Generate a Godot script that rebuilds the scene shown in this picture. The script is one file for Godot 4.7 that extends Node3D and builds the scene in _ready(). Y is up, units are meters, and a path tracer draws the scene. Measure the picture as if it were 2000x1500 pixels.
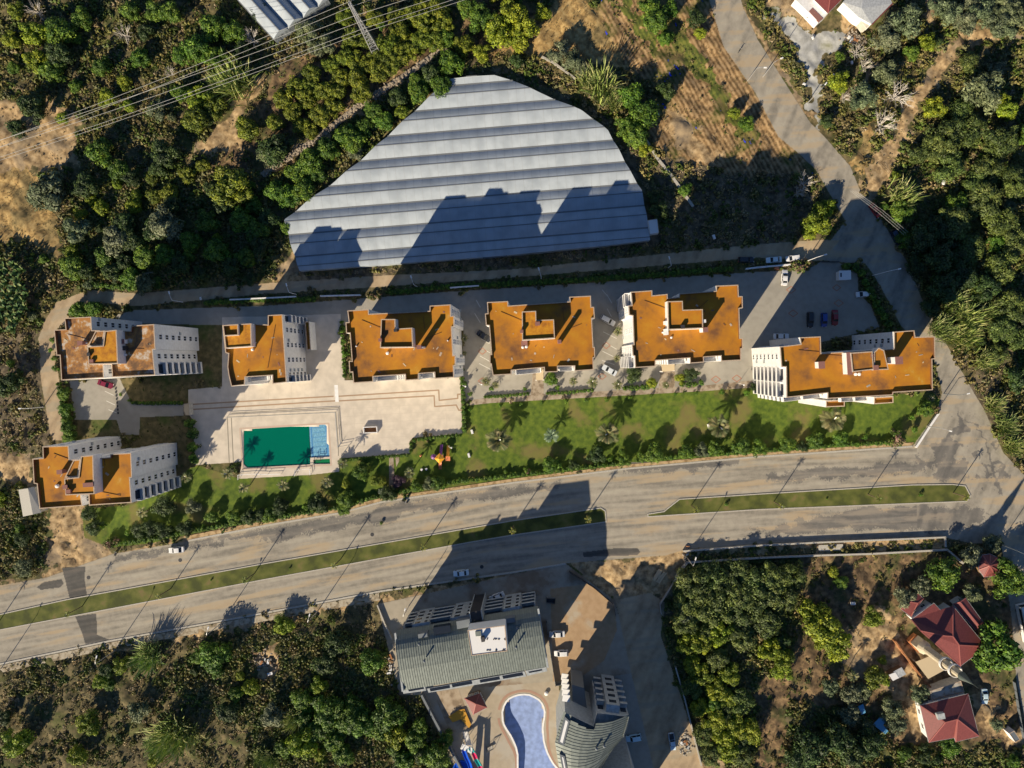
extends Node3D
# Bird's-eye view of a hillside housing estate. Metres; x to the right of the photograph, z towards its lower edge, y up.
const S := 6.8      # photograph pixels per metre on the ground
const H := 205.0    # height of the camera
const CX := 1060.0  # pixel straight below the camera
const CY := 705.0
const TS := 0.75    # ground texels per photograph pixel
const TX0 := -100.0
const TY0 := -100.0
const TW := 1650
const TH := 1275
var M := {}
var used := {}
var rng := RandomNumberGenerator.new()
var soft := PackedByteArray()
var hard := PackedByteArray()

class MB:
	var v := PackedVector3Array()
	var n := PackedVector3Array()
	var uv := PackedVector2Array()
	var c := PackedColorArray()
	var o := Vector3.ZERO
	var col := Color(1, 1, 1)
	var colored := false
	func _init(at := Vector3.ZERO):
		o = at
	func t(a: Vector3, b: Vector3, d: Vector3, hint: Vector3):
		var k := (d - a).cross(b - a)
		if k.length_squared() < 1e-12: return
		if k.dot(hint) < 0.0:
			var s := b
			b = d
			d = s
			k = -k
		k = k.normalized()
		v.append(a - o); v.append(b - o); v.append(d - o)
		for i in 3: n.append(k)
		for p in [a, b, d]: uv.append(Vector2((p.x * 6.8 + 1160.0) / 2200.0, (p.z * 6.8 + 805.0) / 1700.0))
		if colored:
			for i in 3: c.append(col)
	func q(a: Vector3, b: Vector3, d: Vector3, e: Vector3, hint: Vector3):
		t(a, b, d, hint); t(a, d, e, hint)
	func box(at: Vector3, size: Vector3, turn := 0.0, top := Vector2.ONE):
		var b := Basis(Vector3.UP, turn)
		var h := size * 0.5
		var p := []
		for y in [-1, 1]:
			for s in [Vector2(-1, -1), Vector2(1, -1), Vector2(1, 1), Vector2(-1, 1)]:
				var w: Vector2 = s * (top if y > 0 else Vector2.ONE)
				p.append(at + b * Vector3(w.x * h.x, y * h.y, w.y * h.z))
		q(p[4], p[5], p[6], p[7], Vector3.UP); q(p[0], p[1], p[2], p[3], Vector3.DOWN)
		for i in 4:
			var j := (i + 1) % 4
			q(p[i], p[j], p[j + 4], p[i + 4], (p[i] + p[j]) * 0.5 - at - Vector3(0, -h.y, 0))
	func bar(a: Vector3, b: Vector3, w: float, h := -1.0):     # a square bar between two points
		if h < 0.0: h = w
		var d := (b - a).normalized()
		var s := d.cross(Vector3.UP)
		if s.length() < 0.01: s = d.cross(Vector3.RIGHT)
		s = s.normalized()
		var u := s.cross(d).normalized()
		var r := [s * w * 0.5 + u * h * 0.5, -s * w * 0.5 + u * h * 0.5, -s * w * 0.5 - u * h * 0.5, s * w * 0.5 - u * h * 0.5]
		for i in 4:
			var j := (i + 1) % 4
			q(a + r[i], a + r[j], b + r[j], b + r[i], r[i] + r[j])
		q(a + r[0], a + r[1], a + r[2], a + r[3], -d); q(b + r[0], b + r[1], b + r[2], b + r[3], d)
	func tube(pts: Array, rad: Array, sides := 6, cap := true):
		var rings := []
		for i in pts.size():
			var d: Vector3 = (pts[mini(i + 1, pts.size() - 1)] - pts[maxi(i - 1, 0)]).normalized()
			var s := d.cross(Vector3.UP if absf(d.y) < 0.9 else Vector3.RIGHT).normalized()
			var u := s.cross(d)
			var ring := []
			for k in sides:
				var a := TAU * k / sides
				ring.append(pts[i] + (s * cos(a) + u * sin(a)) * rad[i])
			rings.append(ring)
		for i in pts.size() - 1:
			for k in sides:
				var l := (k + 1) % sides
				q(rings[i][k], rings[i][l], rings[i + 1][l], rings[i + 1][k], rings[i][k] + rings[i][l] - pts[i] * 2.0)
		if cap:
			for e in [0, pts.size() - 1]:
				for k in sides: t(pts[e], rings[e][k], rings[e][(k + 1) % sides], pts[e] - pts[1 if e == 0 else e - 1])
	func lathe(at: Vector3, prof: Array, sides := 16):          # prof: [radius, height] from the foot up
		for i in prof.size() - 1:
			for k in sides:
				var a := TAU * k / sides
				var b := TAU * (k + 1) / sides
				var da := Vector3(cos(a), 0, sin(a))
				var db := Vector3(cos(b), 0, sin(b))
				var up: float = prof[i + 1][1] - prof[i][1]
				var out: float = prof[i + 1][0] - prof[i][0]
				q(at + da * prof[i][0] + Vector3(0, prof[i][1], 0), at + db * prof[i][0] + Vector3(0, prof[i][1], 0), at + db * prof[i + 1][0] + Vector3(0, prof[i + 1][1], 0), at + da * prof[i + 1][0] + Vector3(0, prof[i + 1][1], 0), (da + db) * up + Vector3(0, -out * 2.0, 0))
	func loft(rows: Array):                                     # rows: [x, y low, y high, half width low, half width high]
		for i in rows.size() - 1:
			var r: Array = rows[i]
			var s: Array = rows[i + 1]
			for z in [-1.0, 1.0]: q(Vector3(r[0], r[1], r[3] * z), Vector3(s[0], s[1], s[3] * z), Vector3(s[0], s[2], s[4] * z), Vector3(r[0], r[2], r[4] * z), Vector3(0, 0, z))
			q(Vector3(r[0], r[2], -r[4]), Vector3(s[0], s[2], -s[4]), Vector3(s[0], s[2], s[4]), Vector3(r[0], r[2], r[4]), Vector3.UP)
			q(Vector3(r[0], r[1], -r[3]), Vector3(s[0], s[1], -s[3]), Vector3(s[0], s[1], s[3]), Vector3(r[0], r[1], r[3]), Vector3.DOWN)
		for e in [0, rows.size() - 1]:
			var r: Array = rows[e]
			q(Vector3(r[0], r[1], -r[3]), Vector3(r[0], r[1], r[3]), Vector3(r[0], r[2], r[4]), Vector3(r[0], r[2], -r[4]), Vector3(-1 if e == 0 else 1, 0, 0))
	func sheet(p: PackedVector2Array, y: float, up := true):
		var ix := Geometry2D.triangulate_polygon(p)
		for i in range(0, ix.size(), 3):
			var a := p[ix[i]]
			var b := p[ix[i + 1]]
			var d := p[ix[i + 2]]
			t(Vector3(a.x, y, a.y), Vector3(b.x, y, b.y), Vector3(d.x, y, d.y), Vector3.UP if up else Vector3.DOWN)
	func walls(p: PackedVector2Array, y0: float, y1: float, inward := false):
		var area := 0.0
		for i in p.size(): area += p[i].cross(p[(i + 1) % p.size()])
		var s := (1.0 if area > 0.0 else -1.0) * (-1.0 if inward else 1.0)
		for i in p.size():
			var a := p[i]
			var b := p[(i + 1) % p.size()]
			q(Vector3(a.x, y0, a.y), Vector3(b.x, y0, b.y), Vector3(b.x, y1, b.y), Vector3(a.x, y1, a.y), Vector3(b.y - a.y, 0, a.x - b.x) * s)
	func prism(p: PackedVector2Array, y0: float, y1: float):
		walls(p, y0, y1); sheet(p, y1); sheet(p, y0, false)
	func mesh() -> ArrayMesh:
		var a := []
		a.resize(Mesh.ARRAY_MAX)
		a[Mesh.ARRAY_VERTEX] = v; a[Mesh.ARRAY_NORMAL] = n; a[Mesh.ARRAY_TEX_UV] = uv
		if colored: a[Mesh.ARRAY_COLOR] = c
		var m := ArrayMesh.new()
		m.add_surface_from_arrays(Mesh.PRIMITIVE_TRIANGLES, a)
		return m

func P(px: float, py: float, h := 0.0) -> Vector3:
	var k := (1.0 - h / H) / S
	return Vector3((px - CX) * k, h, (py - CY) * k)
func poly(s: String, h := 0.0) -> PackedVector2Array:          # corners as the photograph shows them at height h, turned into metres
	var out := PackedVector2Array()
	for w in s.split(" ", false):
		var f := w.split_floats(",")
		var p := P(f[0], f[1], h)
		out.append(Vector2(p.x, p.z))
	return out
func pts3(s: String, h := 0.0) -> Array:
	var out := []
	for p in poly(s, h): out.append(Vector3(p.x, h, p.y))
	return out
func named(n: String) -> String:
	used[n] = used.get(n, -1) + 1
	return n if used[n] == 0 else "%s_%03d" % [n, used[n]]
func tag(o: Node, label: String, category := "", group := "", kind := ""):
	if label: o.set_meta("label", label)
	if category: o.set_meta("category", category)
	if group: o.set_meta("group", group)
	if kind: o.set_meta("kind", kind)
func thing(called: String, label: String, category: String, at := Vector3.ZERO, turn := 0.0, group := "") -> Node3D:
	var o := Node3D.new()
	o.name = named(called)
	add_child(o)
	o.position = at
	o.rotation.y = turn
	tag(o, label, category, group)
	return o
func inst(called: String, mesh: Mesh, mat: Material, parent: Node, tr := Transform3D()) -> MeshInstance3D:
	var o := MeshInstance3D.new()
	o.name = called
	o.mesh = mesh
	o.material_override = mat
	o.transform = tr
	parent.add_child(o, true)
	return o
func obj(called: String, mb: MB, mat: Material, parent: Node = null) -> MeshInstance3D:
	if parent == null:
		var o := inst(named(called), mb.mesh(), mat, self)
		o.position = mb.o
		return o
	return inst(called, mb.mesh(), mat, parent)
func struct(called: String, mb: MB, mat: Material, label: String, category := "ground"):
	var o := obj(called, mb, mat)
	tag(o, label, category, "", "structure")
	return o
func lin(r: float, g: float, b: float) -> Color: return Color(r, g, b).linear_to_srgb()

func noise_bytes(w: int, h: int, sd: int, freq: float, oct := 4, seamless := false, gain := 0.5) -> PackedByteArray:
	var f := FastNoiseLite.new()
	f.seed = sd
	f.noise_type = FastNoiseLite.TYPE_SIMPLEX_SMOOTH
	f.frequency = freq
	f.fractal_octaves = oct
	f.fractal_gain = gain
	var im: Image = f.get_seamless_image(w, h) if seamless else f.get_image(w, h, false, false, true)
	im.convert(Image.FORMAT_L8)
	return im.get_data()
func ramp_tex(stops: Array, sd: int, freq: float, size := 256, oct := 5, gain := 0.5) -> ImageTexture:   # stops: [place 0..1, linear colour]
	var d := noise_bytes(size, size, sd, freq, oct, true, gain)
	var g := Gradient.new()
	g.offsets = PackedFloat32Array(stops.map(func(s): return s[0]))
	g.colors = PackedColorArray(stops.map(func(s): return lin(s[1].r, s[1].g, s[1].b)))
	var lut := []
	for i in 256: lut.append(g.sample(i / 255.0))
	var out := PackedByteArray()
	out.resize(size * size * 3)
	for i in size * size:
		var k: Color = lut[d[i]]
		out[i * 3] = int(k.r * 255.0); out[i * 3 + 1] = int(k.g * 255.0); out[i * 3 + 2] = int(k.b * 255.0)
	return ImageTexture.create_from_image(Image.create_from_data(size, size, false, Image.FORMAT_RGB8, out))
func mat(key: String, r: float, g: float, b: float, rough := 0.8, metal := 0.0, tex: Texture2D = null, tile := 8.0) -> StandardMaterial3D:
	var m := StandardMaterial3D.new()
	m.resource_name = key
	m.albedo_color = lin(r, g, b)
	m.roughness = rough
	m.metallic = metal
	if tex:
		m.albedo_texture = tex
		m.uv1_triplanar = true
		m.uv1_world_triplanar = true
		m.uv1_scale = Vector3.ONE / tile
	M[key] = m
	return m

func _ready():
	rng.seed = 7
	# camera straight above the estate, its lens shifted so that the point below it is right of and above the middle
	var cam := Camera3D.new()
	cam.name = "camera"
	cam.projection = Camera3D.PROJECTION_FRUSTUM
	cam.near = 1.0
	cam.far = 4000.0
	cam.size = 1500.0 / S / H
	cam.frustum_offset = Vector2((1000.0 - CX) / S / H, -(750.0 - CY) / S / H)
	cam.transform = Transform3D(Basis(Vector3.RIGHT, -PI / 2), Vector3(0, H, 0))
	add_child(cam)
	var sky := ProceduralSkyMaterial.new()
	sky.sky_top_color = lin(0.046, 0.114, 0.275)
	sky.sky_horizon_color = lin(0.85, 0.97, 1.1)
	sky.sky_curve = 0.1
	sky.ground_bottom_color = lin(0.12, 0.1, 0.07)
	sky.ground_horizon_color = lin(0.3, 0.32, 0.34)
	sky.sun_angle_max = 12.0
	var env := Environment.new()
	env.background_mode = Environment.BG_SKY
	env.sky = Sky.new()
	env.sky.sky_material = sky
	env.background_energy_multiplier = SKY_E
	env.tonemap_mode = Environment.TONE_MAPPER_LINEAR
	env.tonemap_exposure = EXPO
	env.sdfgi_enabled = true
	env.ssao_enabled = true
	env.ssil_enabled = true
	var we := WorldEnvironment.new()
	we.name = "environment"
	we.environment = env
	add_child(we)
	var sun := DirectionalLight3D.new()
	sun.name = "sun"
	sun.light_color = Color(1.0, 0.935, 0.82)
	sun.light_energy = 1.6
	sun.light_angular_distance = 0.5
	sun.shadow_enabled = true
	var dir := Vector3(0.556, -0.477, -0.831).normalized()     # the way the light travels
	sun.transform = Transform3D(Basis.looking_at(dir, Vector3.UP), Vector3.ZERO)
	add_child(sun)
	materials()
	ground()
	roads()
	estate()
	hotel()
	houses()
	greenhouses()
	smalls()
	cars()
	plants()
	label_plants()

const SKY_E := 0.56
const EXPO := 1.6

func materials():
	var grain := ramp_tex([[0.2, Color(0.72, 0.72, 0.72)], [0.8, Color(1, 1, 1)]], 3, 0.03)
	var dust := ramp_tex([[0.25, Color(0.55, 0.5, 0.44)], [0.5, Color(0.85, 0.82, 0.78)], [0.75, Color(1, 1, 1)]], 5, 0.012)
	mat("white", 0.78, 0.775, 0.77, 0.75, 0.0, ramp_tex([[0.2, Color(0.88, 0.87, 0.86)], [0.8, Color(1, 1, 1)]], 6, 0.03), 9.0)
	mat("cream", 0.6, 0.56, 0.48, 0.8, 0.0, grain, 9.0)
	mat("cap", 0.52, 0.4, 0.29, 0.8, 0.0, grain, 4.0)
	mat("orange_cap", 0.55, 0.27, 0.07, 0.8, 0.0, grain, 4.0)
	mat("trim", 0.78, 0.78, 0.77, 0.6)
	mat("pane", 0.02, 0.025, 0.035, 0.08)
	mat("rail", 0.45, 0.47, 0.48, 0.4, 0.4)
	mat("dark", 0.03, 0.03, 0.035, 0.6)
	mat("concrete", 0.4, 0.38, 0.34, 0.9, 0.0, dust, 7.0)
	mat("kerb", 0.5, 0.47, 0.41, 0.9, 0.0, grain, 3.0)
	mat("stone", 0.36, 0.31, 0.25, 0.95, 0.0, dust, 2.0)
	mat("roof_orange", 1, 1, 1, 0.85, 0.0, ramp_tex([[0.12, Color(0.17, 0.07, 0.022)], [0.3, Color(0.28, 0.115, 0.018)], [0.45, Color(0.38, 0.15, 0.01)], [0.65, Color(0.435, 0.175, 0.006)], [0.82, Color(0.46, 0.205, 0.008)], [0.97, Color(0.5, 0.3, 0.09)]], 11, 0.0075, 512, 8, 0.62), 42.0)
	mat("roof_stained", 1, 1, 1, 0.85, 0.0, ramp_tex([[0.2, Color(0.14, 0.075, 0.035)], [0.4, Color(0.24, 0.12, 0.05)], [0.53, Color(0.36, 0.165, 0.04)], [0.64, Color(0.38, 0.2, 0.075)], [0.72, Color(0.44, 0.34, 0.25)], [0.9, Color(0.55, 0.48, 0.41)]], 14, 0.013, 512, 7, 0.66), 24.0)
	mat("roof_bright", 1, 1, 1, 0.85, 0.0, ramp_tex([[0.2, Color(0.32, 0.12, 0.01)], [0.5, Color(0.46, 0.19, 0.008)], [0.8, Color(0.54, 0.25, 0.012)]], 17, 0.02, 256, 6, 0.65), 14.0)
	mat("lining", 0.2, 0.085, 0.03, 0.85, 0.0, grain, 3.0)
	mat("chimney", 0.28, 0.13, 0.11, 0.85, 0.0, grain, 2.0)
	mat("terrace", 0.6, 0.53, 0.44, 0.7, 0.0, ramp_tex([[0.2, Color(0.84, 0.84, 0.84)], [0.8, Color(1, 1, 1)]], 21, 0.02), 18.0)
	mat("band", 0.33, 0.23, 0.15, 0.8)
	mat("deck", 0.4, 0.32, 0.23, 0.85, 0.0, dust, 12.0)
	mat("pool_water", 0.0, 0.13, 0.08, 0.06)
	mat("pool_blue", 0.2, 0.44, 0.62, 0.2, 0.0, grain, 5.0)
	mat("pool_green", 0.01, 0.17, 0.06, 0.1)
	mat("kidney", 0.27, 0.37, 0.66, 0.5, 0.0, grain, 16.0)
	mat("seam_roof", 0.185, 0.215, 0.2, 0.5, 0.25, grain, 12.0)
	mat("seam_rib", 0.11, 0.135, 0.125, 0.5, 0.25)
	mat("slate", 0.13, 0.15, 0.17, 0.6)
	mat("facade_grey", 0.42, 0.45, 0.46, 0.7, 0.0, grain, 9.0)
	mat("red_roof", 0.2, 0.048, 0.045, 0.6, 0.0, grain, 5.0)
	mat("red_ridge", 0.32, 0.1, 0.085, 0.6)
	mat("brick_wall", 0.42, 0.19, 0.08, 0.9, 0.0, dust, 3.0)
	mat("canvas", 0.55, 0.44, 0.28, 0.9)
	mat("minaret", 0.6, 0.52, 0.38, 0.8, 0.0, grain, 6.0)
	mat("metal_roof", 0.5, 0.52, 0.53, 0.45, 0.1, grain, 6.0)
	mat("film", 0.385, 0.43, 0.475, 0.4, 0.0, ramp_tex([[0.25, Color(0.78, 0.79, 0.8)], [0.75, Color(1, 1, 1)]], 25, 0.02), 30.0)
	mat("film_rib", 0.31, 0.33, 0.35, 0.5)
	mat("gutter", 0.16, 0.17, 0.18, 0.6)
	mat("steel", 0.5, 0.5, 0.5, 0.45, 0.5)
	mat("cable", 0.42, 0.42, 0.4, 0.5)
	mat("lamp_white", 0.8, 0.8, 0.8, 0.4)
	mat("tyre", 0.02, 0.02, 0.02, 0.9)
	mat("glass", 0.015, 0.018, 0.022, 0.05)
	mat("headlight", 0.7, 0.7, 0.68, 0.15)
	mat("tail", 0.35, 0.01, 0.01, 0.2)
	mat("timber", 0.2, 0.12, 0.06, 0.9)
	mat("tarp_blue", 0.1, 0.3, 0.5, 0.6)
	mat("tarp_white", 0.7, 0.7, 0.7, 0.7)
	mat("bark", 0.13, 0.09, 0.06, 0.95)
	mat("bark_pale", 0.5, 0.46, 0.41, 0.95)
	mat("purple", 0.18, 0.05, 0.22, 0.5)
	mat("yellow", 0.75, 0.35, 0.02, 0.5)
	mat("salmon", 0.7, 0.24, 0.1, 0.5)
	mat("slide_blue", 0.01, 0.1, 0.62, 0.25)
	mat("slide_teal", 0.03, 0.42, 0.4, 0.25)
	mat("slide_pink", 0.65, 0.03, 0.14, 0.25)
	mat("mark_white", 0.62, 0.6, 0.55, 0.8)
	mat("mark_red", 0.36, 0.16, 0.1, 0.9)
	mat("paver", 0.25, 0.24, 0.22, 0.9, 0.0, dust, 9.0)
	var leaf := StandardMaterial3D.new()
	leaf.vertex_color_use_as_albedo = true
	leaf.roughness = 0.65
	leaf.backlight_enabled = true
	leaf.backlight = Color(0.34, 0.38, 0.16)
	M["leaf"] = leaf
	for k in 4:
		var l: StandardMaterial3D = leaf.duplicate()
		l.albedo_color = [lin(1, 1, 1), lin(0.72, 0.8, 0.75), lin(0.95, 1.0, 0.85), lin(0.85, 1.0, 0.9)][k]
		M["leaf%d" % k] = l

# ---- the ground: one painted map of what covers it (soil, straw, lawn, asphalt ...), which the ground and the road sheets share
const SOFT := [
	[3, "500,200 560,120 700,55 880,-20 1060,-20 1040,80 960,120 880,110 860,100 520,340 470,330 400,330 480,260"],
	[2, "110,470 150,380 300,320 520,340 560,430 590,530 520,555 180,568 110,520"],
	[2, "520,340 640,270 800,150 880,110 900,150 830,190 770,250 660,345 560,425"],
	[4, "-100,200 90,195 160,230 150,320 95,340 -100,335"],
	[5, "-100,330 60,332 100,400 125,470 120,500 95,500 60,470 -100,480"],
	[4, "400,270 480,160 505,130 520,150 460,250 480,290 420,300 350,295"],
	[4, "575,470 600,530 590,560 530,560 545,520"],
	[6, "1180,-20 1385,-20 1480,190 1560,300 1600,350 1400,335 1290,300 1250,250 1290,180 1180,100 1130,60"],
	[5, "960,100 1060,20 1130,-20 1190,60 1230,130 1170,130 1090,120 1040,110"],
	[19, "1240,-20 1290,-20 1330,60 1385,130 1440,215 1480,280 1440,262 1375,165 1310,100 1265,40"], [19, "1190,-20 1215,-20 1260,60 1300,110 1280,110 1235,50"],
	[4, "1290,200 1340,230 1420,320 1400,330 1330,300"],
	[4, "508,338 560,304 640,248 735,178 815,125 862,90 872,96 822,138 742,192 648,262 566,320 516,350"],
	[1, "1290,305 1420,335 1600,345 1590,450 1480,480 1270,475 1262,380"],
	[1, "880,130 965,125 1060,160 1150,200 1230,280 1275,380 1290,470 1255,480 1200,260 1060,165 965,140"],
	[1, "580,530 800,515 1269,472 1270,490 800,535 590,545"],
	[0, "1590,90 2100,-20 2100,420 1720,420 1640,300 1600,230"],
	[5, "1655,325 1690,250 1715,210 1700,300 1680,335"],
	[4, "1680,330 1735,275 1775,185 1848,88 1875,72 1880,60 1935,28 1938,70 2100,55 2100,72 1880,88 1800,205 1762,285 1735,345 1700,400"],
	[4, "1690,150 1725,110 1730,130 1650,200 1620,205 1660,175"],
	[4, "1455,-100 1550,-100 1600,45 1580,65 1545,30 1490,15"],
	[4, "1800,-20 1835,-20 1825,45 1805,50"],
	[11, "1490,16 1545,32 1575,65 1640,60 1660,30 1700,45 1610,115 1600,140 1606,264 1583,244 1576,140 1540,70"],
	[4, "1640,10 1700,45 1670,90 1640,60"],
	[4, "1453,10 1470,30 1585,225 1578,240 1455,40"],
	[2, "1720,400 2100,330 2100,900 1965,880 1900,740 1800,560 1745,450"],
	[1, "1880,690 1960,700 1990,900 1962,880 1900,770"],
	[1, "-100,650 75,650 98,860 95,905 -100,905"],
	[4, "-100,870 60,890 75,960 -100,912"],
	[2, "-100,910 60,955 95,1020 92,1112 -100,1142"],
	[4, "85,980 160,985 175,1040 220,1085 150,1118 90,1135 95,1060"],
	[4, "-100,1145 90,1128 220,1080 520,1020 1000,936 1480,884 1790,864 1795,880 1480,905 1000,955 520,1040 -100,1170"],
	[0, "-100,1320 213,1262 740,1170 790,1290 840,1360 910,1500 910,1600 -100,1600"],
	[2, "400,1260 520,1230 740,1240 860,1370 910,1600 500,1600 480,1420 300,1330"],
	[4, "500,1270 540,1250 545,1320 500,1330"],
	[4, "740,1172 1104,1092 1110,1104 745,1184"],
	[4, "213,1262 740,1160 740,1176 213,1276"],
	[3, "1330,1090 1860,1075 1960,1150 2100,1180 2100,1600 1345,1600 1290,1180"],
	[2, "1340,1080 1560,1090 1570,1200 1540,1290 1470,1340 1480,1600 1345,1600 1295,1200"],
	[2, "1540,1370 1700,1400 1760,1460 2100,1460 2100,1600 1540,1600"],
	[4, "1680,1190 1730,1190 1760,1250 1822,1340 1815,1370 1750,1370 1690,1330 1630,1290"],
	[4, "1780,1370 1800,1370 1815,1430 1780,1430"],
	[4, "1900,1350 1935,1350 1955,1420 2100,1455 2100,1475 1930,1440 1905,1390"],
	[4, "1104,1100 1330,1072 1345,1100 1300,1175 1270,1160 1230,1180 1205,1172 1130,1128"],
	[4, "1270,1500 1350,1440 1360,1395 1390,1430 1420,1500 1400,1600 1260,1600"],
]
const HARD := [
	[7, "160,995 260,985 345,945 375,905 468,935 605,926 663,916 664,895 800,887 806,856 903,847 905,792 960,785 1373,763 1470,756 1480,772 1540,780 1822,766 1840,785 1790,866 1480,885 1227,908 1000,935 747,971 664,991 520,1014 368,1044 300,1060 215,1070 165,1050"],
	[14, "940,742 1046,730 1047,778 940,784"], [14, "1060,730 1160,722 1165,768 1062,778"], [14, "1208,590 1242,590 1240,715 1420,705 1373,762 1206,768"],
	[14, "236,740 375,740 375,800 256,785"], [14, "150,819 235,819 235,870 150,870"], [14, "268,815 372,815 385,910 340,925 265,880"], [14, "270,632 440,630 440,740 300,740"],
	[8, "-100,1168 0,1143 90,1128 220,1082 368,1057 520,1027 664,1003 747,981 1000,944 1227,916 1480,893 1781,873 1829,807 1840,767 1824,700 1760,637 1736,589 1707,538 1690,515 1637,512 1603,508 1605,493 1651,431 1593,331 1560,300 1520,267 1475,181 1413,91 1385,0 1340,-100 1420,-100 1451,13 1480,77 1583,240 1608,264 1661,325 1683,379 1701,397 1736,453 1773,514 1800,583 1829,637 1904,770 1923,801 1949,860 1960,884 2000,927 2100,1030 2100,1420 2000,1400 1985,1330 1975,1200 1955,1060 1900,1062 1843,1049 1480,1065 1333,1075 1300,1085 1104,1100 1000,1117 747,1153 480,1203 213,1251 0,1296 -100,1316"],
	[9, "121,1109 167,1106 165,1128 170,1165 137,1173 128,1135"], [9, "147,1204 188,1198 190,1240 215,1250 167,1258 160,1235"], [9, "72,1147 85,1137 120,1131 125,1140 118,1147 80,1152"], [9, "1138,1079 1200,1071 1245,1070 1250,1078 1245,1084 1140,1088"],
	[10, "1202,1172 1270,1158 1300,1178 1290,1240 1370,1480 1390,1600 1280,1600 1232,1315"],
	[10, "173,566 267,573 520,553 747,538 1000,526 1480,477 1605,468 1640,470 1605,510 1480,503 1000,542 747,560 520,574 267,598 187,590 140,615 112,650 110,700 122,790 130,860 100,860 80,743 75,660 88,626 110,590"],
	[12, "215,618 261,606 520,597 707,583 875,570 1480,531 1576,527 1603,511 1637,512 1675,535 1677,573 1701,597 1718,640 1480,700 1472,754 1373,762 960,784 903,786 905,640 700,620 667,640 270,632"],
	[12, "136,744 234,739 256,785 359,789 359,812 274,815 272,850 237,850 228,820 146,820"],
	[13, "737,1180 1104,1100 1202,1174 1233,1315 1110,1333 1085,1340 1060,1350 780,1358"],
	[15, "825,1352 1090,1330 1130,1600 920,1600"],
	[12, "1110,1333 1233,1315 1300,1600 1210,1600 1190,1500"],
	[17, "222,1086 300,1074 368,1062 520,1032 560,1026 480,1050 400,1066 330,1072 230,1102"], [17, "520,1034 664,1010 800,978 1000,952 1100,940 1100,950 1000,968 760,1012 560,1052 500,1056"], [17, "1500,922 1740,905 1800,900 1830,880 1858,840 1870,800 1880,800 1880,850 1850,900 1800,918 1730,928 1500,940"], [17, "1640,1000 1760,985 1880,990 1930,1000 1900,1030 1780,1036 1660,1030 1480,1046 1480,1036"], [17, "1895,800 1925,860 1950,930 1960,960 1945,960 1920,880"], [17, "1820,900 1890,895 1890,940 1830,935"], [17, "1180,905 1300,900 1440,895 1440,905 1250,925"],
	[18, "368,761 434,755 434,620 574,617 665,613 673,743 899,737 903,847 806,855 800,862 800,886 664,895 662,921 608,927 467,935 473,902 382,908 377,820 371,812 368,788"],
	[16, "1075,1150 1150,1140 1200,1180 1205,1230 1180,1290 1120,1333 1080,1330"],
]
# per class: dark, middle, light, second tone (linear base colours)
var PAL := [
	[Color(0.045, 0.042, 0.016), Color(0.105, 0.088, 0.036), Color(0.2, 0.155, 0.075), Color(0.08, 0.09, 0.02)],
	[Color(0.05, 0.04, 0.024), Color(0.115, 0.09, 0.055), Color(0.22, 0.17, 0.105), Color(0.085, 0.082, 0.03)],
	[Color(0.03, 0.04, 0.012), Color(0.075, 0.085, 0.022), Color(0.15, 0.14, 0.045), Color(0.13, 0.1, 0.06)],
	[Color(0.06, 0.04, 0.022), Color(0.14, 0.09, 0.045), Color(0.27, 0.18, 0.09), Color(0.08, 0.085, 0.025)],
	[Color(0.14, 0.095, 0.05), Color(0.34, 0.23, 0.115), Color(0.52, 0.38, 0.21), Color(0.26, 0.2, 0.13)],
	[Color(0.15, 0.1, 0.04), Color(0.36, 0.23, 0.085), Color(0.52, 0.37, 0.16), Color(0.17, 0.13, 0.055)],
	[Color(0.1, 0.062, 0.026), Color(0.26, 0.16, 0.07), Color(0.42, 0.28, 0.14), Color(0.1, 0.1, 0.024)],
	[Color(0.03, 0.06, 0.005), Color(0.078, 0.125, 0.009), Color(0.14, 0.19, 0.016), Color(0.17, 0.145, 0.045)],
	[Color(0.2, 0.182, 0.15), Color(0.31, 0.28, 0.228), Color(0.385, 0.347, 0.28), Color(0.4, 0.31, 0.2)],
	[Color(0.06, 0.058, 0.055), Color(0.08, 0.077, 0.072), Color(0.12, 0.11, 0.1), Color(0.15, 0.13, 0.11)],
	[Color(0.27, 0.2, 0.125), Color(0.4, 0.3, 0.19), Color(0.48, 0.37, 0.24), Color(0.33, 0.28, 0.2)],
	[Color(0.3, 0.3, 0.28), Color(0.38, 0.38, 0.36), Color(0.46, 0.46, 0.44), Color(0.22, 0.22, 0.15)],
	[Color(0.23, 0.21, 0.18), Color(0.33, 0.305, 0.26), Color(0.38, 0.355, 0.305), Color(0.28, 0.26, 0.22)],
	[Color(0.25, 0.22, 0.175), Color(0.34, 0.3, 0.235), Color(0.42, 0.37, 0.29), Color(0.22, 0.15, 0.095)],
	[Color(0.05, 0.045, 0.016), Color(0.115, 0.095, 0.036), Color(0.22, 0.165, 0.075), Color(0.07, 0.095, 0.016)],
	[Color(0.28, 0.235, 0.175), Color(0.37, 0.31, 0.23), Color(0.45, 0.39, 0.3), Color(0.4, 0.36, 0.3)],
	[Color(0.26, 0.165, 0.09), Color(0.38, 0.255, 0.145), Color(0.46, 0.34, 0.21), Color(0.42, 0.37, 0.29)],
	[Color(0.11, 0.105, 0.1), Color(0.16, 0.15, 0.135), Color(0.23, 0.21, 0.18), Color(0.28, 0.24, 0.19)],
	[Color(0.6, 0.53, 0.44), Color(0.6, 0.53, 0.44), Color(0.6, 0.53, 0.44), Color(0.6, 0.53, 0.44)],
	[Color(0.05, 0.07, 0.012), Color(0.1, 0.125, 0.018), Color(0.16, 0.17, 0.03), Color(0.22, 0.16, 0.06)],
]
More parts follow.
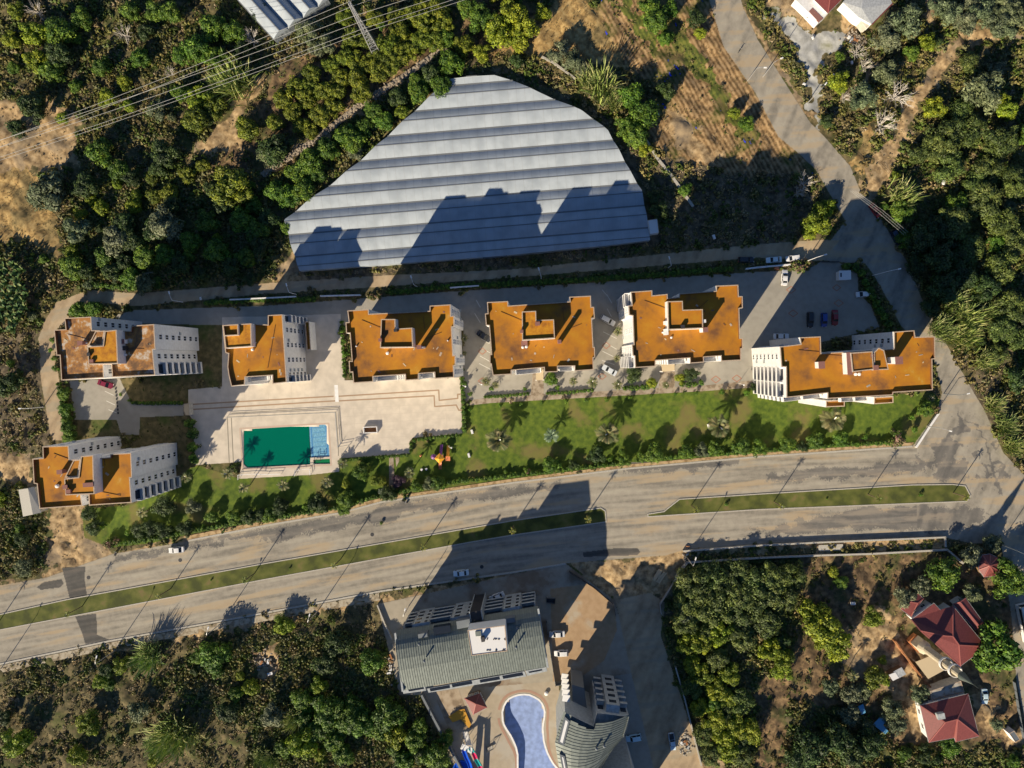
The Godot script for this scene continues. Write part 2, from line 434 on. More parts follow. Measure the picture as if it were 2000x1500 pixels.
func fill(im: Image, pts: PackedVector2Array, value: int):
	var k := Color8(value, value, value)
	var lo := 1e9
	var hi := -1e9
	for p in pts: lo = minf(lo, p.y); hi = maxf(hi, p.y)
	for y in range(maxi(0, int(lo)), mini(TH, int(hi) + 1)):
		var xs := []
		var fy := y + 0.5
		for i in pts.size():
			var a := pts[i]
			var b := pts[(i + 1) % pts.size()]
			if (a.y <= fy) != (b.y <= fy): xs.append(a.x + (fy - a.y) / (b.y - a.y) * (b.x - a.x))
		xs.sort()
		for i in range(0, xs.size() - 1, 2):
			var x0 := clampi(int(round(xs[i])), 0, TW)
			var x1 := clampi(int(round(xs[i + 1])), 0, TW)
			if x1 > x0: im.fill_rect(Rect2i(x0, y, x1 - x0, 1), k)
func texels(s: String) -> PackedVector2Array:
	var out := PackedVector2Array()
	for w in s.split(" ", false):
		var f := w.split_floats(",")
		out.append(Vector2((f[0] - TX0) * TS, (f[1] - TY0) * TS))
	return out
func soft_at(px: float, py: float) -> int:
	return soft[clampi(int((py - TY0) * TS), 0, TH - 1) * TW + clampi(int((px - TX0) * TS), 0, TW - 1)]
func hard_at(px: float, py: float) -> int:
	return hard[clampi(int((py - TY0) * TS), 0, TH - 1) * TW + clampi(int((px - TX0) * TS), 0, TW - 1)]
func road_mid(px: float) -> float:
	var k := [[-200, 1250], [0, 1215], [520, 1115], [960, 1034], [1180, 1005], [1480, 980], [1890, 962], [2200, 955]]
	for i in k.size() - 1:
		if px < k[i + 1][0]: return lerpf(k[i][1], k[i + 1][1], (px - k[i][0]) / float(k[i + 1][0] - k[i][0]))
	return 955.0

func ground():
	var a := Image.create(TW, TH, false, Image.FORMAT_L8)
	var b := Image.create(TW, TH, false, Image.FORMAT_L8)
	for r in SOFT: fill(a, texels(r[1]), r[0])
	for r in HARD: fill(b, texels(r[1]), r[0] + 1)
	soft = a.get_data()
	hard = b.get_data()
	var fine := noise_bytes(TW, TH, 1, 0.09, 5)
	var blot := noise_bytes(TW, TH, 2, 0.013, 4)
	var jx := noise_bytes(TW, TH, 3, 0.03, 4)
	var jy := noise_bytes(TW, TH, 4, 0.03, 4)
	var tiny := noise_bytes(TW, TH, 8, 0.35, 2)
	var streak := FastNoiseLite.new()
	streak.noise_type = FastNoiseLite.TYPE_SIMPLEX_SMOOTH
	streak.frequency = 1.0
	streak.fractal_octaves = 4
	var mids := PackedFloat32Array()
	for x in TW: mids.append(road_mid(x / TS + TX0))
	var lut := PackedInt32Array()
	for k in PAL.size():
		for i in 32:
			for j in 16:
				var u := i / 31.0
				var c: Color = PAL[k][0].lerp(PAL[k][1], u * 2.0) if u < 0.5 else PAL[k][1].lerp(PAL[k][2], u * 2.0 - 1.0)
				var w := smoothstep(0.52, 0.78, j / 15.0) * 0.85
				c = c.lerp(PAL[k][3].lerp(PAL[k][2], (u - 0.5) * 0.5), w).linear_to_srgb()
				lut.append(int(c.r * 255.0) | int(c.g * 255.0) << 8 | int(c.b * 255.0) << 16)
	var out := PackedByteArray()
	out.resize(TW * TH * 3)
	for y in TH:
		var row := y * TW
		var py := y / TS + TY0
		for x in TW:
			var i := row + x
			var h: int = hard[i]
			var f: int = fine[i]
			var k: int
			var j: int = blot[i]
			if h > 0:
				k = h - 1
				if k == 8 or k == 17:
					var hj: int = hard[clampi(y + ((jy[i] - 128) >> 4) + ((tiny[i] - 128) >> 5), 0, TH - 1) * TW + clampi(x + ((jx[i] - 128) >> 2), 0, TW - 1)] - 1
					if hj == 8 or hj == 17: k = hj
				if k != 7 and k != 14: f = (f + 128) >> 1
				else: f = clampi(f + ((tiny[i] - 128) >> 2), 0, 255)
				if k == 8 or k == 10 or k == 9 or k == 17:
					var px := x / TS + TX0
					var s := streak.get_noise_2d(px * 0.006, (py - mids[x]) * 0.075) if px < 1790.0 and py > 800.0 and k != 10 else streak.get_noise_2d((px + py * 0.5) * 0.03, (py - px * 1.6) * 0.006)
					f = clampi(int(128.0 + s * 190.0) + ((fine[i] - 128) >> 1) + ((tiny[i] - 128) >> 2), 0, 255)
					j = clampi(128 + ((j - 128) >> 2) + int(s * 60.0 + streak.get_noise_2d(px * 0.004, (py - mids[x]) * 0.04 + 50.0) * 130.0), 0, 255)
			else:
				var xx := clampi(x + ((jx[i] - 128) >> 3), 0, TW - 1)
				var yy := clampi(y + ((jy[i] - 128) >> 3), 0, TH - 1)
				k = soft[yy * TW + xx]
				f = clampi(128 + (f - 128) * 3 / 2 + ((tiny[i] - 128) >> 1), 0, 255)
				if k == 6 or k == 19:
					var px2 := x / TS + TX0
					f = clampi(f + int(sin((px2 * 0.86 - py * 0.5) * 0.75) * 80.0), 0, 255)
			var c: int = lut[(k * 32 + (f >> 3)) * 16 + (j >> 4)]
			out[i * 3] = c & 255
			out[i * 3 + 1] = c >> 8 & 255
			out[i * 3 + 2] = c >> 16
	var tex := ImageTexture.create_from_image(Image.create_from_data(TW, TH, false, Image.FORMAT_RGB8, out))
	var m := StandardMaterial3D.new()
	m.resource_name = "ground"
	m.albedo_texture = tex
	m.roughness = 0.95
	m.texture_repeat = false
	M["ground"] = m
	# the sheet itself: rough where nothing is paved, dug out under the pools, flat and coarse out to the horizon
	var hn := FastNoiseLite.new()
	hn.seed = 9
	hn.frequency = 0.16
	hn.fractal_octaves = 4
	var dug := [poly("981,1391 1003,1358 1043,1359 1064,1391 1061,1434 1088,1500 1110,1560 1000,1560 1009,1474 985,1420"), poly("476,842 637,832 640,905 480,910")]
	var nx := 276
	var nz := 212
	var v := PackedVector3Array()
	var uv := PackedVector2Array()
	var ix := PackedInt32Array()
	for j in nz:
		for i in nx:
			var x := -164.0 + i * 1.2
			var z := -112.0 + j * 1.2
			var px := x * S + CX
			var py := z * S + CY
			var y := -0.02
			var wild := true
			for d in [[0, 0], [12, 0], [-12, 0], [0, 12], [0, -12]]:
				if hard_at(px + d[0], py + d[1]) > 0: wild = false
			if wild: y += hn.get_noise_2d(x, z) * 1.1 - 0.15
			for d in dug:
				if Geometry2D.is_point_in_polygon(Vector2(x, z), d): y = -2.6
			v.append(Vector3(x, y, z))
			uv.append(Vector2((px - TX0) / 2200.0, (py - TY0) / 1700.0))
			if i and j:
				var k := j * nx + i
				ix.append_array([k - nx - 1, k - nx, k, k - nx - 1, k, k - 1])
	var st := SurfaceTool.new()
	st.begin(Mesh.PRIMITIVE_TRIANGLES)
	st.set_smooth_group(0)
	for i in v.size(): st.set_uv(uv[i]); st.add_vertex(v[i])
	for i in ix: st.add_index(i)
	st.generate_normals()
	var g := MeshInstance3D.new()
	g.name = "ground"
	var am: ArrayMesh = st.commit()
	var far := MB.new()
	var e := [-164.0, -112.0, -164.0 + 275 * 1.2, -112.0 + 211 * 1.2]
	var f := 1500.0
	var c0 := [Vector3(e[0], -0.1, e[1]), Vector3(e[2], -0.1, e[1]), Vector3(e[2], -0.1, e[3]), Vector3(e[0], -0.1, e[3])]
	var c1 := [Vector3(-f, -0.1, -f), Vector3(f, -0.1, -f), Vector3(f, -0.1, f), Vector3(-f, -0.1, f)]
	for i in 4: far.q(c0[i], c0[(i + 1) % 4], c1[(i + 1) % 4], c1[i], Vector3.UP)
	var fm: ArrayMesh = far.mesh()
	am.add_surface_from_arrays(Mesh.PRIMITIVE_TRIANGLES, fm.surface_get_arrays(0))
	am.surface_set_material(0, m)
	am.surface_set_material(1, mat("far_ground", 1, 1, 1, 0.95, 0.0, ramp_tex([[0.2, Color(0.05, 0.05, 0.02)], [0.5, Color(0.13, 0.11, 0.05)], [0.8, Color(0.3, 0.22, 0.12)]], 31, 0.02), 60.0))
	g.mesh = am
	add_child(g)
	tag(g, "dry hillside ground of soil, straw and scrub", "ground", "", "structure")

func sheet(called: String, label: String, s: String, y: float, m: Material, hole := ""):
	var b := MB.new()
	var p := poly(s)
	if hole:
		var h := poly(hole)
		var mid := 0.0
		for q in h: mid += q.x / h.size()
		for half in [PackedVector2Array([Vector2(-500, -500), Vector2(mid, -500), Vector2(mid, 500), Vector2(-500, 500)]), PackedVector2Array([Vector2(mid, -500), Vector2(500, -500), Vector2(500, 500), Vector2(mid, 500)])]:
			for part in Geometry2D.intersect_polygons(p, half):
				for r in Geometry2D.clip_polygons(part, h):
					b.sheet(r, y)
	else: b.sheet(p, y)
	return struct(called, b, m, label)
func strip(s: String, w: float, y0: float, y1: float, b: MB):      # a wall, kerb or band along a line of pixels
	var p := pts3(s)
	for i in p.size() - 1:
		var d: Vector3 = (p[i + 1] - p[i]).normalized()
		var n := Vector3(-d.z, 0, d.x) * w * 0.5
		var a: Vector3 = p[i] - d * (w * 0.25 if i else 0.0)
		var e: Vector3 = p[i + 1] + d * w * 0.25
		var q := PackedVector2Array()
		for c in [a + n, e + n, e - n, a - n]: q.append(Vector2(c.x, c.z))
		b.walls(q, y0, y1); b.sheet(q, y1 + i * 0.0006)

func roads():
	var g: Material = M["ground"]
	sheet("lawn", "green lawn around the pool and orange blocks", HARD[0][1], 0.006, g)
	for k in [1, 2, 3, 4, 5, 6, 7]: sheet("garden_bed", "planted bed of dry grass and soil beside the blocks", HARD[k][1], 0.012, g)
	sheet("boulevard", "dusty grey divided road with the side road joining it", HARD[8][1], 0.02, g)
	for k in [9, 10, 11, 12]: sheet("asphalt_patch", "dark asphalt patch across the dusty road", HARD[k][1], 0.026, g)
	sheet("dirt_road", "sandy road running down past the grey hotel", HARD[13][1], 0.014, g)
	sheet("dirt_road", "sandy track around the upper and left side of the estate", HARD[14][1], 0.014, g)
	sheet("driveway", "grey paved drive and car park of the estate", HARD[15][1], 0.03, g)
	sheet("driveway", "grey paved parking court below the stained block", HARD[16][1], 0.03, g)
	sheet("hotel_yard", "paved yard around the grey vaulted hotel", HARD[17][1], 0.028, g)
	var kidney := "981,1391 984,1379 989,1370 995,1364 1003,1360 1013,1357 1024,1356 1034,1357 1043,1361 1052,1366 1058,1373 1062,1381 1064,1391 1063,1402 1061,1413 1060,1424 1061,1434 1062,1446 1065,1458 1069,1470 1075,1482 1081,1492 1088,1500 1100,1540 1008,1540 1011,1500 1011,1474 1008,1460 1003,1448 997,1436 989,1424 984,1415 982,1407"
	sheet("pool_deck", "tan paved deck around the kidney shaped pool", HARD[18][1], 0.034, g, kidney)
	sheet("hotel_yard", "grey yard beside the curved hotel wing", HARD[19][1], 0.024, g)
	sheet("bare_soil", "brown bare soil where two white cars stand", HARD[20][1], 0.036, g)
	# medians
	var b := MB.new()
	var west := "-60,1212 0,1200 130,1171 520,1100 1000,1017 1173,992 1182,998 1184,1019 1000,1045 917,1059 520,1131 0,1230 -60,1242"
	var east := "1265,1004 1297,999 1304,993 1327,975 1480,965 1781,947 1860,946 1885,949 1895,968 1888,979 1480,995 1266,1009"
	for m in [[west, "long grassed median of the divided road"], [east, "pointed grassed median of the divided road"]]:
		b = MB.new()
		b.sheet(poly(m[0]), 0.1)
		struct("median", b, mat("median_grass", 1, 1, 1, 0.95, 0.0, ramp_tex([[0.2, Color(0.05, 0.06, 0.012)], [0.5, Color(0.085, 0.098, 0.016)], [0.75, Color(0.12, 0.125, 0.028)], [0.97, Color(0.17, 0.13, 0.05)]], 41, 0.015), 24.0), m[1])
		var k := MB.new()
		strip(m[0] + " " + m[0].split(" ")[0], 0.28, -0.05, 0.16, k)
		struct("kerb", k, M["kerb"], "pale concrete kerb " + ("around the long median" if m[0] == west else "around the pointed median"), "kerb")
	b = MB.new()
	strip("368,1056 520,1026 664,1002 747,980 1000,943 1227,915 1480,892 1781,872", 0.5, -0.05, 0.14, b)
	struct("kerb", b, M["kerb"], "pale kerb along the lawn side of the road", "kerb")
	b = MB.new()
	b.sheet(poly("368,1046 520,1016 664,992 747,972 1000,935 1227,907 1480,884 1785,864 1781,870 1480,890 1227,913 1000,941 747,978 664,1000 520,1024 368,1054"), 0.1)
	struct("pavement", b, mat("sand_walk", 0.5, 0.36, 0.2, 0.95, 0.0, M["concrete"].albedo_texture, 5.0), "sandy footway beside the lawn hedge")
	b = MB.new()
	strip("-60,1308 0,1297 213,1252 480,1204 747,1154 1000,1118 1104,1101", 0.5, -0.05, 0.14, b)
	struct("kerb", b, M["kerb"], "pale kerb along the scrub side of the road", "kerb")
	b = MB.new()
	b.sheet(poly("-60,1311 0,1300 213,1255 480,1207 740,1158 742,1172 480,1220 213,1268 0,1314 -60,1326"), 0.09)
	struct("pavement", b, mat("grey_walk", 0.42, 0.37, 0.28, 0.95, 0.0, M["concrete"].albedo_texture, 5.0), "worn pale footway beside the scrub")
	b = MB.new()
	b.sheet(poly("905,783 960,776 1372,753 1480,742 1482,756 1373,764 960,787 905,793"), 0.05)
	struct("path", b, mat("path_paving", 0.36, 0.3, 0.23, 0.9, 0.0, M["concrete"].albedo_texture, 6.0), "brown paved path above the long lawn")
	# entrance walks of the blocks
	for w in ["1041,722 1062,722 1062,776 1036,778", "1292,706 1319,706 1318,762 1286,764", "760,884 768,884 772,960 760,962", "770,868 778,868 780,900 774,912"]:
		b = MB.new()
		b.sheet(poly(w), 0.056)
		struct("path", b, M["path_paving"], "short paved walk across the garden")
	# the pool terrace
	var hole := "471,839 603,831 640,829 644,893 645,906 606,907 476,914"
	sheet("terrace", "broad cream tiled pool terrace", "368,761 434,755 434,620 574,617 665,613 673,743 899,737 903,847 806,855 800,862 800,886 664,895 662,921 608,927 467,935 473,902 382,908 377,820 371,812 368,788", 0.06, M["terrace"], hole)
	b = MB.new()
	for k in 7: strip("%f,%f %f,%f" % [385 + k * 46, 765 - k * 3, 388 + k * 46, 812 - k * 3], 0.07, 0.05, 0.0622, b)
	for k in 5: strip("%f,%f %f,%f" % [690 + k * 45, 796 - k * 2, 694 + k * 45, 852 - k * 2], 0.07, 0.05, 0.0622, b)
	for k in 6: strip("%f,%f %f,%f" % [672, 799 + k * 15, 798 + (95 if k < 3 else 0), 792 + k * 15 - (6 if k < 3 else 0)], 0.07, 0.05, 0.0622, b)
	struct("tile_joints", b, mat("joint", 0.48, 0.42, 0.34, 0.8), "thin joints between the cream terrace tiles", "paving")
	b = MB.new()
	strip("469,837 603,829 642,827 646,893 647,908 606,910 474,916 469,837", 0.45, 0.04, 0.068, b)
	struct("pool_rim", b, mat("rosy", 0.5, 0.38, 0.3, 0.7), "rosy tiled rim of the green pool", "pool")
	b = MB.new()
	b.walls(poly(hole), -2.6, 0.06, true)
	struct("pool_wall", b, M["pool_blue"], "tiled walls of the green pool", "pool")
	for w in [["471,839 603,831 606,907 476,914", -0.15, "pool_water", "deep green water of the main pool"], ["603,831 640,829 644,893 607,895", -0.22, "pool_blue", "shallow pale blue end of the pool"], ["612,898 644,896 645,906 613,908", -0.18, "pool_green", "small green plunge pool"], ["606,894 644,892 644,896 612,898 613,908 606,908", 0.05, "terrace", "tiled rim between the pools"]]:
		b = MB.new()
		b.sheet(poly(w[0]), w[1])
		struct("water" if w[1] < 0.0 else "pool_rim", b, M[w[2]], w[3], "pool")
	b = MB.new()
	for l in ["608,836 640,834", "613,845 641,843", "609,855 642,852", "613,864 642,862", "609,874 643,871", "613,884 643,881"]: strip(l, 0.12, -0.21, -0.2, b)
	for l in ["607,832 611,893", "636,830 640,891"]: strip(l, 0.35, -0.21, -0.195, b)
	struct("pool_lines", b, mat("pool_line", 0.08, 0.25, 0.5, 0.3), "blue lines across the shallow pool end", "pool")
	b = MB.new()
	for l in ["371,790 651,774", "371,800 654,783", "661,774 857,762 858,782 894,778 894,770 899,770", "661,783 848,773 849,794 891,791 896,801 902,801"]: strip(l, 0.4, 0.05, 0.066, b)
	struct("terrace_bands", b, M["band"], "brown inlaid bands across the cream terrace", "paving")
	b = MB.new()
	b.sheet(poly("653,752 660,752 662,785 655,785"), 0.072)
	struct("ramp", b, M["white"], "white plank strip lying across the bands", "paving")
	b = MB.new()
	for l in ["452,807 662,796 668,864", "444,815 656,805 661,873 661,890", "444,816 448,903", "452,816 456,903"]: strip(l, 0.22, 0.05, 0.074, b)
	struct("drain_channel", b, mat("drain", 0.22, 0.2, 0.16, 0.9), "dark drain channels around the pool", "paving")
	b = MB.new()
	b.walls(poly(kidney), -2.6, 0.04, true); b.sheet(poly(kidney), -1.5)
	struct("pool_basin", b, M["kidney"], "pale blue kidney shaped pool basin", "pool")
	b = MB.new()
	strip(kidney + " 981,1391", 0.5, -0.05, 0.1, b)
	struct("pool_rim", b, M["white"], "white rim of the kidney pool", "pool")
	b = MB.new()
	var outer := ""
	for w in kidney.split(" "):
		var f := w.split_floats(",")
		var d := (Vector2(f[0], f[1]) - Vector2(1025, 1430)).normalized()
		outer += "%f,%f " % [f[0] + d.x * 9.0, f[1] + d.y * 7.0]
	strip(outer, 0.7, 0.02, 0.05, b)
	struct("paving_band", b, mat("rose_band", 0.36, 0.22, 0.16, 0.9), "rosy paving band around the kidney pool", "paving")
	# painted bays and paving diamonds
	b = MB.new()
	for l in ["940,662 956,671", "938,679 957,689", "937,695 957,706", "936,710 957,721", "1178,648 1204,661", "1180,668 1204,682", "1177,686 1203,699", "1176,704 1200,712", "1176,566 1188,580", "1185,575 1195,592", "1186,603 1194,618", "205,764 222,772", "208,783 225,791", "212,800 227,806", "930,586 938,600", "927,612 938,630"]: strip(l, 0.16, 0.02, 0.036, b)
	struct("road_markings", b, M["mark_white"], "pale painted parking bay lines", "markings")
	b = MB.new()
	for d in [[942, 686, 8], [942, 744, 8], [1184, 675, 8], [1176, 735, 8], [1398, 741, 9], [1439, 739, 9], [1549, 612, 9], [1638, 592, 9], [1634, 562, 8], [1545, 566, 9]]:
		for k in 4:
			var a: Vector2 = Vector2(cos(k * PI / 2), sin(k * PI / 2) * 0.75) * d[2]
			var e: Vector2 = Vector2(cos((k + 1) * PI / 2), sin((k + 1) * PI / 2) * 0.75) * d[2]
			strip("%f,%f %f,%f" % [d[0] + a.x, d[1] + a.y, d[0] + e.x, d[1] + e.y], 0.22, 0.02, 0.038 + k * 0.0008, b)
	struct("paving_diamonds", b, M["mark_red"], "red diamond patterns set into the car park paving", "markings")

# ---- apartment blocks
var win_frame: ArrayMesh
var win_pane: ArrayMesh
var bal_slab: ArrayMesh
var bal_door: ArrayMesh
var ac_box: ArrayMesh
func inset(p: PackedVector2Array, d: float) -> PackedVector2Array:
	var area := 0.0
	for i in p.size(): area += p[i].cross(p[(i + 1) % p.size()])
	var s := 1.0 if area > 0.0 else -1.0
	var out := PackedVector2Array()
	for i in p.size():
		var e0 := (p[i] - p[(i + p.size() - 1) % p.size()]).normalized()
		var e1 := (p[(i + 1) % p.size()] - p[i]).normalized()
		var n0 := Vector2(-e0.y, e0.x) * s
		var n1 := Vector2(-e1.y, e1.x) * s
		var k := n0 + n1
		out.append(p[i] + k / maxf(0.4, 1.0 + n0.dot(n1)) * d)
	return out
func ring(b: MB, outer: PackedVector2Array, inner: PackedVector2Array, y: float):
	for i in outer.size():
		var j := (i + 1) % outer.size()
		b.q(Vector3(outer[i].x, y, outer[i].y), Vector3(outer[j].x, y, outer[j].y), Vector3(inner[j].x, y, inner[j].y), Vector3(inner[i].x, y, inner[i].y), Vector3.UP)
func flat_roof(o: Node3D, at: Vector3, p: PackedVector2Array, y0: float, y1: float, lip: float, wall: String, roof: String, name_of := "", thick := 0.24) -> MeshInstance3D:
	var b := MB.new(at)
	b.walls(p, y0, y1)
	var w := obj(name_of + "wall", b, M[wall], o)
	var inner := inset(p, thick)
	b = MB.new(at)
	ring(b, p, inner, y1)
	obj("coping", b, M["cap"], w)
	b = MB.new(at)
	b.walls(inner, y1 - lip, y1, true)
	obj("parapet_lining", b, M["lining"], w)
	b = MB.new(at)
	b.sheet(inner, y1 - lip)
	obj("roof" if name_of == "" else "roof_deck", b, M[roof], w if name_of else o)
	return w
func block(label: String, h: float, floors: int, s: String, roof: String, balconies: Array, extra := {}) -> Node3D:
	var p := poly(s, h)
	var c := Vector2.ZERO
	for q in p: c += q / p.size()
	var at := Vector3(c.x, 0, c.y)
	var o := thing("apartment_block", label, "apartment block", at, 0.0, "orange roofed apartment blocks")
	flat_roof(o, at, p, -0.4, h, 0.75, "white", roof)
	var area := 0.0
	for i in p.size(): area += p[i].cross(p[(i + 1) % p.size()])
	var sg := 1.0 if area > 0.0 else -1.0
	var fh: float = (h - 1.2) / floors
	var taken := {}
	for bl in balconies:
		var a: Vector2 = p[bl[0]]
		var b: Vector2 = p[(bl[0] + 1) % p.size()]
		var n := Vector2(b.y - a.y, a.x - b.x).normalized() * sg
		var q0 := a.lerp(b, bl[1])
		var q1 := a.lerp(b, bl[2])
		taken[bl[0]] = [bl[1], bl[2]]
		var bays := maxi(1, int(round(q0.distance_to(q1) / 4.5)))
		for f in floors:
			for k in bays:
				var m := q0.lerp(q1, (k + 0.5) / bays)
				var w := q0.distance_to(q1) / bays
				var tr := Transform3D(Basis(Vector3(n.y, 0, -n.x) * w, Vector3.UP, Vector3(n.x, 0, n.y) * 1.25), Vector3(m.x, f * fh + 0.25, m.y) - at)
				var sl := inst("balcony", bal_slab, M["white"], o, tr)
				inst("door", bal_door, M["pane"], sl)
	for i in p.size():
		var a := p[i]
		var b := p[(i + 1) % p.size()]
		var n := Vector2(b.y - a.y, a.x - b.x).normalized() * sg
		var m := (a + b) * 0.5
		if n.dot(-m.normalized()) < 0.04: continue
		var l := a.distance_to(b)
		if l < 2.4: continue
		var cols := maxi(1, int(l / 4.0))
		var places := []
		for k in cols: places.append((k + 0.5) / cols)
		if taken.has(i):
			places = []
			if taken[i][0] * l > 2.0: places.append(taken[i][0] * 0.5)
			if (1.0 - taken[i][1]) * l > 2.0:
				var c1 := maxi(1, int((1.0 - taken[i][1]) * l / 4.0))
				for k in c1: places.append(lerpf(taken[i][1], 1.0, (k + 0.5) / c1))
		for t in places:
			var q := a.lerp(b, t)
			for f in floors:
				var tr := Transform3D(Basis(Vector3(n.y, 0, -n.x), Vector3.UP, Vector3(n.x, 0, n.y)), Vector3(q.x, f * fh + fh * 0.55, q.y) - at)
				var w := inst("window", win_frame, M["trim"], o, tr)
				inst("pane", win_pane, M["pane"], w)
				if rng.randf() < 0.16: inst("air_conditioner", ac_box, M["facade_grey"], o, tr.translated_local(Vector3(1.25, -0.5, 0.2)))
	var lo := Vector2(1e9, 1e9)
	var hi := -lo
	for q in p: lo = lo.min(q); hi = hi.max(q)
	for k in 26:
		var q := Vector2(rng.randf_range(lo.x, hi.x), rng.randf_range(lo.y, hi.y))
		if not Geometry2D.is_point_in_polygon(q, inset(p, 1.2)): continue
		var b := MB.new(at)
		b.box(Vector3(q.x, h - 0.72, q.y), Vector3(rng.randf_range(0.25, 1.1), 0.06, rng.randf_range(0.12, 0.5)), rng.randf() * PI)
		obj("roof_patch", b, M[["cap", "canvas", "lining", "chimney", "concrete"][k % 5]], o)
	var run := p[0].lerp(c, 0.2)
	for k in 3:
		var b := MB.new(at)
		var q0 := c + (p[k * 4 % p.size()] - c) * 0.75
		var q1 := c + (p[(k * 4 + 1) % p.size()] - c) * 0.45
		b.bar(Vector3(q0.x, h - 0.68, q0.y), Vector3(q1.x, h - 0.68, q1.y), 0.09)
		obj("pipe", b, M["lining"], o)
	for r in extra.get("roofs", []):         # [corners, height, lip, roof material, name]
		var hh: float = h + r[1]
		flat_roof(o, at, poly(r[0], hh), h - 0.76, hh, r[2], "white", r[3], "stair_tower_", 0.26)
	for r in extra.get("stacks", []):        # [x, y, wide, deep, height, material]
		var hh: float = h + r[4] - 0.7
		var b := MB.new(at)
		var q := P(r[0], r[1], hh)
		b.box(Vector3(q.x, h - 0.75 + (r[4]) * 0.5, q.z), Vector3(r[2], r[4], r[3]), 0.06)
		var ch := obj("chimney", b, M[r[5]], o)
		if r[2] > 0.9:
			b = MB.new(at)
			b.box(Vector3(q.x, h - 0.75 + r[4] + 0.05, q.z), Vector3(r[2] + 0.2, 0.1, r[3] + 0.2), 0.06)
			obj("cap", b, M["chimney"], ch)
	for r in extra.get("pipes", []):         # white tanks, pipes and dishes lying on the roof
		var q := P(r[0], r[1], h)
		var b := MB.new(at)
		b.lathe(Vector3(q.x, h - 0.74, q.z), [[r[2], 0.0], [r[2], r[3]], [r[2] * 0.6, r[3] + 0.15], [0.0, r[3] + 0.2]], 10)
		obj("vent", b, M["tarp_white"], o)
	for r in extra.get("ledges", []):        # lower balcony roofs that stand out past the roof edge: [corners, height]
		flat_roof(o, at, poly(r[0], r[1]), -0.3, r[1], 0.5, "white", "roof_orange", "bay_", 0.25)
	return o

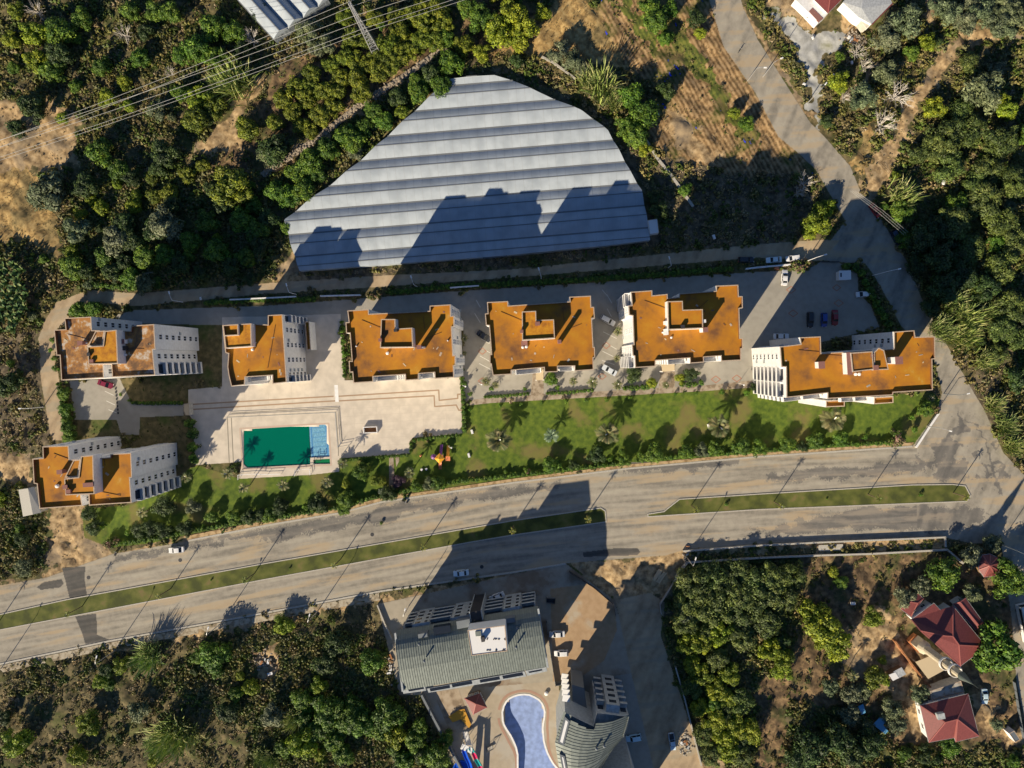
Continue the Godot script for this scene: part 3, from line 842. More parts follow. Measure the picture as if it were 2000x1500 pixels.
func estate():
	var b := MB.new()
	for x in [-0.62, 0.62]: b.box(Vector3(x, 0, 0.02), Vector3(0.1, 1.5, 0.14))
	b.box(Vector3(0, 0, 0.02), Vector3(0.1, 1.3, 0.12))
	for y in [-0.7, 0.7]: b.box(Vector3(0, y, 0.03), Vector3(1.14 if y > 0 else 1.5, 0.1, 0.14 if y > 0 else 0.26))
	win_frame = b.mesh()
	b = MB.new()
	for x in [-0.31, 0.31]: b.q(Vector3(x - 0.26, -0.65, 0.045), Vector3(x + 0.26, -0.65, 0.045), Vector3(x + 0.26, 0.65, 0.045), Vector3(x - 0.26, 0.65, 0.045), Vector3.BACK)
	win_pane = b.mesh()
	b = MB.new()
	b.box(Vector3(0, 0, 0.5), Vector3(1, 0.2, 1.0))
	b.box(Vector3(0, 0.5, 0.97), Vector3(0.98, 0.8, 0.06))
	for x in [-0.485, 0.485]: b.box(Vector3(x, 0.9, 0.49), Vector3(0.035, 1.6, 0.92))
	bal_slab = b.mesh()
	b = MB.new()
	b.q(Vector3(-0.36, 0.12, 0.04), Vector3(0.36, 0.12, 0.04), Vector3(0.36, 2.2, 0.04), Vector3(-0.36, 2.2, 0.04), Vector3.BACK)
	bal_door = b.mesh()
	b = MB.new()
	b.box(Vector3.ZERO, Vector3(0.8, 0.6, 0.35))
	ac_box = b.mesh()
	block("apartment block with white stains over its orange roof", 23.2, 7, "105,644 128,643 125.5,621 178,618.5 179.5,645 255,646 256,636 301,633 303.5,682 298,683 303,733 219,737 217,712 202,713 203,738 119.5,743 116.5,694.5 110,694.5", "roof_stained", [[9, 0.5, 1.0]], {
		"roofs": [["170,677 201,675 204.5,646.5 227.5,644 229,673.5 230.5,710.5 172.5,712", 2.8, 0.25, "roof_bright"], ["186,647 204,645.5 200,674.5 171,676.5", 1.7, 0.3, "roof_stained"]],
		"stacks": [[156, 670, 1.1, 0.9, 2.0, "chimney"], [178, 705, 0.9, 0.8, 3.9, "chimney"], [172, 692, 0.8, 0.8, 3.9, "dark"], [238, 667, 1.0, 1.0, 1.6, "white"], [240, 680, 0.9, 1.1, 1.4, "dark"]], "pipes": [[243, 693, 0.35, 0.7], [166, 670, 0.25, 0.5]]})
	block("smaller low apartment block rising out of the pool terrace", 16.4, 5, "434,635 490,632 523,634 523,615.5 551.5,614 560,747 532,750 531.5,733.5 479,737 478,752 451.5,755 446,732 444,716 446,691 440,689.5", "roof_orange", [[7, 0.3, 1.0], [4, 0.9, 1.0], [4, 0.0, 0.11]], {
		"roofs": [["434.7,635 490.7,631.5 491.4,677 440.3,680.5", 1.9, 0.35, "roof_bright"], ["434.7,635 465,633 465.5,655 437.5,656.5", 2.4, 0.9, "roof_orange"]],
		"pipes": [[492, 683, 0.35, 0.6], [496, 669, 0.3, 0.9]], "ledges": [["595,628 604,628 607.5,683 599,683.5", 5.2]]})
	block("orange roofed block with a rust red stair roof above the terrace", 21.5, 6, "678.2,606.4 720,604 720.5,613 839,607 839,597 880,594.5 880.6,617 887,617 887,638.6 882.4,639 885,694 889.7,694 889.7,714 886,715 887,737.4 849,740 848.4,728 818,730.4 817.6,741.6 791.6,743.4 791,732 729,736 729,746 690,748.6 688,727 682.4,727.6 681,705 687,705 683,651 676,651 674.7,629.5 681,629", "roof_orange", [[16, 0.15, 0.95], [20, 0.3, 0.98]], {
		"roofs": [["744,623 772,623 772.7,642 805,640 807,678.5 742,679.5", 2.9, 0.7, "roof_orange"]], "stacks": [[818, 678, 1.0, 0.8, 4.6, "chimney"], [824, 678, 0.4, 0.4, 4.4, "white"], [742, 664, 0.8, 0.8, 4.2, "chimney"], [772, 645, 0.9, 0.7, 4.2, "dark"]], "pipes": [[756, 690, 0.4, 0.5], [695, 676, 0.2, 0.4], [874, 665, 0.2, 0.4]]})
	block("middle orange roofed block between the two slanted parking bays", 21.5, 6, "951,590 992.3,588 992.7,597 1112.8,588.7 1112,579.6 1154,577.5 1154.8,599.2 1160.4,599.2 1161.8,621.6 1156.2,622.3 1159,677.6 1161.8,677.6 1162.5,698 1159,699.3 1159.7,722.4 1121.9,725.2 1121.9,715.4 1089.6,716 1089.6,726.6 1063,727.3 1062.3,718.2 999.3,723.8 999.3,731.5 962.2,733.6 958.7,711.2 956,711 956,691.6 959.4,691.6 955,636.3 949,635.6 946.8,612.5 952.4,611.8", "roof_orange", [[16, 0.1, 0.9], [20, 0.1, 0.9]], {
		"roofs": [["1019,608.3 1047,607 1047.6,625 1082,623.7 1084,661 1019.6,665", 2.9, 0.6, "roof_bright"]], "stacks": [[1093, 667, 0.9, 0.9, 4.6, "chimney"], [1019, 647, 0.8, 0.8, 4.2, "chimney"], [1050, 632, 1.0, 0.8, 3.9, "chimney"], [1024, 670, 1.4, 1.0, 1.2, "chimney"]], "pipes": [[1021, 678, 0.4, 0.4], [1028, 677, 0.4, 0.4]]})
	block("orange roofed block with white side balconies and white chimneys", 23.3, 6, "1232,570 1274,567 1274,577 1304,574 1304,582 1326,580 1327,573 1370,570 1398.7,568 1398.7,558 1442,556 1443,578.5 1450.5,578.5 1451,601.6 1444,603 1445.6,660 1451,660.4 1451,681 1447.7,681.5 1447.7,704 1408.5,706 1407.8,695.5 1375,698 1375,708 1347.6,710 1347,699.7 1281,704.6 1280.3,716 1240.4,718.6 1239,695.5 1235.5,694.8 1234,673 1237.6,672.4 1235.5,617 1228.5,616 1227,597 1234,596", "roof_orange", [[21, 0.05, 1.0], [25, 0.05, 0.6], [28, 0.0, 1.0], [36, 0.0, 1.0]], {
		"roofs": [["1303.4,588.3 1333.6,587.6 1334.3,605 1372.8,603.7 1373.5,641.5 1304.8,644.3", 2.9, 0.6, "roof_orange"]], "stacks": [[1302, 648, 0.9, 1.5, 2.4, "white"], [1378, 644, 1.1, 1.0, 4.4, "white"], [1376, 627, 0.8, 0.8, 3.4, "white"], [1302, 630, 0.8, 0.9, 2.6, "white"], [1334, 638, 0.9, 0.9, 4.0, "dark"]], "pipes": [[1312, 659, 0.3, 0.3], [1295, 649, 0.25, 0.4]]})
	block("longest orange roofed block at the corner of the road bend", 24.6, 7, "1523,677 1564,672 1562,659 1603,657 1604,690 1654,687 1700,684 1746,681 1746,648 1786,645 1788,658 1826,657 1827,701 1821,702 1822,762 1745,767 1744,772 1616,779 1616,768 1536,777 1535,717 1526,717", "roof_orange", [[19, 0.0, 1.0], [18, 0.05, 1.0], [16, 0.3, 0.73]], {
		"roofs": [["1661,689 1704,686 1707,722 1665,727", 2.4, 0.25, "roof_orange"], ["1707,688 1716,679 1727,684 1736,722 1707,723", 2.1, 0.25, "roof_orange"]], "stacks": [[1605, 713, 1.4, 1.6, 2.6, "white"], [1756, 704, 1.7, 1.7, 4.2, "white"], [1659, 710, 1.0, 5.4, 2.9, "white"], [1711, 718, 1.1, 1.0, 3.2, "chimney"], [1704, 695, 0.8, 1.0, 3.0, "chimney"]], "pipes": [[1673, 731, 0.4, 0.4], [1680, 731, 0.4, 0.4]],
		"ledges": [["1613,783 1650,781 1650,794 1613,795.5", 20.0], ["1707,776 1745,774 1745,787 1707,789.5", 20.0]]})
	block("orange roofed block beside the pale tin shed", 22.8, 7, "82.7,872 133.7,870.5 135.5,898 215,893 215.3,887 256,884.5 258,932.5 253.5,933.5 257,982 173.7,987.5 172.8,966 157.5,966.5 161,988 76.8,994 71.7,945.5 65.7,944.5 63,896 83.6,894.5", "roof_orange", [[7, 0.5, 1.0]], {
		"roofs": [["158,891 182,889 183,930 184.7,965 127.8,967.5 125,935 153,932", 2.8, 0.25, "roof_orange"], ["143,899 157.5,897 152,931 126,933", 1.7, 0.25, "roof_orange"]],
		"stacks": [[116, 922, 1.2, 0.9, 2.0, "chimney"], [127, 951, 1.0, 0.8, 4.0, "dark"], [133, 960, 1.0, 0.8, 4.0, "chimney"], [172, 947, 2.4, 0.9, 3.6, "chimney"], [186, 921, 0.9, 1.1, 1.6, "white"], [188, 908, 0.8, 0.8, 1.5, "chimney"]], "pipes": [[109, 950, 0.5, 0.4], [188, 935, 0.4, 1.2]]})

# ---- grey hotel with its vaulted and curved roofs
func lerp3(a: Vector3, b: Vector3, c: Vector3, d: Vector3, u: float, v: float) -> Vector3: return a.lerp(b, u).lerp(d.lerp(c, u), v)
func hotel():
	var at := P(920, 1240)
	var o := thing("hotel", "grey vaulted hotel with a square white roof block", "hotel", at)
	var h := 15.2
	var a := P(770, 1240, h)
	var e := P(1051, 1192, h)
	var d := P(1070, 1305, h)
	var f := P(786, 1352, h)
	var prof := [[0.0, -3.4], [0.06, -1.9], [0.12, -0.8], [0.18, -0.1], [0.26, 0.25], [0.42, 0.4], [0.62, 0.2], [0.8, -0.3], [1.0, -1.0]]
	var b := MB.new(at)
	for i in prof.size() - 1:
		var v0: float = prof[i][0]
		var v1: float = prof[i + 1][0]
		var y0 := Vector3(0, prof[i][1], 0)
		var y1 := Vector3(0, prof[i + 1][1], 0)
		b.q(lerp3(a, e, d, f, 0, v0) + y0, lerp3(a, e, d, f, 1, v0) + y0, lerp3(a, e, d, f, 1, v1) + y1, lerp3(a, e, d, f, 0, v1) + y1, Vector3.UP)
	var roof := obj("roof", b, M["seam_roof"], o)
	for k in 61:
		b = MB.new(at)
		for i in prof.size() - 1:
			b.bar(lerp3(a, e, d, f, k / 60.0, prof[i][0]) + Vector3(0, prof[i][1] + 0.03, 0), lerp3(a, e, d, f, k / 60.0, prof[i + 1][0]) + Vector3(0, prof[i + 1][1] + 0.03, 0), 0.09, 0.09)
		obj("standing_seam", b, M["seam_rib"], roof)
	b = MB.new(at)
	var wp := poly("776,1243 1047,1197 1066,1304 790,1349", h)
	b.walls(wp, -0.3, h - 3.0)
	for s in [0.0, 1.0]:
		for i in prof.size() - 1:
			var q0 := lerp3(a, e, d, f, s, prof[i][0])
			var q1 := lerp3(a, e, d, f, s, prof[i + 1][0])
			b.q(q0 + Vector3(0, -3.8, 0), q1 + Vector3(0, -3.8, 0), q1 + Vector3(0, prof[i + 1][1], 0), q0 + Vector3(0, prof[i][1], 0), a - e if s == 0.0 else e - a)
	obj("wall", b, M["slate"], o)
	b = MB.new(at)
	b.bar(a + Vector3(0, -1.4, 0), f + Vector3(0, -0.6, 0), 0.5, 0.7)
	b.bar(e + Vector3(0, -1.4, 0), d + Vector3(0, -0.6, 0), 0.5, 0.7)
	obj("barge_board", b, M["facade_grey"], o)
	# the deep eave on the pool side with its sunken glass strips
	b = MB.new(at)
	var ep := poly("788,1349 832,1343 837,1350 1000,1332 1028,1326 1030,1320 1068,1307 1069,1312 1032,1325 1030,1331 838,1356 831,1350 790,1356", h - 1.0)
	for w in ["786,1347 830,1341 832,1349 788,1355", "834,1345 1024,1311 1028,1321 837,1353", "1026,1310 1067,1303 1069,1311 1030,1320"]: b.prism(poly(w, h - 1.0), h - 1.7, h - 1.0)
	var eave := obj("eave", b, M["facade_grey"], o)
	for w in ["797,1347 827,1342 828,1345.5 799,1350.5", "839,1345 878,1338 879,1343.5 841,1350.5", "882,1337 921,1330 922.5,1335.5 884,1342.5", "937,1328 975,1321 976.5,1327 938,1333.5", "981,1320 1020,1313 1022,1319 983,1326", "1032,1312 1058,1307 1059,1309.5 1034,1314.5"]:
		b = MB.new(at)
		b.sheet(poly(w, h - 1.0), h - 0.96)
		obj("skylight", b, M["pane"], eave)
	# front towards the road: bays of balconies, pale panels with windows and a dark stair strip
	var fa := P(778, 1241, h) * Vector3(1, 0, 1)
	var fe := P(1046, 1195, h) * Vector3(1, 0, 1)
	var along := (fe - fa).normalized()
	var n := Vector3(along.z, 0, -along.x)
	var len := fa.distance_to(fe)
	var turn := atan2(-along.z, along.x)
	for m in [[0.02, 0.09, "b"], [0.09, 0.21, "p"], [0.21, 0.375, "b"], [0.375, 0.53, "p"], [0.53, 0.61, "s"], [0.61, 0.76, "b"], [0.76, 0.89, "p"], [0.89, 1.0, "b"]]:
		var w: float = (m[1] - m[0]) * len
		var mid: Vector3 = fa + along * len * (m[0] + m[1]) * 0.5
		if m[2] == "b":
			for k in 4:
				b = MB.new(at)
				b.box(mid + n * 0.5 + Vector3(0, 1.4 + k * 2.65, 0), Vector3(w - 0.2, 0.22, 1.1), turn)
				b.box(mid + n * 1.05 + Vector3(0, 1.95 + k * 2.65, 0), Vector3(w - 0.2, 0.9, 0.1), turn)
				for s in [-0.5, 0.5]: b.box(mid + along * (w - 0.35) * s + n * 0.5 + Vector3(0, 2.55 + k * 2.65, 0), Vector3(0.15, 2.1, 1.0), turn)
				var bal := obj("balcony", b, M["facade_grey"], o)
				b = MB.new(at)
				b.box(mid + n * 0.05 + Vector3(0, 2.6 + k * 2.65, 0), Vector3(w * 0.7, 1.9, 0.08), turn)
				obj("door", b, M["pane"], bal)
		elif m[2] == "p":
			b = MB.new(at)
			b.box(mid + n * 0.5 + Vector3(0, 5.8, 0), Vector3(w - 0.1, 11.4, 1.0), turn)
			var panel := obj("bay_panel", b, M["facade_grey"], o)
			for k in 4:
				for s in [[-0.22, 1.5], [0.3, 0.8]]:
					b = MB.new(at)
					b.box(mid + along * w * s[0] + n * 1.02 + Vector3(0, 2.7 + k * 2.65, 0), Vector3(s[1], 1.2, 0.06), turn)
					obj("window", b, M["pane"], panel)
		else:
			b = MB.new(at)
			b.box(mid + n * 1.2 + Vector3(0, 7.0, 0), Vector3(w, 14.0, 2.4), turn)
			var stair := obj("stair_shaft", b, M["dark"], o)
			for s in [-0.5, 0.5]:
				b = MB.new(at)
				b.box(mid + along * (w + 0.2) * s + n * 1.3 + Vector3(0, 7.2, 0), Vector3(0.2, 14.4, 2.8), turn)
				obj("fin", b, M["facade_grey"], stair)
	for r in [["846,1226 879,1221 881,1234 848,1240", 14.9, "pane"], ["891,1214 917,1209 919,1224 893,1229", 15.2, "slate"], ["816,1239 834,1236 835,1244 817,1247", 15.6, "slate"], ["986,1209 1005,1206 1006,1215 988,1218", 15.4, "slate"]]:
		b = MB.new(at)
		b.prism(poly(r[0], r[1]), 13.2, r[1])
		obj("dormer", b, M[r[2]], roof)
	var wb := poly("913,1231 986.5,1221 991,1272 921,1281", 19.8)
	flat_roof(o, at, wb, 15.0, 19.8, 0.12, "trim", "tarp_white", "rooftop_", 0.2)
	b = MB.new(at)
	b.prism(poly("928,1234 939,1232 940,1242 929,1243", 20.0), 19.6, 20.0)
	obj("hatch", b, M["seam_roof"], o)
	b = MB.new(at)
	var q := P(943, 1249, 20.8)
	b.box(Vector3(q.x, 20.3, q.z), Vector3(0.9, 1.3, 1.2), 0.2)
	obj("chimney", b, M["dark"], o)
	for k in 11:
		b = MB.new(at)
		q = P(952 + k * 3.4 + sin(k * 5.0) * 4.0, 1259 + cos(k * 3.1) * 11.0, 19.72)
		b.box(q + Vector3(0, 0.05, 0), Vector3(0.5, 0.1, 0.25), k * 1.3)
		obj("roof_patch", b, M["dark"], o)
	for w in [[818, 1259], [828, 1292], [1009, 1228], [1008, 1265]]:
		b = MB.new(at)
		q = P(w[0], w[1], 17.4)
		b.lathe(Vector3(q.x, 15.9, q.z), [[0.22, 0.0], [0.22, 1.3], [0.36, 1.4], [0.0, 1.7]], 8)
		obj("vent", b, M["slate"], o)
	# the curved wing
	at = P(1160, 1440)
	o = thing("hotel", "grey hotel wing with a curved ribbed roof by the kidney pool", "hotel", at)
	h = 19.6
	b = MB.new(at)
	var body := poly("1088,1452 1104,1394 1160,1421 1166,1394 1229,1402 1217,1443 1199,1462 1178,1496 1122,1560 1096,1545", h)
	b.walls(body, -0.3, h - 0.4); b.sheet(body, h - 1.6)
	obj("wall", b, M["facade_grey"], o)
	# roof strips: rows that run across, each bent upwards in the middle
	var left := [P(1101, 1391, h), P(1092, 1420, h), P(1084, 1451, h), P(1090, 1490, h), P(1098, 1540, h)]
	var right := [P(1232, 1398, h), P(1227, 1420, h), P(1219, 1444, h), P(1200, 1464, h), P(1170, 1505, h)]
	roof = null
	var rows := 40
	var cols := 8
	b = MB.new(at)
	var grid := []
	for j in rows + 1:
		var t := j / float(rows) * 4.0
		var i := mini(3, int(t))
		var l: Vector3 = left[i].lerp(left[i + 1], t - i)
		var r: Vector3 = right[i].lerp(right[i + 1], t - i)
		var row := []
		for k in cols + 1:
			var u := k / float(cols)
			var arch := sin(u * PI)
			row.append(l.lerp(r, u) + Vector3(0, arch * 1.5 - 0.5 * maxf(0.0, u - 0.75) * 4.0 - 0.4, 0) + (right[1] - right[0]).normalized() * arch * 1.9)
		grid.append(row)
	for j in rows:
		for k in cols:
			if j < 9 and k < 4 and k >= 1 and j < 6 - (4 - k): continue
			b.q(grid[j][k], grid[j][k + 1], grid[j + 1][k + 1], grid[j + 1][k], Vector3.UP)
	roof = obj("roof", b, M["seam_roof"], o)
	for j in rows + 1:
		b = MB.new(at)
		for k in cols:
			if (j < 6 and k < 4) or j % 2: continue
			b.bar(grid[j][k] + Vector3(0, 0.05, 0), grid[j][k + 1] + Vector3(0, 0.05, 0), 0.07, 0.05)
		if b.v.size(): obj("standing_seam", b, M["seam_rib"], roof)
	b = MB.new(at)
	b.prism(poly("1117,1337 1141,1344 1149,1404 1119,1398", 10.5), -0.3, 10.5)
	obj("lower_wing", b, mat("wing_flat", 0.17, 0.18, 0.18, 0.8), o)
	for w in ["1103,1400 1113,1409 1101,1457 1090,1450", "1093,1473 1103,1477 1110,1510 1100,1510"]:
		b = MB.new(at)
		b.prism(poly(w, h + 0.5), h - 1.5, h + 0.5)
		var sk := obj("roof_light", b, M["slate"], o)
		b = MB.new(at)
		var inner := inset(poly(w, h + 0.52), 0.45)
		b.sheet(inner, h + 0.52)
		obj("pane", b, M["trim"], sk)
	# face towards the road
	fa = P(1166, 1394, h) * Vector3(1, 0, 1)
	fe = P(1229, 1402, h) * Vector3(1, 0, 1)
	along = (fe - fa).normalized()
	n = Vector3(along.z, 0, -along.x)
	len = fa.distance_to(fe)
	turn = atan2(-along.z, along.x)
	b = MB.new(at)
	b.box((fa + fe) * 0.5 + n * 1.0 + Vector3(0, 8.8, 0), Vector3(len * 0.42, 18.2, 2.0), turn)
	var pn := obj("bay_panel", b, M["facade_grey"], o)
	for k in 5:
		b = MB.new(at)
		b.box((fa + fe) * 0.5 + n * 2.02 + Vector3(0, 2.6 + k * 3.3, 0), Vector3(1.9, 1.4, 0.06), turn)
		obj("window", b, M["pane"], pn)
		for s in [-0.36, 0.36]:
			b = MB.new(at)
			var mid2: Vector3 = (fa + fe) * 0.5 + along * len * s + n * 0.8
			b.box(mid2 + Vector3(0, 1.3 + k * 3.3, 0), Vector3(len * 0.24, 0.25, 1.6), turn)
			b.box(mid2 + n * 0.75 + Vector3(0, 1.9 + k * 3.3, 0), Vector3(len * 0.24, 0.9, 0.1), turn)
			var bl := obj("balcony", b, M["facade_grey"], o)
			b = MB.new(at)
			b.box(mid2 - n * 0.75 + Vector3(0, 2.6 + k * 3.3, 0), Vector3(len * 0.18, 2.1, 0.08), turn)
			obj("door", b, M["pane"], bl)
	for k in 5:
		b = MB.new(at)
		q = P(1107, 1388, h)
		b.box(Vector3(q.x, 1.8 + k * 3.2, q.z - 0.9), Vector3(1.9, 0.3, 1.8), -0.15)
		obj("balcony", b, M["trim"], o)
	for w in [[1165, 1461], [1180, 1456]]:
		b = MB.new(at)
		q = P(w[0], w[1], h + 1.5)
		b.lathe(Vector3(q.x, h + 0.3, q.z), [[0.25, 0.0], [0.25, 1.6], [0.4, 1.7], [0.0, 2.0]], 8)
		obj("vent", b, M["slate"], o)
	b = MB.new(at)
	b.prism(poly("1120,1520 1235,1506 1275,1640 1150,1700", h), -0.3, h - 0.5)
	obj("rear_wing", b, M["facade_grey"], o)
	b = MB.new()
	b.prism(poly("1180,1500 1224,1490 1232,1540 1190,1550", 3.0), -0.1, 3.0)
	tag(obj("porch_roof", b, M["tarp_white"]), "flat white porch roof cut off below the curved wing", "porch")

# ---- houses, mosque and sheds
func slab_roof(o: Node3D, at: Vector3, name_of: String, pts: Array, faces: Array, m: Material):
	var b := MB.new(at)
	for f in faces:
		for i in range(1, f.size() - 1): b.t(pts[f[0]], pts[f[i]], pts[f[i + 1]], Vector3.UP)
	return obj(name_of, b, m, o)
func hip(called: String, label: String, cat: String, eave: String, he: float, ridge: Array, faces: Array, wall: String, roof: String) -> Node3D:
	var pts := pts3(eave, he)
	var ne := pts.size()
	for r in ridge: pts.append(P(r[0], r[1], r[2]))
	var c := Vector3.ZERO
	for i in ne: c += pts[i] / ne
	var at := Vector3(c.x, 0, c.z)
	var o := thing(called, label, cat, at)
	var p := poly(eave, he)
	var b := MB.new(at)
	b.walls(inset(p, 0.45), -0.3, he - 0.05)
	var w := obj("wall", b, M[wall], o)
	var r: MeshInstance3D = slab_roof(o, at, "roof", pts, faces, M[roof])
	b = MB.new(at)
	for i in ne:
		b.bar(pts[i] - Vector3(0, 0.08, 0), pts[(i + 1) % ne] - Vector3(0, 0.08, 0), 0.14, 0.16)
	obj("gutter", b, M["facade_grey"], r)
	for f in faces:                        # ridge caps along the joints between faces
		for i in f.size():
			var i0: int = f[i]
			var i1: int = f[(i + 1) % f.size()]
			if maxi(i0, i1) >= ne and i0 < i1:
				b = MB.new(at)
				b.bar(pts[i0] + Vector3(0, 0.05, 0), pts[i1] + Vector3(0, 0.05, 0), 0.28, 0.12)
				obj("ridge_cap", b, M["red_ridge"], r)
	for i in ne:                           # windows on the sides that face the middle
		var e0 := Vector2(pts[i].x, pts[i].z)
		var e1 := Vector2(pts[(i + 1) % ne].x, pts[(i + 1) % ne].z)
		if e0.distance_to(e1) < 4.0: continue
		var n := Vector2(e1.y - e0.y, e0.x - e1.x).normalized()
		var m := (e0 + e1) * 0.5
		if n.dot(m - Vector2(c.x, c.z)) < 0: n = -n
		for t in [0.3, 0.7]:
			var q: Vector2 = e0.lerp(e1, t) - n * 0.45
			var wn := inst("window", win_frame, M["trim"], w, Transform3D(Basis(Vector3(n.y, 0, -n.x), Vector3.UP, Vector3(n.x, 0, n.y)), Vector3(q.x, 1.8, q.y) - at))
			inst("pane", win_pane, M["pane"], wn)
	return o

func houses():
	var b := MB.new()
	hip("house", "red hip roofed mosque house under the minaret's shadow", "house", "1780,1210 1824,1178 1842,1197 1861,1183 1926,1263 1876,1301", 4.6, [[1798, 1232, 6.4], [1845, 1242, 6.6], [1861, 1243, 6.6], [1873, 1260, 6.4]],
		[[0, 1, 2, 3, 8, 7, 6], [3, 4, 9, 8], [4, 5, 9], [6, 7, 8, 9, 5], [0, 6, 5]], "white", "red_roof")
	hip("porch", "dark red porch roof on the far side of the mosque house", "porch", "1862,1180 1886,1168 1920,1215 1906,1231", 3.4, [[1875, 1176, 4.0], [1912, 1222, 4.0]], [[0, 1, 4], [1, 2, 5, 4], [2, 3, 5], [3, 0, 4, 5]], "white", "red_roof")
	hip("shed", "small dark red roofed shed partly hidden by olive trees", "shed", "1760,1190 1794,1160 1804,1169 1779,1204", 3.0, [[1778, 1176, 3.6], [1792, 1178, 3.6]], [[0, 1, 4], [1, 2, 5, 4], [2, 3, 5], [3, 0, 4, 5]], "white", "red_roof")
	var r2 := hip("house", "red hip roofed house with a white roof tank", "house", "1797,1378 1891,1355 1912,1438 1867,1449 1864,1441 1814,1450", 4.4, [[1846, 1411, 6.8], [1870, 1405, 6.8]],
		[[0, 1, 7, 6], [1, 2, 7], [2, 3, 7], [3, 4, 7], [4, 5, 6, 7], [5, 0, 6]], "white", "red_roof")
	var at := r2.position
	b = MB.new(at)
	var q := P(1837, 1398, 7.2)
	b.box(q, Vector3(2.0, 0.9, 1.6), 0.2)
	b.box(q + Vector3(0.1, -0.9, 0.2), Vector3(1.6, 0.9, 1.2), 0.2)
	obj("roof_tank", b, M["facade_grey"], r2)
	hip("gazebo", "red octagonal pavilion roof between two round trees", "gazebo", "1912,1097 1919,1084 1934,1082 1948,1089 1954,1100 1951,1115 1945,1125 1922,1127 1912,1113", 3.4, [[1933, 1105, 5.2]], [[0, 1, 9], [1, 2, 9], [2, 3, 9], [3, 4, 9], [4, 5, 9], [5, 6, 9], [6, 7, 9], [7, 8, 9], [8, 0, 9]], "timber", "red_roof")
	hip("gazebo", "rust brown square pavilion beside the kidney pool", "gazebo", "907,1364 937,1354 951,1382 924,1396", 3.2, [[929, 1375, 4.8]], [[0, 1, 4], [1, 2, 4], [2, 3, 4], [3, 0, 4]], "timber", "red_roof")
	hip("house", "white walled house with a red roof at the top edge", "house", "1589,-2 1617,26 1643,0 1660,-60 1600,-70", 5.0, [[1625, -30, 6.6]], [[0, 1, 5], [1, 2, 5], [2, 3, 5], [3, 4, 5], [4, 0, 5]], "white", "red_roof")
	var o := thing("porch", "flat white roofed terrace wing of the top house", "porch", P(1575, 5))
	b = MB.new(o.position)
	b.prism(poly("1553,-1 1588,-2 1617,27 1599,43", 3.6), -0.2, 3.6)
	obj("wall", b, M["white"], o)
	b = MB.new(o.position)
	b.prism(poly("1580,22 1587,15 1608,36 1599,43", 3.7), 3.3, 3.72)
	obj("balcony_floor", b, M["chimney"], o)
	o = thing("shed", "pale grey metal roofed shed beside the top house", "shed", P(1690, 20))
	b = MB.new(o.position)
	var mr := [P(1646, 4, 4.6), P(1676, 33, 4.6), P(1703, 48, 4.2), P(1743, 7, 4.2), P(1727, -30, 4.6), P(1690, -45, 5.4), P(1683, 16, 5.4)]
	for i in 6: b.t(mr[6], mr[i], mr[(i + 1) % 6], Vector3.UP)
	obj("roof", b, M["metal_roof"], o)
	b = MB.new(o.position)
	b.walls(poly("1647,4 1677,32 1703,46 1741,7 1727,-28 1690,-43", 4.4), -0.2, 4.15)
	obj("wall", b, M["white"], o)
	b = MB.new(o.position)
	b.bar(mr[2] + Vector3(0, 0.02, 0), mr[3] + Vector3(0, 0.02, 0), 0.3, 0.25)
	obj("eave_board", b, M["red_roof"], o)
	b = MB.new(o.position)
	b.prism(poly("1676,33 1682,27 1700,48 1693,55", 3.2), -0.2, 3.2)
	obj("lean_to", b, M["cream"], o)
	# annex slab, canopy
	o = thing("annex", "flat pale concrete roofed annex above the house with the tank", "annex", P(1850, 1350))
	flat_roof(o, o.position, poly("1817,1350 1877,1330 1884,1352 1820,1368", 3.2), -0.2, 3.2, 0.12, "cream", "concrete", "annex_", 0.2)
	o = thing("canopy", "beige stretched canopy over the yard beneath the minaret", "canopy", P(1818, 1300))
	b = MB.new(o.position)
	b.prism(poly("1788,1293 1820,1280 1848,1307 1813,1326", 3.0), 2.9, 3.0)
	obj("cloth", b, M["canvas"], o)
	for w in [[1789, 1293], [1819, 1281], [1846, 1307], [1814, 1324]]:
		b = MB.new(o.position)
		q = P(w[0], w[1], 3.0)
		b.tube([Vector3(q.x, -0.2, q.z), Vector3(q.x, 2.9, q.z)], [0.06, 0.06])
		obj("post", b, M["steel"], o)
	# minaret
	at = P(1788, 1252)
	o = thing("minaret", "tall beige minaret with two ringed balconies and a spire", "minaret", at)
	b = MB.new(at)
	b.prism(poly("1770,1250 1785,1236 1806,1256 1790,1272"), -0.3, 1.2)
	obj("plinth", b, mat("terracotta", 0.5, 0.19, 0.07, 0.85, 0.0, M["concrete"].albedo_texture, 3.0), o)
	b = MB.new(at)
	b.box(at + Vector3(0, 2.8, 0), Vector3(3.0, 3.4, 3.0), 0.75)
	obj("base", b, M["minaret"], o)
	b = MB.new(at)
	b.lathe(at, [[1.9, 4.5], [1.3, 6.2], [1.15, 6.3], [1.1, 14.4]], 14)
	b.lathe(at, [[1.1, 15.8], [1.05, 18.6]], 14)
	b.lathe(at, [[1.0, 20.0], [0.95, 22.8]], 14)
	obj("shaft", b, M["minaret"], o)
	for y in [14.4, 18.6]:
		b = MB.new(at)
		b.lathe(at, [[1.1, y], [1.75, y + 0.5], [1.75, y + 0.6], [1.0, y + 0.6]], 18)
		b.lathe(at, [[1.05, y + 0.5], [1.05, y + 1.5]], 14)
		var bal := obj("balcony", b, M["minaret"], o)
		b = MB.new(at)
		b.lathe(at, [[1.72, y + 0.6], [1.72, y + 1.35], [1.6, y + 1.35], [1.6, y + 0.6]], 18)
		obj("parapet", b, M["white"], bal)
	b = MB.new(at)
	b.lathe(at, [[1.1, 22.7], [1.1, 22.9], [0.55, 25.2], [0.06, 27.6], [0.05, 29.6]], 14)
	obj("spire", b, M["seam_rib"], o)
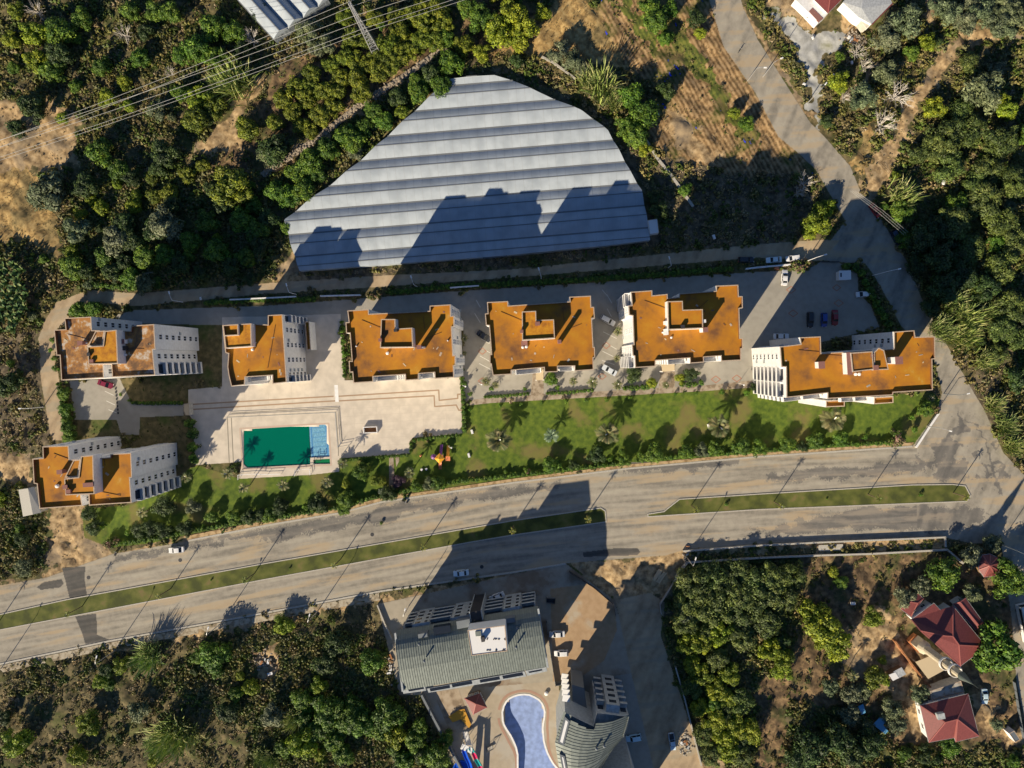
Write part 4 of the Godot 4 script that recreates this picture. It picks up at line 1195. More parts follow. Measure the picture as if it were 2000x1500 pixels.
	# sheds and tarps
	o = thing("shed", "pale tin shed with a two sided roof beside the block", "shed", P(60, 980))
	b = MB.new(o.position)
	var s0 := P(36, 956.5, 2.9)
	var s1 := P(66.5, 950.5, 2.7)
	var s2 := P(81, 1001, 2.7)
	var s3 := P(45, 1009, 2.9)
	var r0 := P(54.6, 954, 3.5)
	var r1 := P(64, 1005, 3.5)
	b.q(s0, r0, r1, s3, Vector3.UP); b.q(r0, s1, s2, r1, Vector3.UP)
	obj("roof", b, mat("tin", 0.5, 0.48, 0.43, 0.6, 0.1, M["metal_roof"].albedo_texture, 2.0), o)
	b = MB.new(o.position)
	b.walls(inset(poly("36,956.5 66.5,950.5 81,1001 45,1009", 2.8), 0.15), -0.3, 2.75)
	b.t(s0, r0, s1, Vector3(0, 0, -1)); b.t(s3, r1, s2, Vector3(0, 0, 1))
	obj("wall", b, M["cream"], o)
	o = thing("shed", "small shed roofed with grey and white sheets on bare soil", "shed", P(1752, 1317))
	b = MB.new(o.position)
	b.walls(poly("1737,1317 1761,1304 1769,1318 1744,1329", 2.0), -0.2, 2.0)
	obj("wall", b, M["timber"], o)
	b = MB.new(o.position)
	b.prism(poly("1745,1312 1761,1303 1770,1317 1755,1325", 2.15), 2.02, 2.15)
	obj("roof", b, M["metal_roof"], o)
	b = MB.new(o.position)
	b.prism(poly("1736,1318 1749,1313 1756,1324 1744,1330", 2.25), 2.17, 2.25)
	obj("sheet", b, M["tarp_white"], o)
	b = MB.new()
	b.prism(poly("1705,1415 1720,1400 1731,1408 1725,1416 1735,1428 1729,1434", 1.8), 1.6, 1.8)
	tag(obj("tarpaulin", b, M["tarp_blue"]), "blue bent tarpaulin cover among olive trees", "tarpaulin")
	b = MB.new()
	b.prism(poly("1676,1380 1686,1375 1691,1392 1683,1396", 1.4), 1.2, 1.4)
	tag(obj("tarpaulin", b, M["tarp_blue"]), "small pale blue tarpaulin strip beside the olive trees", "tarpaulin")
	o = thing("hut", "small white walled hut at the lower right corner", "hut", P(1982, 1437))
	flat_roof(o, o.position, poly("1971,1433 1981,1427 1993,1445 1983,1450", 2.6), -0.2, 2.6, 0.1, "white", "slate", "hut_", 0.15)
	o = thing("cabin", "white guard cabin in the shaded car park", "cabin", P(1650, 537))
	b = MB.new(o.position)
	b.walls(poly("1640,529.5 1661,529 1661.5,545 1640.5,546", 2.7), -0.1, 2.6)
	obj("wall", b, M["white"], o)
	b = MB.new(o.position)
	b.prism(poly("1639,528.5 1662,528 1662.5,546 1639.5,547", 2.8), 2.6, 2.8)
	obj("roof", b, M["tarp_white"], o)
	b = MB.new(o.position)
	b.prism(poly("1641.5,533 1644,533 1644,541 1641.5,541", 2.85), 2.8, 2.86)
	obj("sign", b, M["glass"], o)
	o = thing("stair_house", "low white walled stair opening in the pool terrace", "stair opening", P(723, 840))
	var sp := poly("709,834 736,833 737,845.5 709.5,846.5", 1.1)
	b = MB.new(o.position)
	b.walls(sp, 0.0, 1.15); b.walls(inset(sp, 0.2), 0.08, 1.15, true); ring(b, sp, inset(sp, 0.2), 1.15)
	obj("wall", b, M["white"], o)
	b = MB.new(o.position)
	b.sheet(inset(sp, 0.2), 0.09)
	obj("stair_floor", b, M["lining"], o)
	o = thing("porch", "small beige gate porch at the end of the terrace path", "porch", P(363, 802))
	flat_roof(o, o.position, poly("358,789 369,788 370,811 362,811 358,803", 2.4), 0, 2.4, 0.1, "cream", "canvas", "porch_", 0.15)
	for w in [["1290,703 1318,701 1317,724 1294,726", "cream entrance canopy of the block with white chimneys", 5.0], ["1046,718 1061,717 1061,742 1047,743", "cream entrance canopy of the middle block", 4.2]]:
		o = thing("canopy", w[1], "canopy", P(1305 if w[2] == 5.0 else 1053, 720))
		b = MB.new(o.position)
		b.prism(poly(w[0], w[2]), w[2] - 0.25, w[2])
		obj("slab", b, M["canvas"], o)
		var k := poly(w[0], w[2])
		for i in 4:
			b = MB.new(o.position)
			b.box(Vector3(k[i].x, w[2] * 0.5 - 0.1, k[i].y), Vector3(0.3, w[2] - 0.3, 0.3))
			obj("post", b, M["white"], o)

# ---- arched greenhouses
func row_span(p: PackedVector2Array, o: Vector2, u: Vector2, v: Vector2, t: float) -> Array:
	var xs := []
	for i in p.size():
		var a := p[i] - o
		var b := p[(i + 1) % p.size()] - o
		var va := a.dot(v) - t
		var vb := b.dot(v) - t
		if (va <= 0.0) != (vb <= 0.0): xs.append(lerpf(a.dot(u), b.dot(u), va / (va - vb)))
	xs.sort()
	return [xs[0], xs[-1]] if xs.size() > 1 else []
func greenhouse(label: String, outline: String, a: String, pitch: float, rise: float, eave: float, offset: float):
	var p := poly(outline, eave)
	var ends := poly(a, eave)
	var u := (ends[1] - ends[0]).normalized()
	var v := Vector2(-u.y, u.x)
	if v.y < 0.0: v = -v
	var o := ends[0]
	var c := Vector2.ZERO
	var lo := 1e9
	var hi := -1e9
	for q in p:
		c += q / p.size()
		lo = minf(lo, (q - o).dot(v)); hi = maxf(hi, (q - o).dot(v))
	var at := Vector3(c.x, 0, c.y)
	var node := thing("greenhouse", label, "greenhouse", at)
	var k0 := int(floor((lo - offset) / pitch))
	var k1 := int(ceil((hi - offset) / pitch))
	for k in range(k0, k1):
		var b := MB.new(at)
		var ribs := MB.new(at)
		var prev := []
		var any := false
		var steps := 14
		var spans := []
		for j in steps + 1:
			var f := j / float(steps)
			var t := clampf(offset + (k + f) * pitch, lo + 0.02, hi - 0.02)
			var s := row_span(p, o, u, v, t)
			if s.is_empty():
				spans.append([])
				continue
			var y := eave + rise * (1.0 - pow(absf(f - 0.42) / (0.42 if f < 0.42 else 0.58), 1.5))
			spans.append([s[0], s[1], t, y])
		for j in steps:
			if spans[j].is_empty() or spans[j + 1].is_empty(): continue
			var s: Array = spans[j]
			var e: Array = spans[j + 1]
			if absf(s[2] - e[2]) < 0.01: continue
			any = true
			var n := maxi(1, int((s[1] - s[0]) / 3.0))
			var f0: Vector2 = o + u * s[0] + v * s[2]
			var f1: Vector2 = o + u * s[1] + v * s[2]
			var g0: Vector2 = o + u * e[0] + v * e[2]
			var g1: Vector2 = o + u * e[1] + v * e[2]
			b.q(Vector3(f0.x, s[3], f0.y), Vector3(f1.x, s[3], f1.y), Vector3(g1.x, e[3], g1.y), Vector3(g0.x, e[3], g0.y), Vector3.UP)
			b.q(Vector3(f0.x, s[3], f0.y), Vector3(g0.x, e[3], g0.y), Vector3(g0.x, -0.3, g0.y), Vector3(f0.x, -0.3, f0.y), Vector3(-u.x, 0, -u.y))
			b.q(Vector3(f1.x, s[3], f1.y), Vector3(g1.x, e[3], g1.y), Vector3(g1.x, -0.3, g1.y), Vector3(f1.x, -0.3, f1.y), Vector3(u.x, 0, u.y))
			var i0 := int(ceil(maxf(s[0], e[0]) / 2.4))
			var i1 := int(floor(minf(s[1], e[1]) / 2.4))
			for i in range(i0, i1 + 1):
				var r0: Vector2 = o + u * i * 2.4 + v * s[2]
				var r1: Vector2 = o + u * i * 2.4 + v * e[2]
				ribs.bar(Vector3(r0.x, s[3] + 0.005, r0.y), Vector3(r1.x, e[3] + 0.005, r1.y), 0.07, 0.02)
		if not any: continue
		var vault := obj("vault", b, M["film"], node)
		tag(obj("rib", ribs, M["film_rib"], vault), "", "", "", "stuff")
		for j in [0, 6, steps]:
			var s: Array = spans[j]
			if s.is_empty() or (j == steps and k < k1 - 1): continue
			var r0: Vector2 = o + u * s[0] + v * s[2]
			var r1: Vector2 = o + u * s[1] + v * s[2]
			b = MB.new(at)
			if j == 6:
				b.bar(Vector3(r0.x, s[3] + 0.06, r0.y), Vector3(r1.x, s[3] + 0.02, r1.y), 0.26, 0.05)
				obj("ridge_vent", b, M["gutter"], vault)
			else:
				b.bar(Vector3(r0.x, s[3] + 0.03, r0.y), Vector3(r1.x, s[3] + 0.03, r1.y), 0.5, 0.14)
				obj("gutter", b, M["gutter"], vault)
	var w := MB.new(at)
	w.walls(p, -0.3, eave)
	obj("side_wall", w, M["film"], node)
func greenhouses():
	greenhouse("large arched plastic greenhouse with eight silver bays and a curved side", "965,148 1000,157 1051,181 1094,199 1136,217 1163,236 1187,256 1208,293 1232,338 1253,373 1264,431 1269,470 1190,480 1120,487 1040,495 960,502 800,514 677,523 587,530 576,500 565,462 557,430 600,395 655,355 715,305 775,250 835,195 858,172 880,155 922,151", "600,434 1250,380", 6.42, 0.95, 1.7, -3.2)
	greenhouse("small ridged silver greenhouse cut off by the top edge", "465,0 535,77 641,0 600,-60 440,-60", "465,0 535,77", 5.2, 1.9, 3.0, 0.2)
	var o := thing("shed", "small white box annex on the greenhouse's lower corner", "shed", P(1277, 443))
	flat_roof(o, o.position, poly("1265,430 1284,427 1287,455 1269,458", 2.6), -0.2, 2.6, 0.05, "trim", "tarp_white", "annex_", 0.1)

# ---- walls, fences, lamps, the pylon, play equipment and other small things
func wall(called: String, label: String, cat: String, s: String, w: float, h: float, m: String, posts := 0.0, post_m := "") -> void:
	var p := pts3(s)
	var at: Vector3 = p[0]
	var o := thing(called, label, cat, at)
	for i in p.size() - 1:
		var a: Vector3 = p[i]
		var e: Vector3 = p[i + 1]
		var d := (e - a).normalized()
		var b := MB.new(at)
		b.bar(a + Vector3(0, h * 0.5 - 0.15, 0), e + d * w * 0.5 + Vector3(0, h * 0.5 - 0.15, 0), w, h + 0.3)
		obj("wall_run" if posts == 0.0 else "panel", b, M[m], o)
		if posts == 0.0:
			b = MB.new(at)
			b.bar(a + Vector3(0, h + 0.03, 0), e + d * w * 0.5 + Vector3(0, h + 0.03, 0), w + 0.1, 0.08)
			obj("coping", b, M["kerb"] if m == "concrete" else M[m], o)
		else:
			var n := maxi(1, int(a.distance_to(e) / posts))
			for k in n + 1:
				b = MB.new(at)
				var q := a.lerp(e, k / float(n))
				b.box(q + Vector3(0, h * 0.5, 0), Vector3(0.14, h + 0.3, 0.14))
				obj("post", b, M[post_m], o)
func railing(label: String, s: String, h: float, m: String, gap := 2.0, y0 := 0.06):
	var p := pts3(s)
	var at: Vector3 = p[0]
	var o := thing("railing", label, "railing", at)
	for i in p.size() - 1:
		for y in [h, h * 0.5]:
			var b := MB.new(at)
			b.bar(p[i] + Vector3(0, y0 + y, 0), p[i + 1] + Vector3(0, y0 + y, 0), 0.07)
			obj("rail", b, M[m], o)
		var n := maxi(1, int((p[i] as Vector3).distance_to(p[i + 1]) / gap))
		for k in n + (1 if i == p.size() - 2 else 0):
			var b := MB.new(at)
			var q: Vector3 = (p[i] as Vector3).lerp(p[i + 1], k / float(n))
			b.bar(q + Vector3(0, y0, 0), q + Vector3(0, y0 + h, 0), 0.07)
			obj("post", b, M[m], o)
func lamp(px: float, py: float, h: float, arm: Vector2, label: String, m := "steel"):
	var at := P(px, py)
	var o := thing("street_lamp", label, "street lamp", at, 0.0, "tall lamp posts along the roads")
	var b := MB.new()
	b.tube([Vector3(0, -0.2, 0), Vector3(0, h * 0.5, 0), Vector3(0, h, 0)], [0.13, 0.1, 0.07], 8)
	obj("pole", b, M[m], o)
	var a := Vector3(arm.x, 0, arm.y).normalized()
	b = MB.new()
	b.tube([Vector3(0, h - 0.1, 0), a * 0.8 + Vector3(0, h + 0.3, 0), a * 1.9 + Vector3(0, h + 0.4, 0)], [0.07, 0.05, 0.045], 6)
	obj("arm", b, M[m], o)
	b = MB.new()
	b.box(a * 2.2 + Vector3(0, h + 0.38, 0), Vector3(0.9, 0.16, 0.36), atan2(-a.z, a.x), Vector2(0.8, 0.7))
	obj("lamp_head", b, M["lamp_white"], o)
func smalls():
	# lamps
	var road_lamps := [[3, 1305, "at the frame's left edge"], [224, 1271, "below the dark asphalt patches"], [432, 1217, "above the reeds below the road"], [621, 1193, "left of the hotel yard"], [799, 1183, "inside the hotel yard's corner"], [1341, 1088, "at the left end of the sunken roadside strip"]]
	for l in road_lamps: lamp(l[0], l[1], 9.0, Vector2(0.3, -1), "grey road lamp on the verge " + l[2])
	for l in [[357, 590, "behind the stained block"], [579, 575, "behind the pool terrace"], [815, 560, "behind the block with the rust red stair roof"], [1057, 545, "behind the middle block"], [1304, 524, "behind the block with white chimneys"]]: lamp(l[0], l[1], 6.0, Vector2(-0.3, -1), "white lane lamp " + l[2], "lamp_white")
	lamp(1573, 511, 9.0, Vector2(1, -0.3), "white lamp beside the flowering shrub at the car park gate", "lamp_white")
	lamp(1704, 538, 11.0, Vector2(1, -0.2), "tall white lamp leaning over the side road by the white cabin", "lamp_white")
	lamp(1810, 832, 8.0, Vector2(1, 0.3), "grey lamp at the lawn's corner wall by the road bend")
	lamp(1843, 769, 8.0, Vector2(1, -0.2), "dark lamp beside the longest block at the road bend", "slate")
	lamp(1952, 1062, 8.5, Vector2(1, 0.5), "dark pole at the lower right road mouth", "slate")
	lamp(1460, 158, 9.0, Vector2(1, 0), "grey pole on the upper side road's left verge")
	lamp(1490, 150, 10.0, Vector2(1, -0.5), "grey pole on the sandy verge of the upper side road")
	lamp(1576, 202, 10.0, Vector2(0.8, -1), "grey pole at the tip of the verge where the roads part")
	lamp(85, 795, 6.0, Vector2(-1, 0), "slim lamp beside the sandy track left of the parking court", "lamp_white")
	for l in [[1442, 749, "right of the last paving diamond"], [936, 748, "left of the middle block's garden"], [905, 752, "at the terrace's right hedge"], [878, 870, "beside the play tower"]]:
		var at := P(l[0], l[1])
		var o := thing("garden_lamp", "white garden lamp with a bent neck " + l[2], "garden lamp", at, 0.0, "white garden lamps")
		var b := MB.new()
		b.tube([Vector3(0, -0.1, 0), Vector3(0, 2.4, 0), Vector3(0.3, 2.9, 0.1), Vector3(0.8, 2.8, 0.3)], [0.06, 0.05, 0.05, 0.05])
		obj("neck", b, M["lamp_white"], o)
		b = MB.new()
		b.lathe(Vector3(0.9, 2.55, 0.33), [[0.25, 0.0], [0.2, 0.2], [0.0, 0.3]], 10)
		obj("lamp_shade", b, M["lamp_white"], o)
	# the lattice pylon and its wires
	var at := P(735, 103)
	var o := thing("pylon", "grey lattice power pylon leaning over the citrus grove", "pylon", at, 0.45)
	var hh := 28.0
	var b := MB.new()
	for l in [[-1, -1], [1, -1], [1, 1], [-1, 1]]:
		b = MB.new()
		b.bar(Vector3(l[0] * 1.15, -0.3, l[1] * 1.15), Vector3(l[0] * 0.3, hh, l[1] * 0.3), 0.2)
		obj("leg", b, M["steel"], o)
	for k in 14:
		var f := k / 14.0
		var g := (k + 1) / 14.0
		var r0 := lerpf(1.15, 0.3, f)
		var r1 := lerpf(1.15, 0.3, g)
		b = MB.new()
		var c := [Vector2(-1, -1), Vector2(1, -1), Vector2(1, 1), Vector2(-1, 1)]
		for i in 4:
			var a0: Vector2 = c[i] * r0
			var a1: Vector2 = c[(i + 1) % 4] * r0
			var a2: Vector2 = c[(i + 1) % 4] * r1
			b.bar(Vector3(a0.x, f * hh, a0.y), Vector3(a1.x, f * hh, a1.y), 0.1)
			b.bar(Vector3(a0.x, f * hh, a0.y), Vector3(a2.x, g * hh, a2.y), 0.09)
		obj("lattice", b, M["steel"], o)
	var arms := [[27.5, 2.6], [24.5, -2.9], [24.5, 2.9], [21.5, -3.2], [21.5, 3.2], [18.5, 2.6]]
	var bs := Basis(Vector3.UP, 0.45)
	for a in arms:
		b = MB.new()
		b.bar(Vector3(0, a[0], 0), Vector3(0, a[0], a[1]), 0.18)
		b.bar(Vector3(0, a[0] + 0.8, 0), Vector3(0, a[0], a[1]), 0.1)
		obj("cross_arm", b, M["steel"], o)
	var ends_l := [[-120, 312], [-120, 318], [-120, 326], [-120, 331], [-120, 346], [-120, 352]]
	var names := ["highest", "second highest", "third highest", "fourth highest", "second lowest", "lowest"]
	for i in 6:
		var m0: Vector3 = at + bs * Vector3(0, arms[i][0] - 0.5, arms[i][1])
		var l0 := P(ends_l[i][0], ends_l[i][1], 17.0)
		var r0 := m0 + (m0 - l0).normalized() * 95.0
		b = MB.new(m0)
		for s in [[l0, m0], [m0, r0]]:
			var line := []
			var rad := []
			for k in 13:
				var f := k / 12.0
				line.append((s[0] as Vector3).lerp(s[1], f) - Vector3(0, sin(f * PI) * 1.6, 0))
				rad.append(0.04)
			b.tube(line, rad, 5, false)
		tag(obj("power_cable", b, M["cable"]), "thin pale power cable on the pylon, %s of the six" % names[i], "cable", "power cables")
	for k in 3:
		b = MB.new()
		var off := k * 2.2
		b.tube([P(1660 + off * 2, 372, 7.0), P(1715 + off * 2, 415 - off, 6.2), P(1765 + off * 2, 458 - off, 7.0)], [0.028, 0.028, 0.028], 5, false)
		tag(obj("overhead_wire", b, M["cable"]), "%s overhead wire crossing the shaded road bend" % ["lower", "middle", "upper"][k], "cable", "overhead wires")
	# walls and fences
	wall("wall", "grey concrete wall along the road edge, upper of the pair by the sunken strip", "wall", "1333,1075 1480,1064 1600,1058 1843,1048 1844,1066", 0.35, 0.9, "concrete")
	wall("wall", "pale concrete wall below the sunken roadside strip, bending at its right end", "wall", "1318,1128 1340,1097 1480,1088 1600,1083 1700,1080 1847,1072 1877,1098", 0.4, 1.0, "concrete")
	sheet("sunken_strip", "sandy strip between the two roadside walls", "1333,1077 1480,1066 1843,1050 1845,1070 1600,1082 1340,1095", 0.04, M["sand_walk"])
	wall("wall", "low slab bridge across the sunken roadside strip", "wall", "1598,1070 1640,1068", 1.6, 0.35, "concrete")
	wall("fence", "thin mesh fence along the left edge of the pine wood", "fence", "1340,1099 1312,1140 1288,1178 1290,1195", 0.06, 1.6, "rail", 2.5, "steel")
	wall("wall", "long grey wall between the pine wood and the sandy hotel road", "wall", "1318,1300 1336,1362 1350,1420 1368,1490", 0.3, 1.2, "concrete")
	wall("fence", "dark boundary fence of the hotel's brown parking yard", "fence", "1110,1114 1160,1146 1197,1178 1202,1200", 0.08, 1.4, "dark", 3.0, "slate")
	wall("fence", "dark railing between the hotel and its brown parking yard", "fence", "1067,1213 1076,1280 1085,1336 1120,1331", 0.08, 1.3, "slate", 3.0, "dark")
	wall("wall", "long retaining wall on the left side of the hotel garden", "wall", "825,1352 850,1400 880,1455 905,1502 920,1540", 0.5, 1.8, "slate")
	wall("wall", "low wall on the left side of the hotel forecourt", "wall", "738,1180 752,1215 766,1246", 0.25, 0.8, "concrete")
	wall("wall", "orange brick garden wall running past the minaret to the flat annex", "wall", "1743,1248 1762,1275 1790,1312 1820,1346", 0.35, 1.6, "brick_wall")
	wall("wall", "short orange brick wall closing the canopied yard", "wall", "1822,1342 1850,1332 1878,1327", 0.3, 1.4, "brick_wall")
	wall("wall", "short brick wall beside the square gate under the round tree", "wall", "1947,1166 1956,1172", 0.4, 1.4, "brick_wall")
	wall("wall", "thin low wall in the shaded left grove", "wall", "198,520 215,530 240,536 278,537 300,532", 0.3, 0.6, "stone")
	wall("wall", "concrete irrigation channel at the greenhouse's right flank", "wall", "1262,275 1285,312 1312,345 1335,378 1352,402", 0.7, 0.4, "concrete")
	wall("wall", "short concrete channel above the tip of the greenhouse's right flank", "wall", "1058,112 1082,124 1103,140 1122,154", 0.5, 0.5, "concrete")
	wall("wall", "white boundary wall behind the low block", "wall", "452,586 480,585 520,583 580,580", 0.3, 1.3, "white")
	wall("wall", "white boundary wall above the lit patch of the lane", "wall", "628,579 663,578 705,577", 0.3, 1.3, "white")
	wall("wall", "white boundary wall behind the block with the rust red stair roof", "wall", "880,563 905,561 935,559", 0.3, 1.3, "white")
	wall("wall", "white boundary wall beside the parked white cars", "wall", "1455,526 1480,523 1540,518", 0.35, 1.2, "white")
	wall("wall", "pale corner wall of the lawn at the road bend", "wall", "1787,873 1808,841 1830,808", 0.5, 0.7, "white")
	wall("fence", "dark sliding gate at the mouth of the car park", "fence", "1602,512 1637,512", 0.08, 1.2, "dark", 2.0, "slate")
	wall("fence", "slim fence beside the lower right road", "fence", "1978,1330 1986,1380 1996,1440", 0.06, 1.2, "slate", 2.0, "dark")
	railing("glass railing around the upper and right side of the pool", "444,815 656,805 661,873 668,863", 1.0, "rail", 4.0)
	railing("white frame railing under the long side of the pool", "467,936 467,927 496,925 524,926 550,925", 1.0, "lamp_white", 3.5)
	railing("white frame railing at the corner by the plunge pool", "577,929 578,918 606,915 607,927", 1.0, "lamp_white", 3.5)
	railing("short pool ladder rail at the shallow end", "616,890 616,900 628,899 628,889", 0.9, "dark", 1.4)
	railing("bent grey railing at the pool terrace's lower corner", "662,872 684,868 668,890", 1.0, "slate", 3.0)
	# wheel stops, the green lawn's small things
	for k in 8:
		b = MB.new()
		b.box(P(226 + k * 0.75, 759 + k * 6.8) + Vector3(0, 0.12, 0), Vector3(0.35, 0.2, 0.6))
		tag(obj("wheel_stop", b, M["dark"]), "short black wheel stop beside the maroon car's bays, %s from it" % ["nearest", "second", "third", "fourth", "fifth", "sixth", "seventh", "farthest"][k], "wheel stop", "wheel stops")
	# play tower with its slides
	at = P(861, 893)
	o = thing("play_tower", "orange and purple play tower with slides on the lawn", "play tower", at)
	for c in [[-1, -1], [1, -1], [1, 1], [-1, 1]]:
		b = MB.new()
		b.tube([Vector3(c[0] * 0.8, -0.1, c[1] * 0.8), Vector3(c[0] * 0.8, 2.6, c[1] * 0.8)], [0.07, 0.07])
		obj("post", b, M["purple"], o)
	b = MB.new()
	b.lathe(Vector3(0, 2.5, 0), [[1.5, 0.0], [0.0, 1.1]], 4)
	obj("roof", b, M["yellow"], o)
	b = MB.new()
	b.box(Vector3(0, 1.2, 0), Vector3(1.7, 0.12, 1.7))
	obj("platform", b, M["salmon"], o)
	for sl in [[Vector3(0.1, 1.3, -0.8), Vector3(0.3, 0.2, -3.7), "purple"], [Vector3(0, 1.3, 0.8), Vector3(-0.1, 0.2, 3.4), "salmon"], [Vector3(2.2, 1.5, -0.4), Vector3(2.2, 0.2, -3.4), "yellow"]]:
		b = MB.new()
		var s0: Vector3 = sl[0]
		var s1: Vector3 = sl[1]
		var mid := s0.lerp(s1, 0.5) - Vector3(0, 0.15, 0)
		for e in [[s0, mid], [mid, s1]]:
			b.bar(e[0], e[1], 0.7, 0.06)
			for sd in [-0.37, 0.37]: b.bar(e[0] + Vector3(sd, 0.12, 0), e[1] + Vector3(sd, 0.12, 0), 0.06, 0.24)
		obj("slide", b, M[sl[2]], o)
	b = MB.new()
	b.lathe(Vector3(-1.9, 0.6, -0.3), [[0.7, 0.0], [0.75, 0.9], [0.0, 1.3]], 12)
	obj("spiral_tube", b, M["purple"], o)
	b = MB.new()
	b.box(Vector3(2.2, 1.3, 0.2), Vector3(1.3, 0.12, 1.3))
	for c in [[-1, -1], [1, -1], [1, 1], [-1, 1]]: b.box(Vector3(2.2 + c[0] * 0.6, 0.9, 0.2 + c[1] * 0.6), Vector3(0.1, 1.9, 0.1))
	obj("side_platform", b, M["salmon"], o)
	for w in [[824, 917, "left"], [833, 916, "right"]]:
		b = MB.new()
		b.lathe(P(w[0], w[1]), [[0.3, 0.0], [0.35, 0.45], [0.0, 0.5]], 10)
		tag(obj("stool", b, M["white"]), "white round garden stool left of the play tower, the %s one" % w[2], "stool")
	b = MB.new()
	b.lathe(P(822, 890), [[0.35, 0.0], [0.3, 0.5], [0.0, 0.7]], 8)
	tag(obj("spring_rider", b, M["salmon"]), "small red spring rider on the lawn left of the play tower", "play toy")
	for w in [[916, 889, "beside the date palm"], [922, 843, "right of the terrace's hedge"], [1384, 832, "by the far date palm"]]:
		b = MB.new()
		b.box(P(w[0], w[1]) + Vector3(0, 0.3, 0), Vector3(0.7, 0.5, 1.3), 0.3, Vector2(0.8, 0.9))
		tag(obj("stone_block", b, M["tarp_white"]), "small white block on the lawn " + w[2], "garden block")
	# water slides of the hotel
	at = P(915, 1462)
	o = thing("water_slide", "white slide tower with blue and teal pink water slides", "water slide", at)
	b = MB.new(at)
	var tp := P(912, 1462, 3.6)
	b.box(tp, Vector3(3.4, 0.16, 1.6), -0.4)
	for c in [[-1.4, -0.6], [1.4, -0.6], [1.4, 0.6], [-1.4, 0.6]]: b.tube([tp + Vector3(c[0], -3.8, c[1]), tp + Vector3(c[0], 0.9, c[1])], [0.08, 0.08])
	obj("platform", b, M["white"], o)
	b = MB.new(at)
	var l0 := P(909, 1430, 0.1)
	for sd in [-0.7, 0.7]: b.bar(l0 + Vector3(sd, 0, 0), tp + Vector3(sd + 0.6, 0, -0.8), 0.12, 0.25)
	obj("ladder", b, M["white"], o)
	for k in 11:
		b = MB.new(at)
		var q := l0.lerp(tp + Vector3(0.6, 0, -0.8), k / 11.0)
		b.box(q, Vector3(1.4, 0.06, 0.28))
		obj("step", b, M["white"], o)
	for sl in [[[[906, 1465, 3.6], [911, 1478, 2.9], [917, 1490, 1.9], [921, 1504, 0.9], [924, 1525, 0.4]], ["slide_blue", "slide_blue", "slide_blue", "slide_blue"]], [[[919, 1461, 3.6], [925, 1470, 3.0], [930, 1482, 2.3], [938, 1496, 1.3], [944, 1518, 0.4]], ["slide_teal", "slide_pink", "slide_teal", "slide_pink"]]]:
		for k in 4:
			b = MB.new(at)
			var q0: Array = sl[0][k]
			var q1: Array = sl[0][k + 1]
			var e0 := P(q0[0], q0[1], q0[2])
			var e1 := P(q1[0], q1[1], q1[2])
			b.bar(e0, e1, 1.1, 0.08)
			for sd in [-0.55, 0.55]: b.bar(e0 + Vector3(sd, 0.25, 0), e1 + Vector3(sd, 0.25, 0), 0.08, 0.5)
			obj("slide", b, M[sl[1][k]], o)
	b = MB.new(at)
	b.lathe(P(902, 1500), [[2.4, 0.0], [2.5, 0.8], [2.2, 0.8], [2.2, 0.3], [0.0, 0.3]], 20)
	obj("spiral_tub", b, M["slide_blue"], o)
	# hotel garden
	b = MB.new()
	b.sheet(poly("846,1352 895,1345 924,1420 880,1432"), 0.05)
	struct("court", b, M["deck"], "tiled court under the hotel eave", "paving")
	o = thing("sunshade", "yellow cloth sunshade stretched over the hotel court", "sunshade", P(900, 1402))
	b = MB.new(o.position)
	b.prism(poly("876,1400 896,1387 907,1385 920,1415 916,1422 900,1405 884,1411", 0.5), 0.42, 0.5)
	obj("cloth", b, mat("ochre", 0.55, 0.28, 0.03, 0.9), o)
	for w in [[878, 1400], [906, 1386], [918, 1416]]:
		b = MB.new(o.position)
		var q := P(w[0], w[1])
		b.tube([Vector3(q.x, -0.1, q.z), Vector3(q.x, 0.45, q.z)], [0.05, 0.05])
		obj("post", b, M["steel"], o)
	o = thing("swing_seat", "dark framed swing seat on the deck right of the water slides", "swing seat", P(958, 1459), 0.5)
	b = MB.new()
	b.box(Vector3(0, 0.55, 0), Vector3(1.7, 0.12, 0.8))
	obj("seat", b, M["concrete"], o)
	for x in [-1.0, 1.0]:
		b = MB.new()
		b.bar(Vector3(x, 0, -0.8), Vector3(x, 1.9, 0), 0.08)
		b.bar(Vector3(x, 0, 0.8), Vector3(x, 1.9, 0), 0.08)
		obj("leg", b, M["dark"], o)
	b = MB.new()
	b.bar(Vector3(-1.1, 1.9, 0), Vector3(1.1, 1.9, 0), 0.3, 0.08)
	obj("top_bar", b, M["dark"], o)
	o = thing("skip_bin", "dark open skip bin in the shaded hotel forecourt", "skip bin", P(1076, 1171), -0.1)
	b = MB.new()
	b.walls(PackedVector2Array([Vector2(-1.2, -0.75), Vector2(1.2, -0.75), Vector2(1.2, 0.75), Vector2(-1.2, 0.75)]), 0.0, 1.2)
	b.walls(PackedVector2Array([Vector2(-1.1, -0.65), Vector2(1.1, -0.65), Vector2(1.1, 0.65), Vector2(-1.1, 0.65)]), 0.1, 1.2, true)
	obj("bin_body", b, M["slate"], o)
	b = MB.new()
	b.box(Vector3(0, 0.5, 0), Vector3(2.18, 0.1, 1.28))
	obj("bin_floor", b, M["dark"], o)
	b = MB.new()
	b.lathe(P(1067, 1353), [[0.55, 0.0], [0.6, 0.6], [0.3, 0.75], [0.0, 0.8]], 12)
	tag(obj("planter", b, M["white"]), "round white tub above the kidney pool", "planter")
	b = MB.new()
	# round manholes and dark spots of the road
	for w in [[352, 1094, "below the parked white car"], [941, 1107, "above the parked pale blue car"], [727, 1044, "between two lamp shadows"], [173, 1128, "beside the dark asphalt patch"]]:
		b = MB.new()
		b.lathe(P(w[0], w[1]), [[0.55, 0.0], [0.55, 0.045], [0.0, 0.05]], 14)
		tag(obj("manhole_cover", b, M["dark"]), "dark round manhole cover in the road " + w[2], "manhole cover")
	# rubble, timber and stones
	var rock := MB.new()
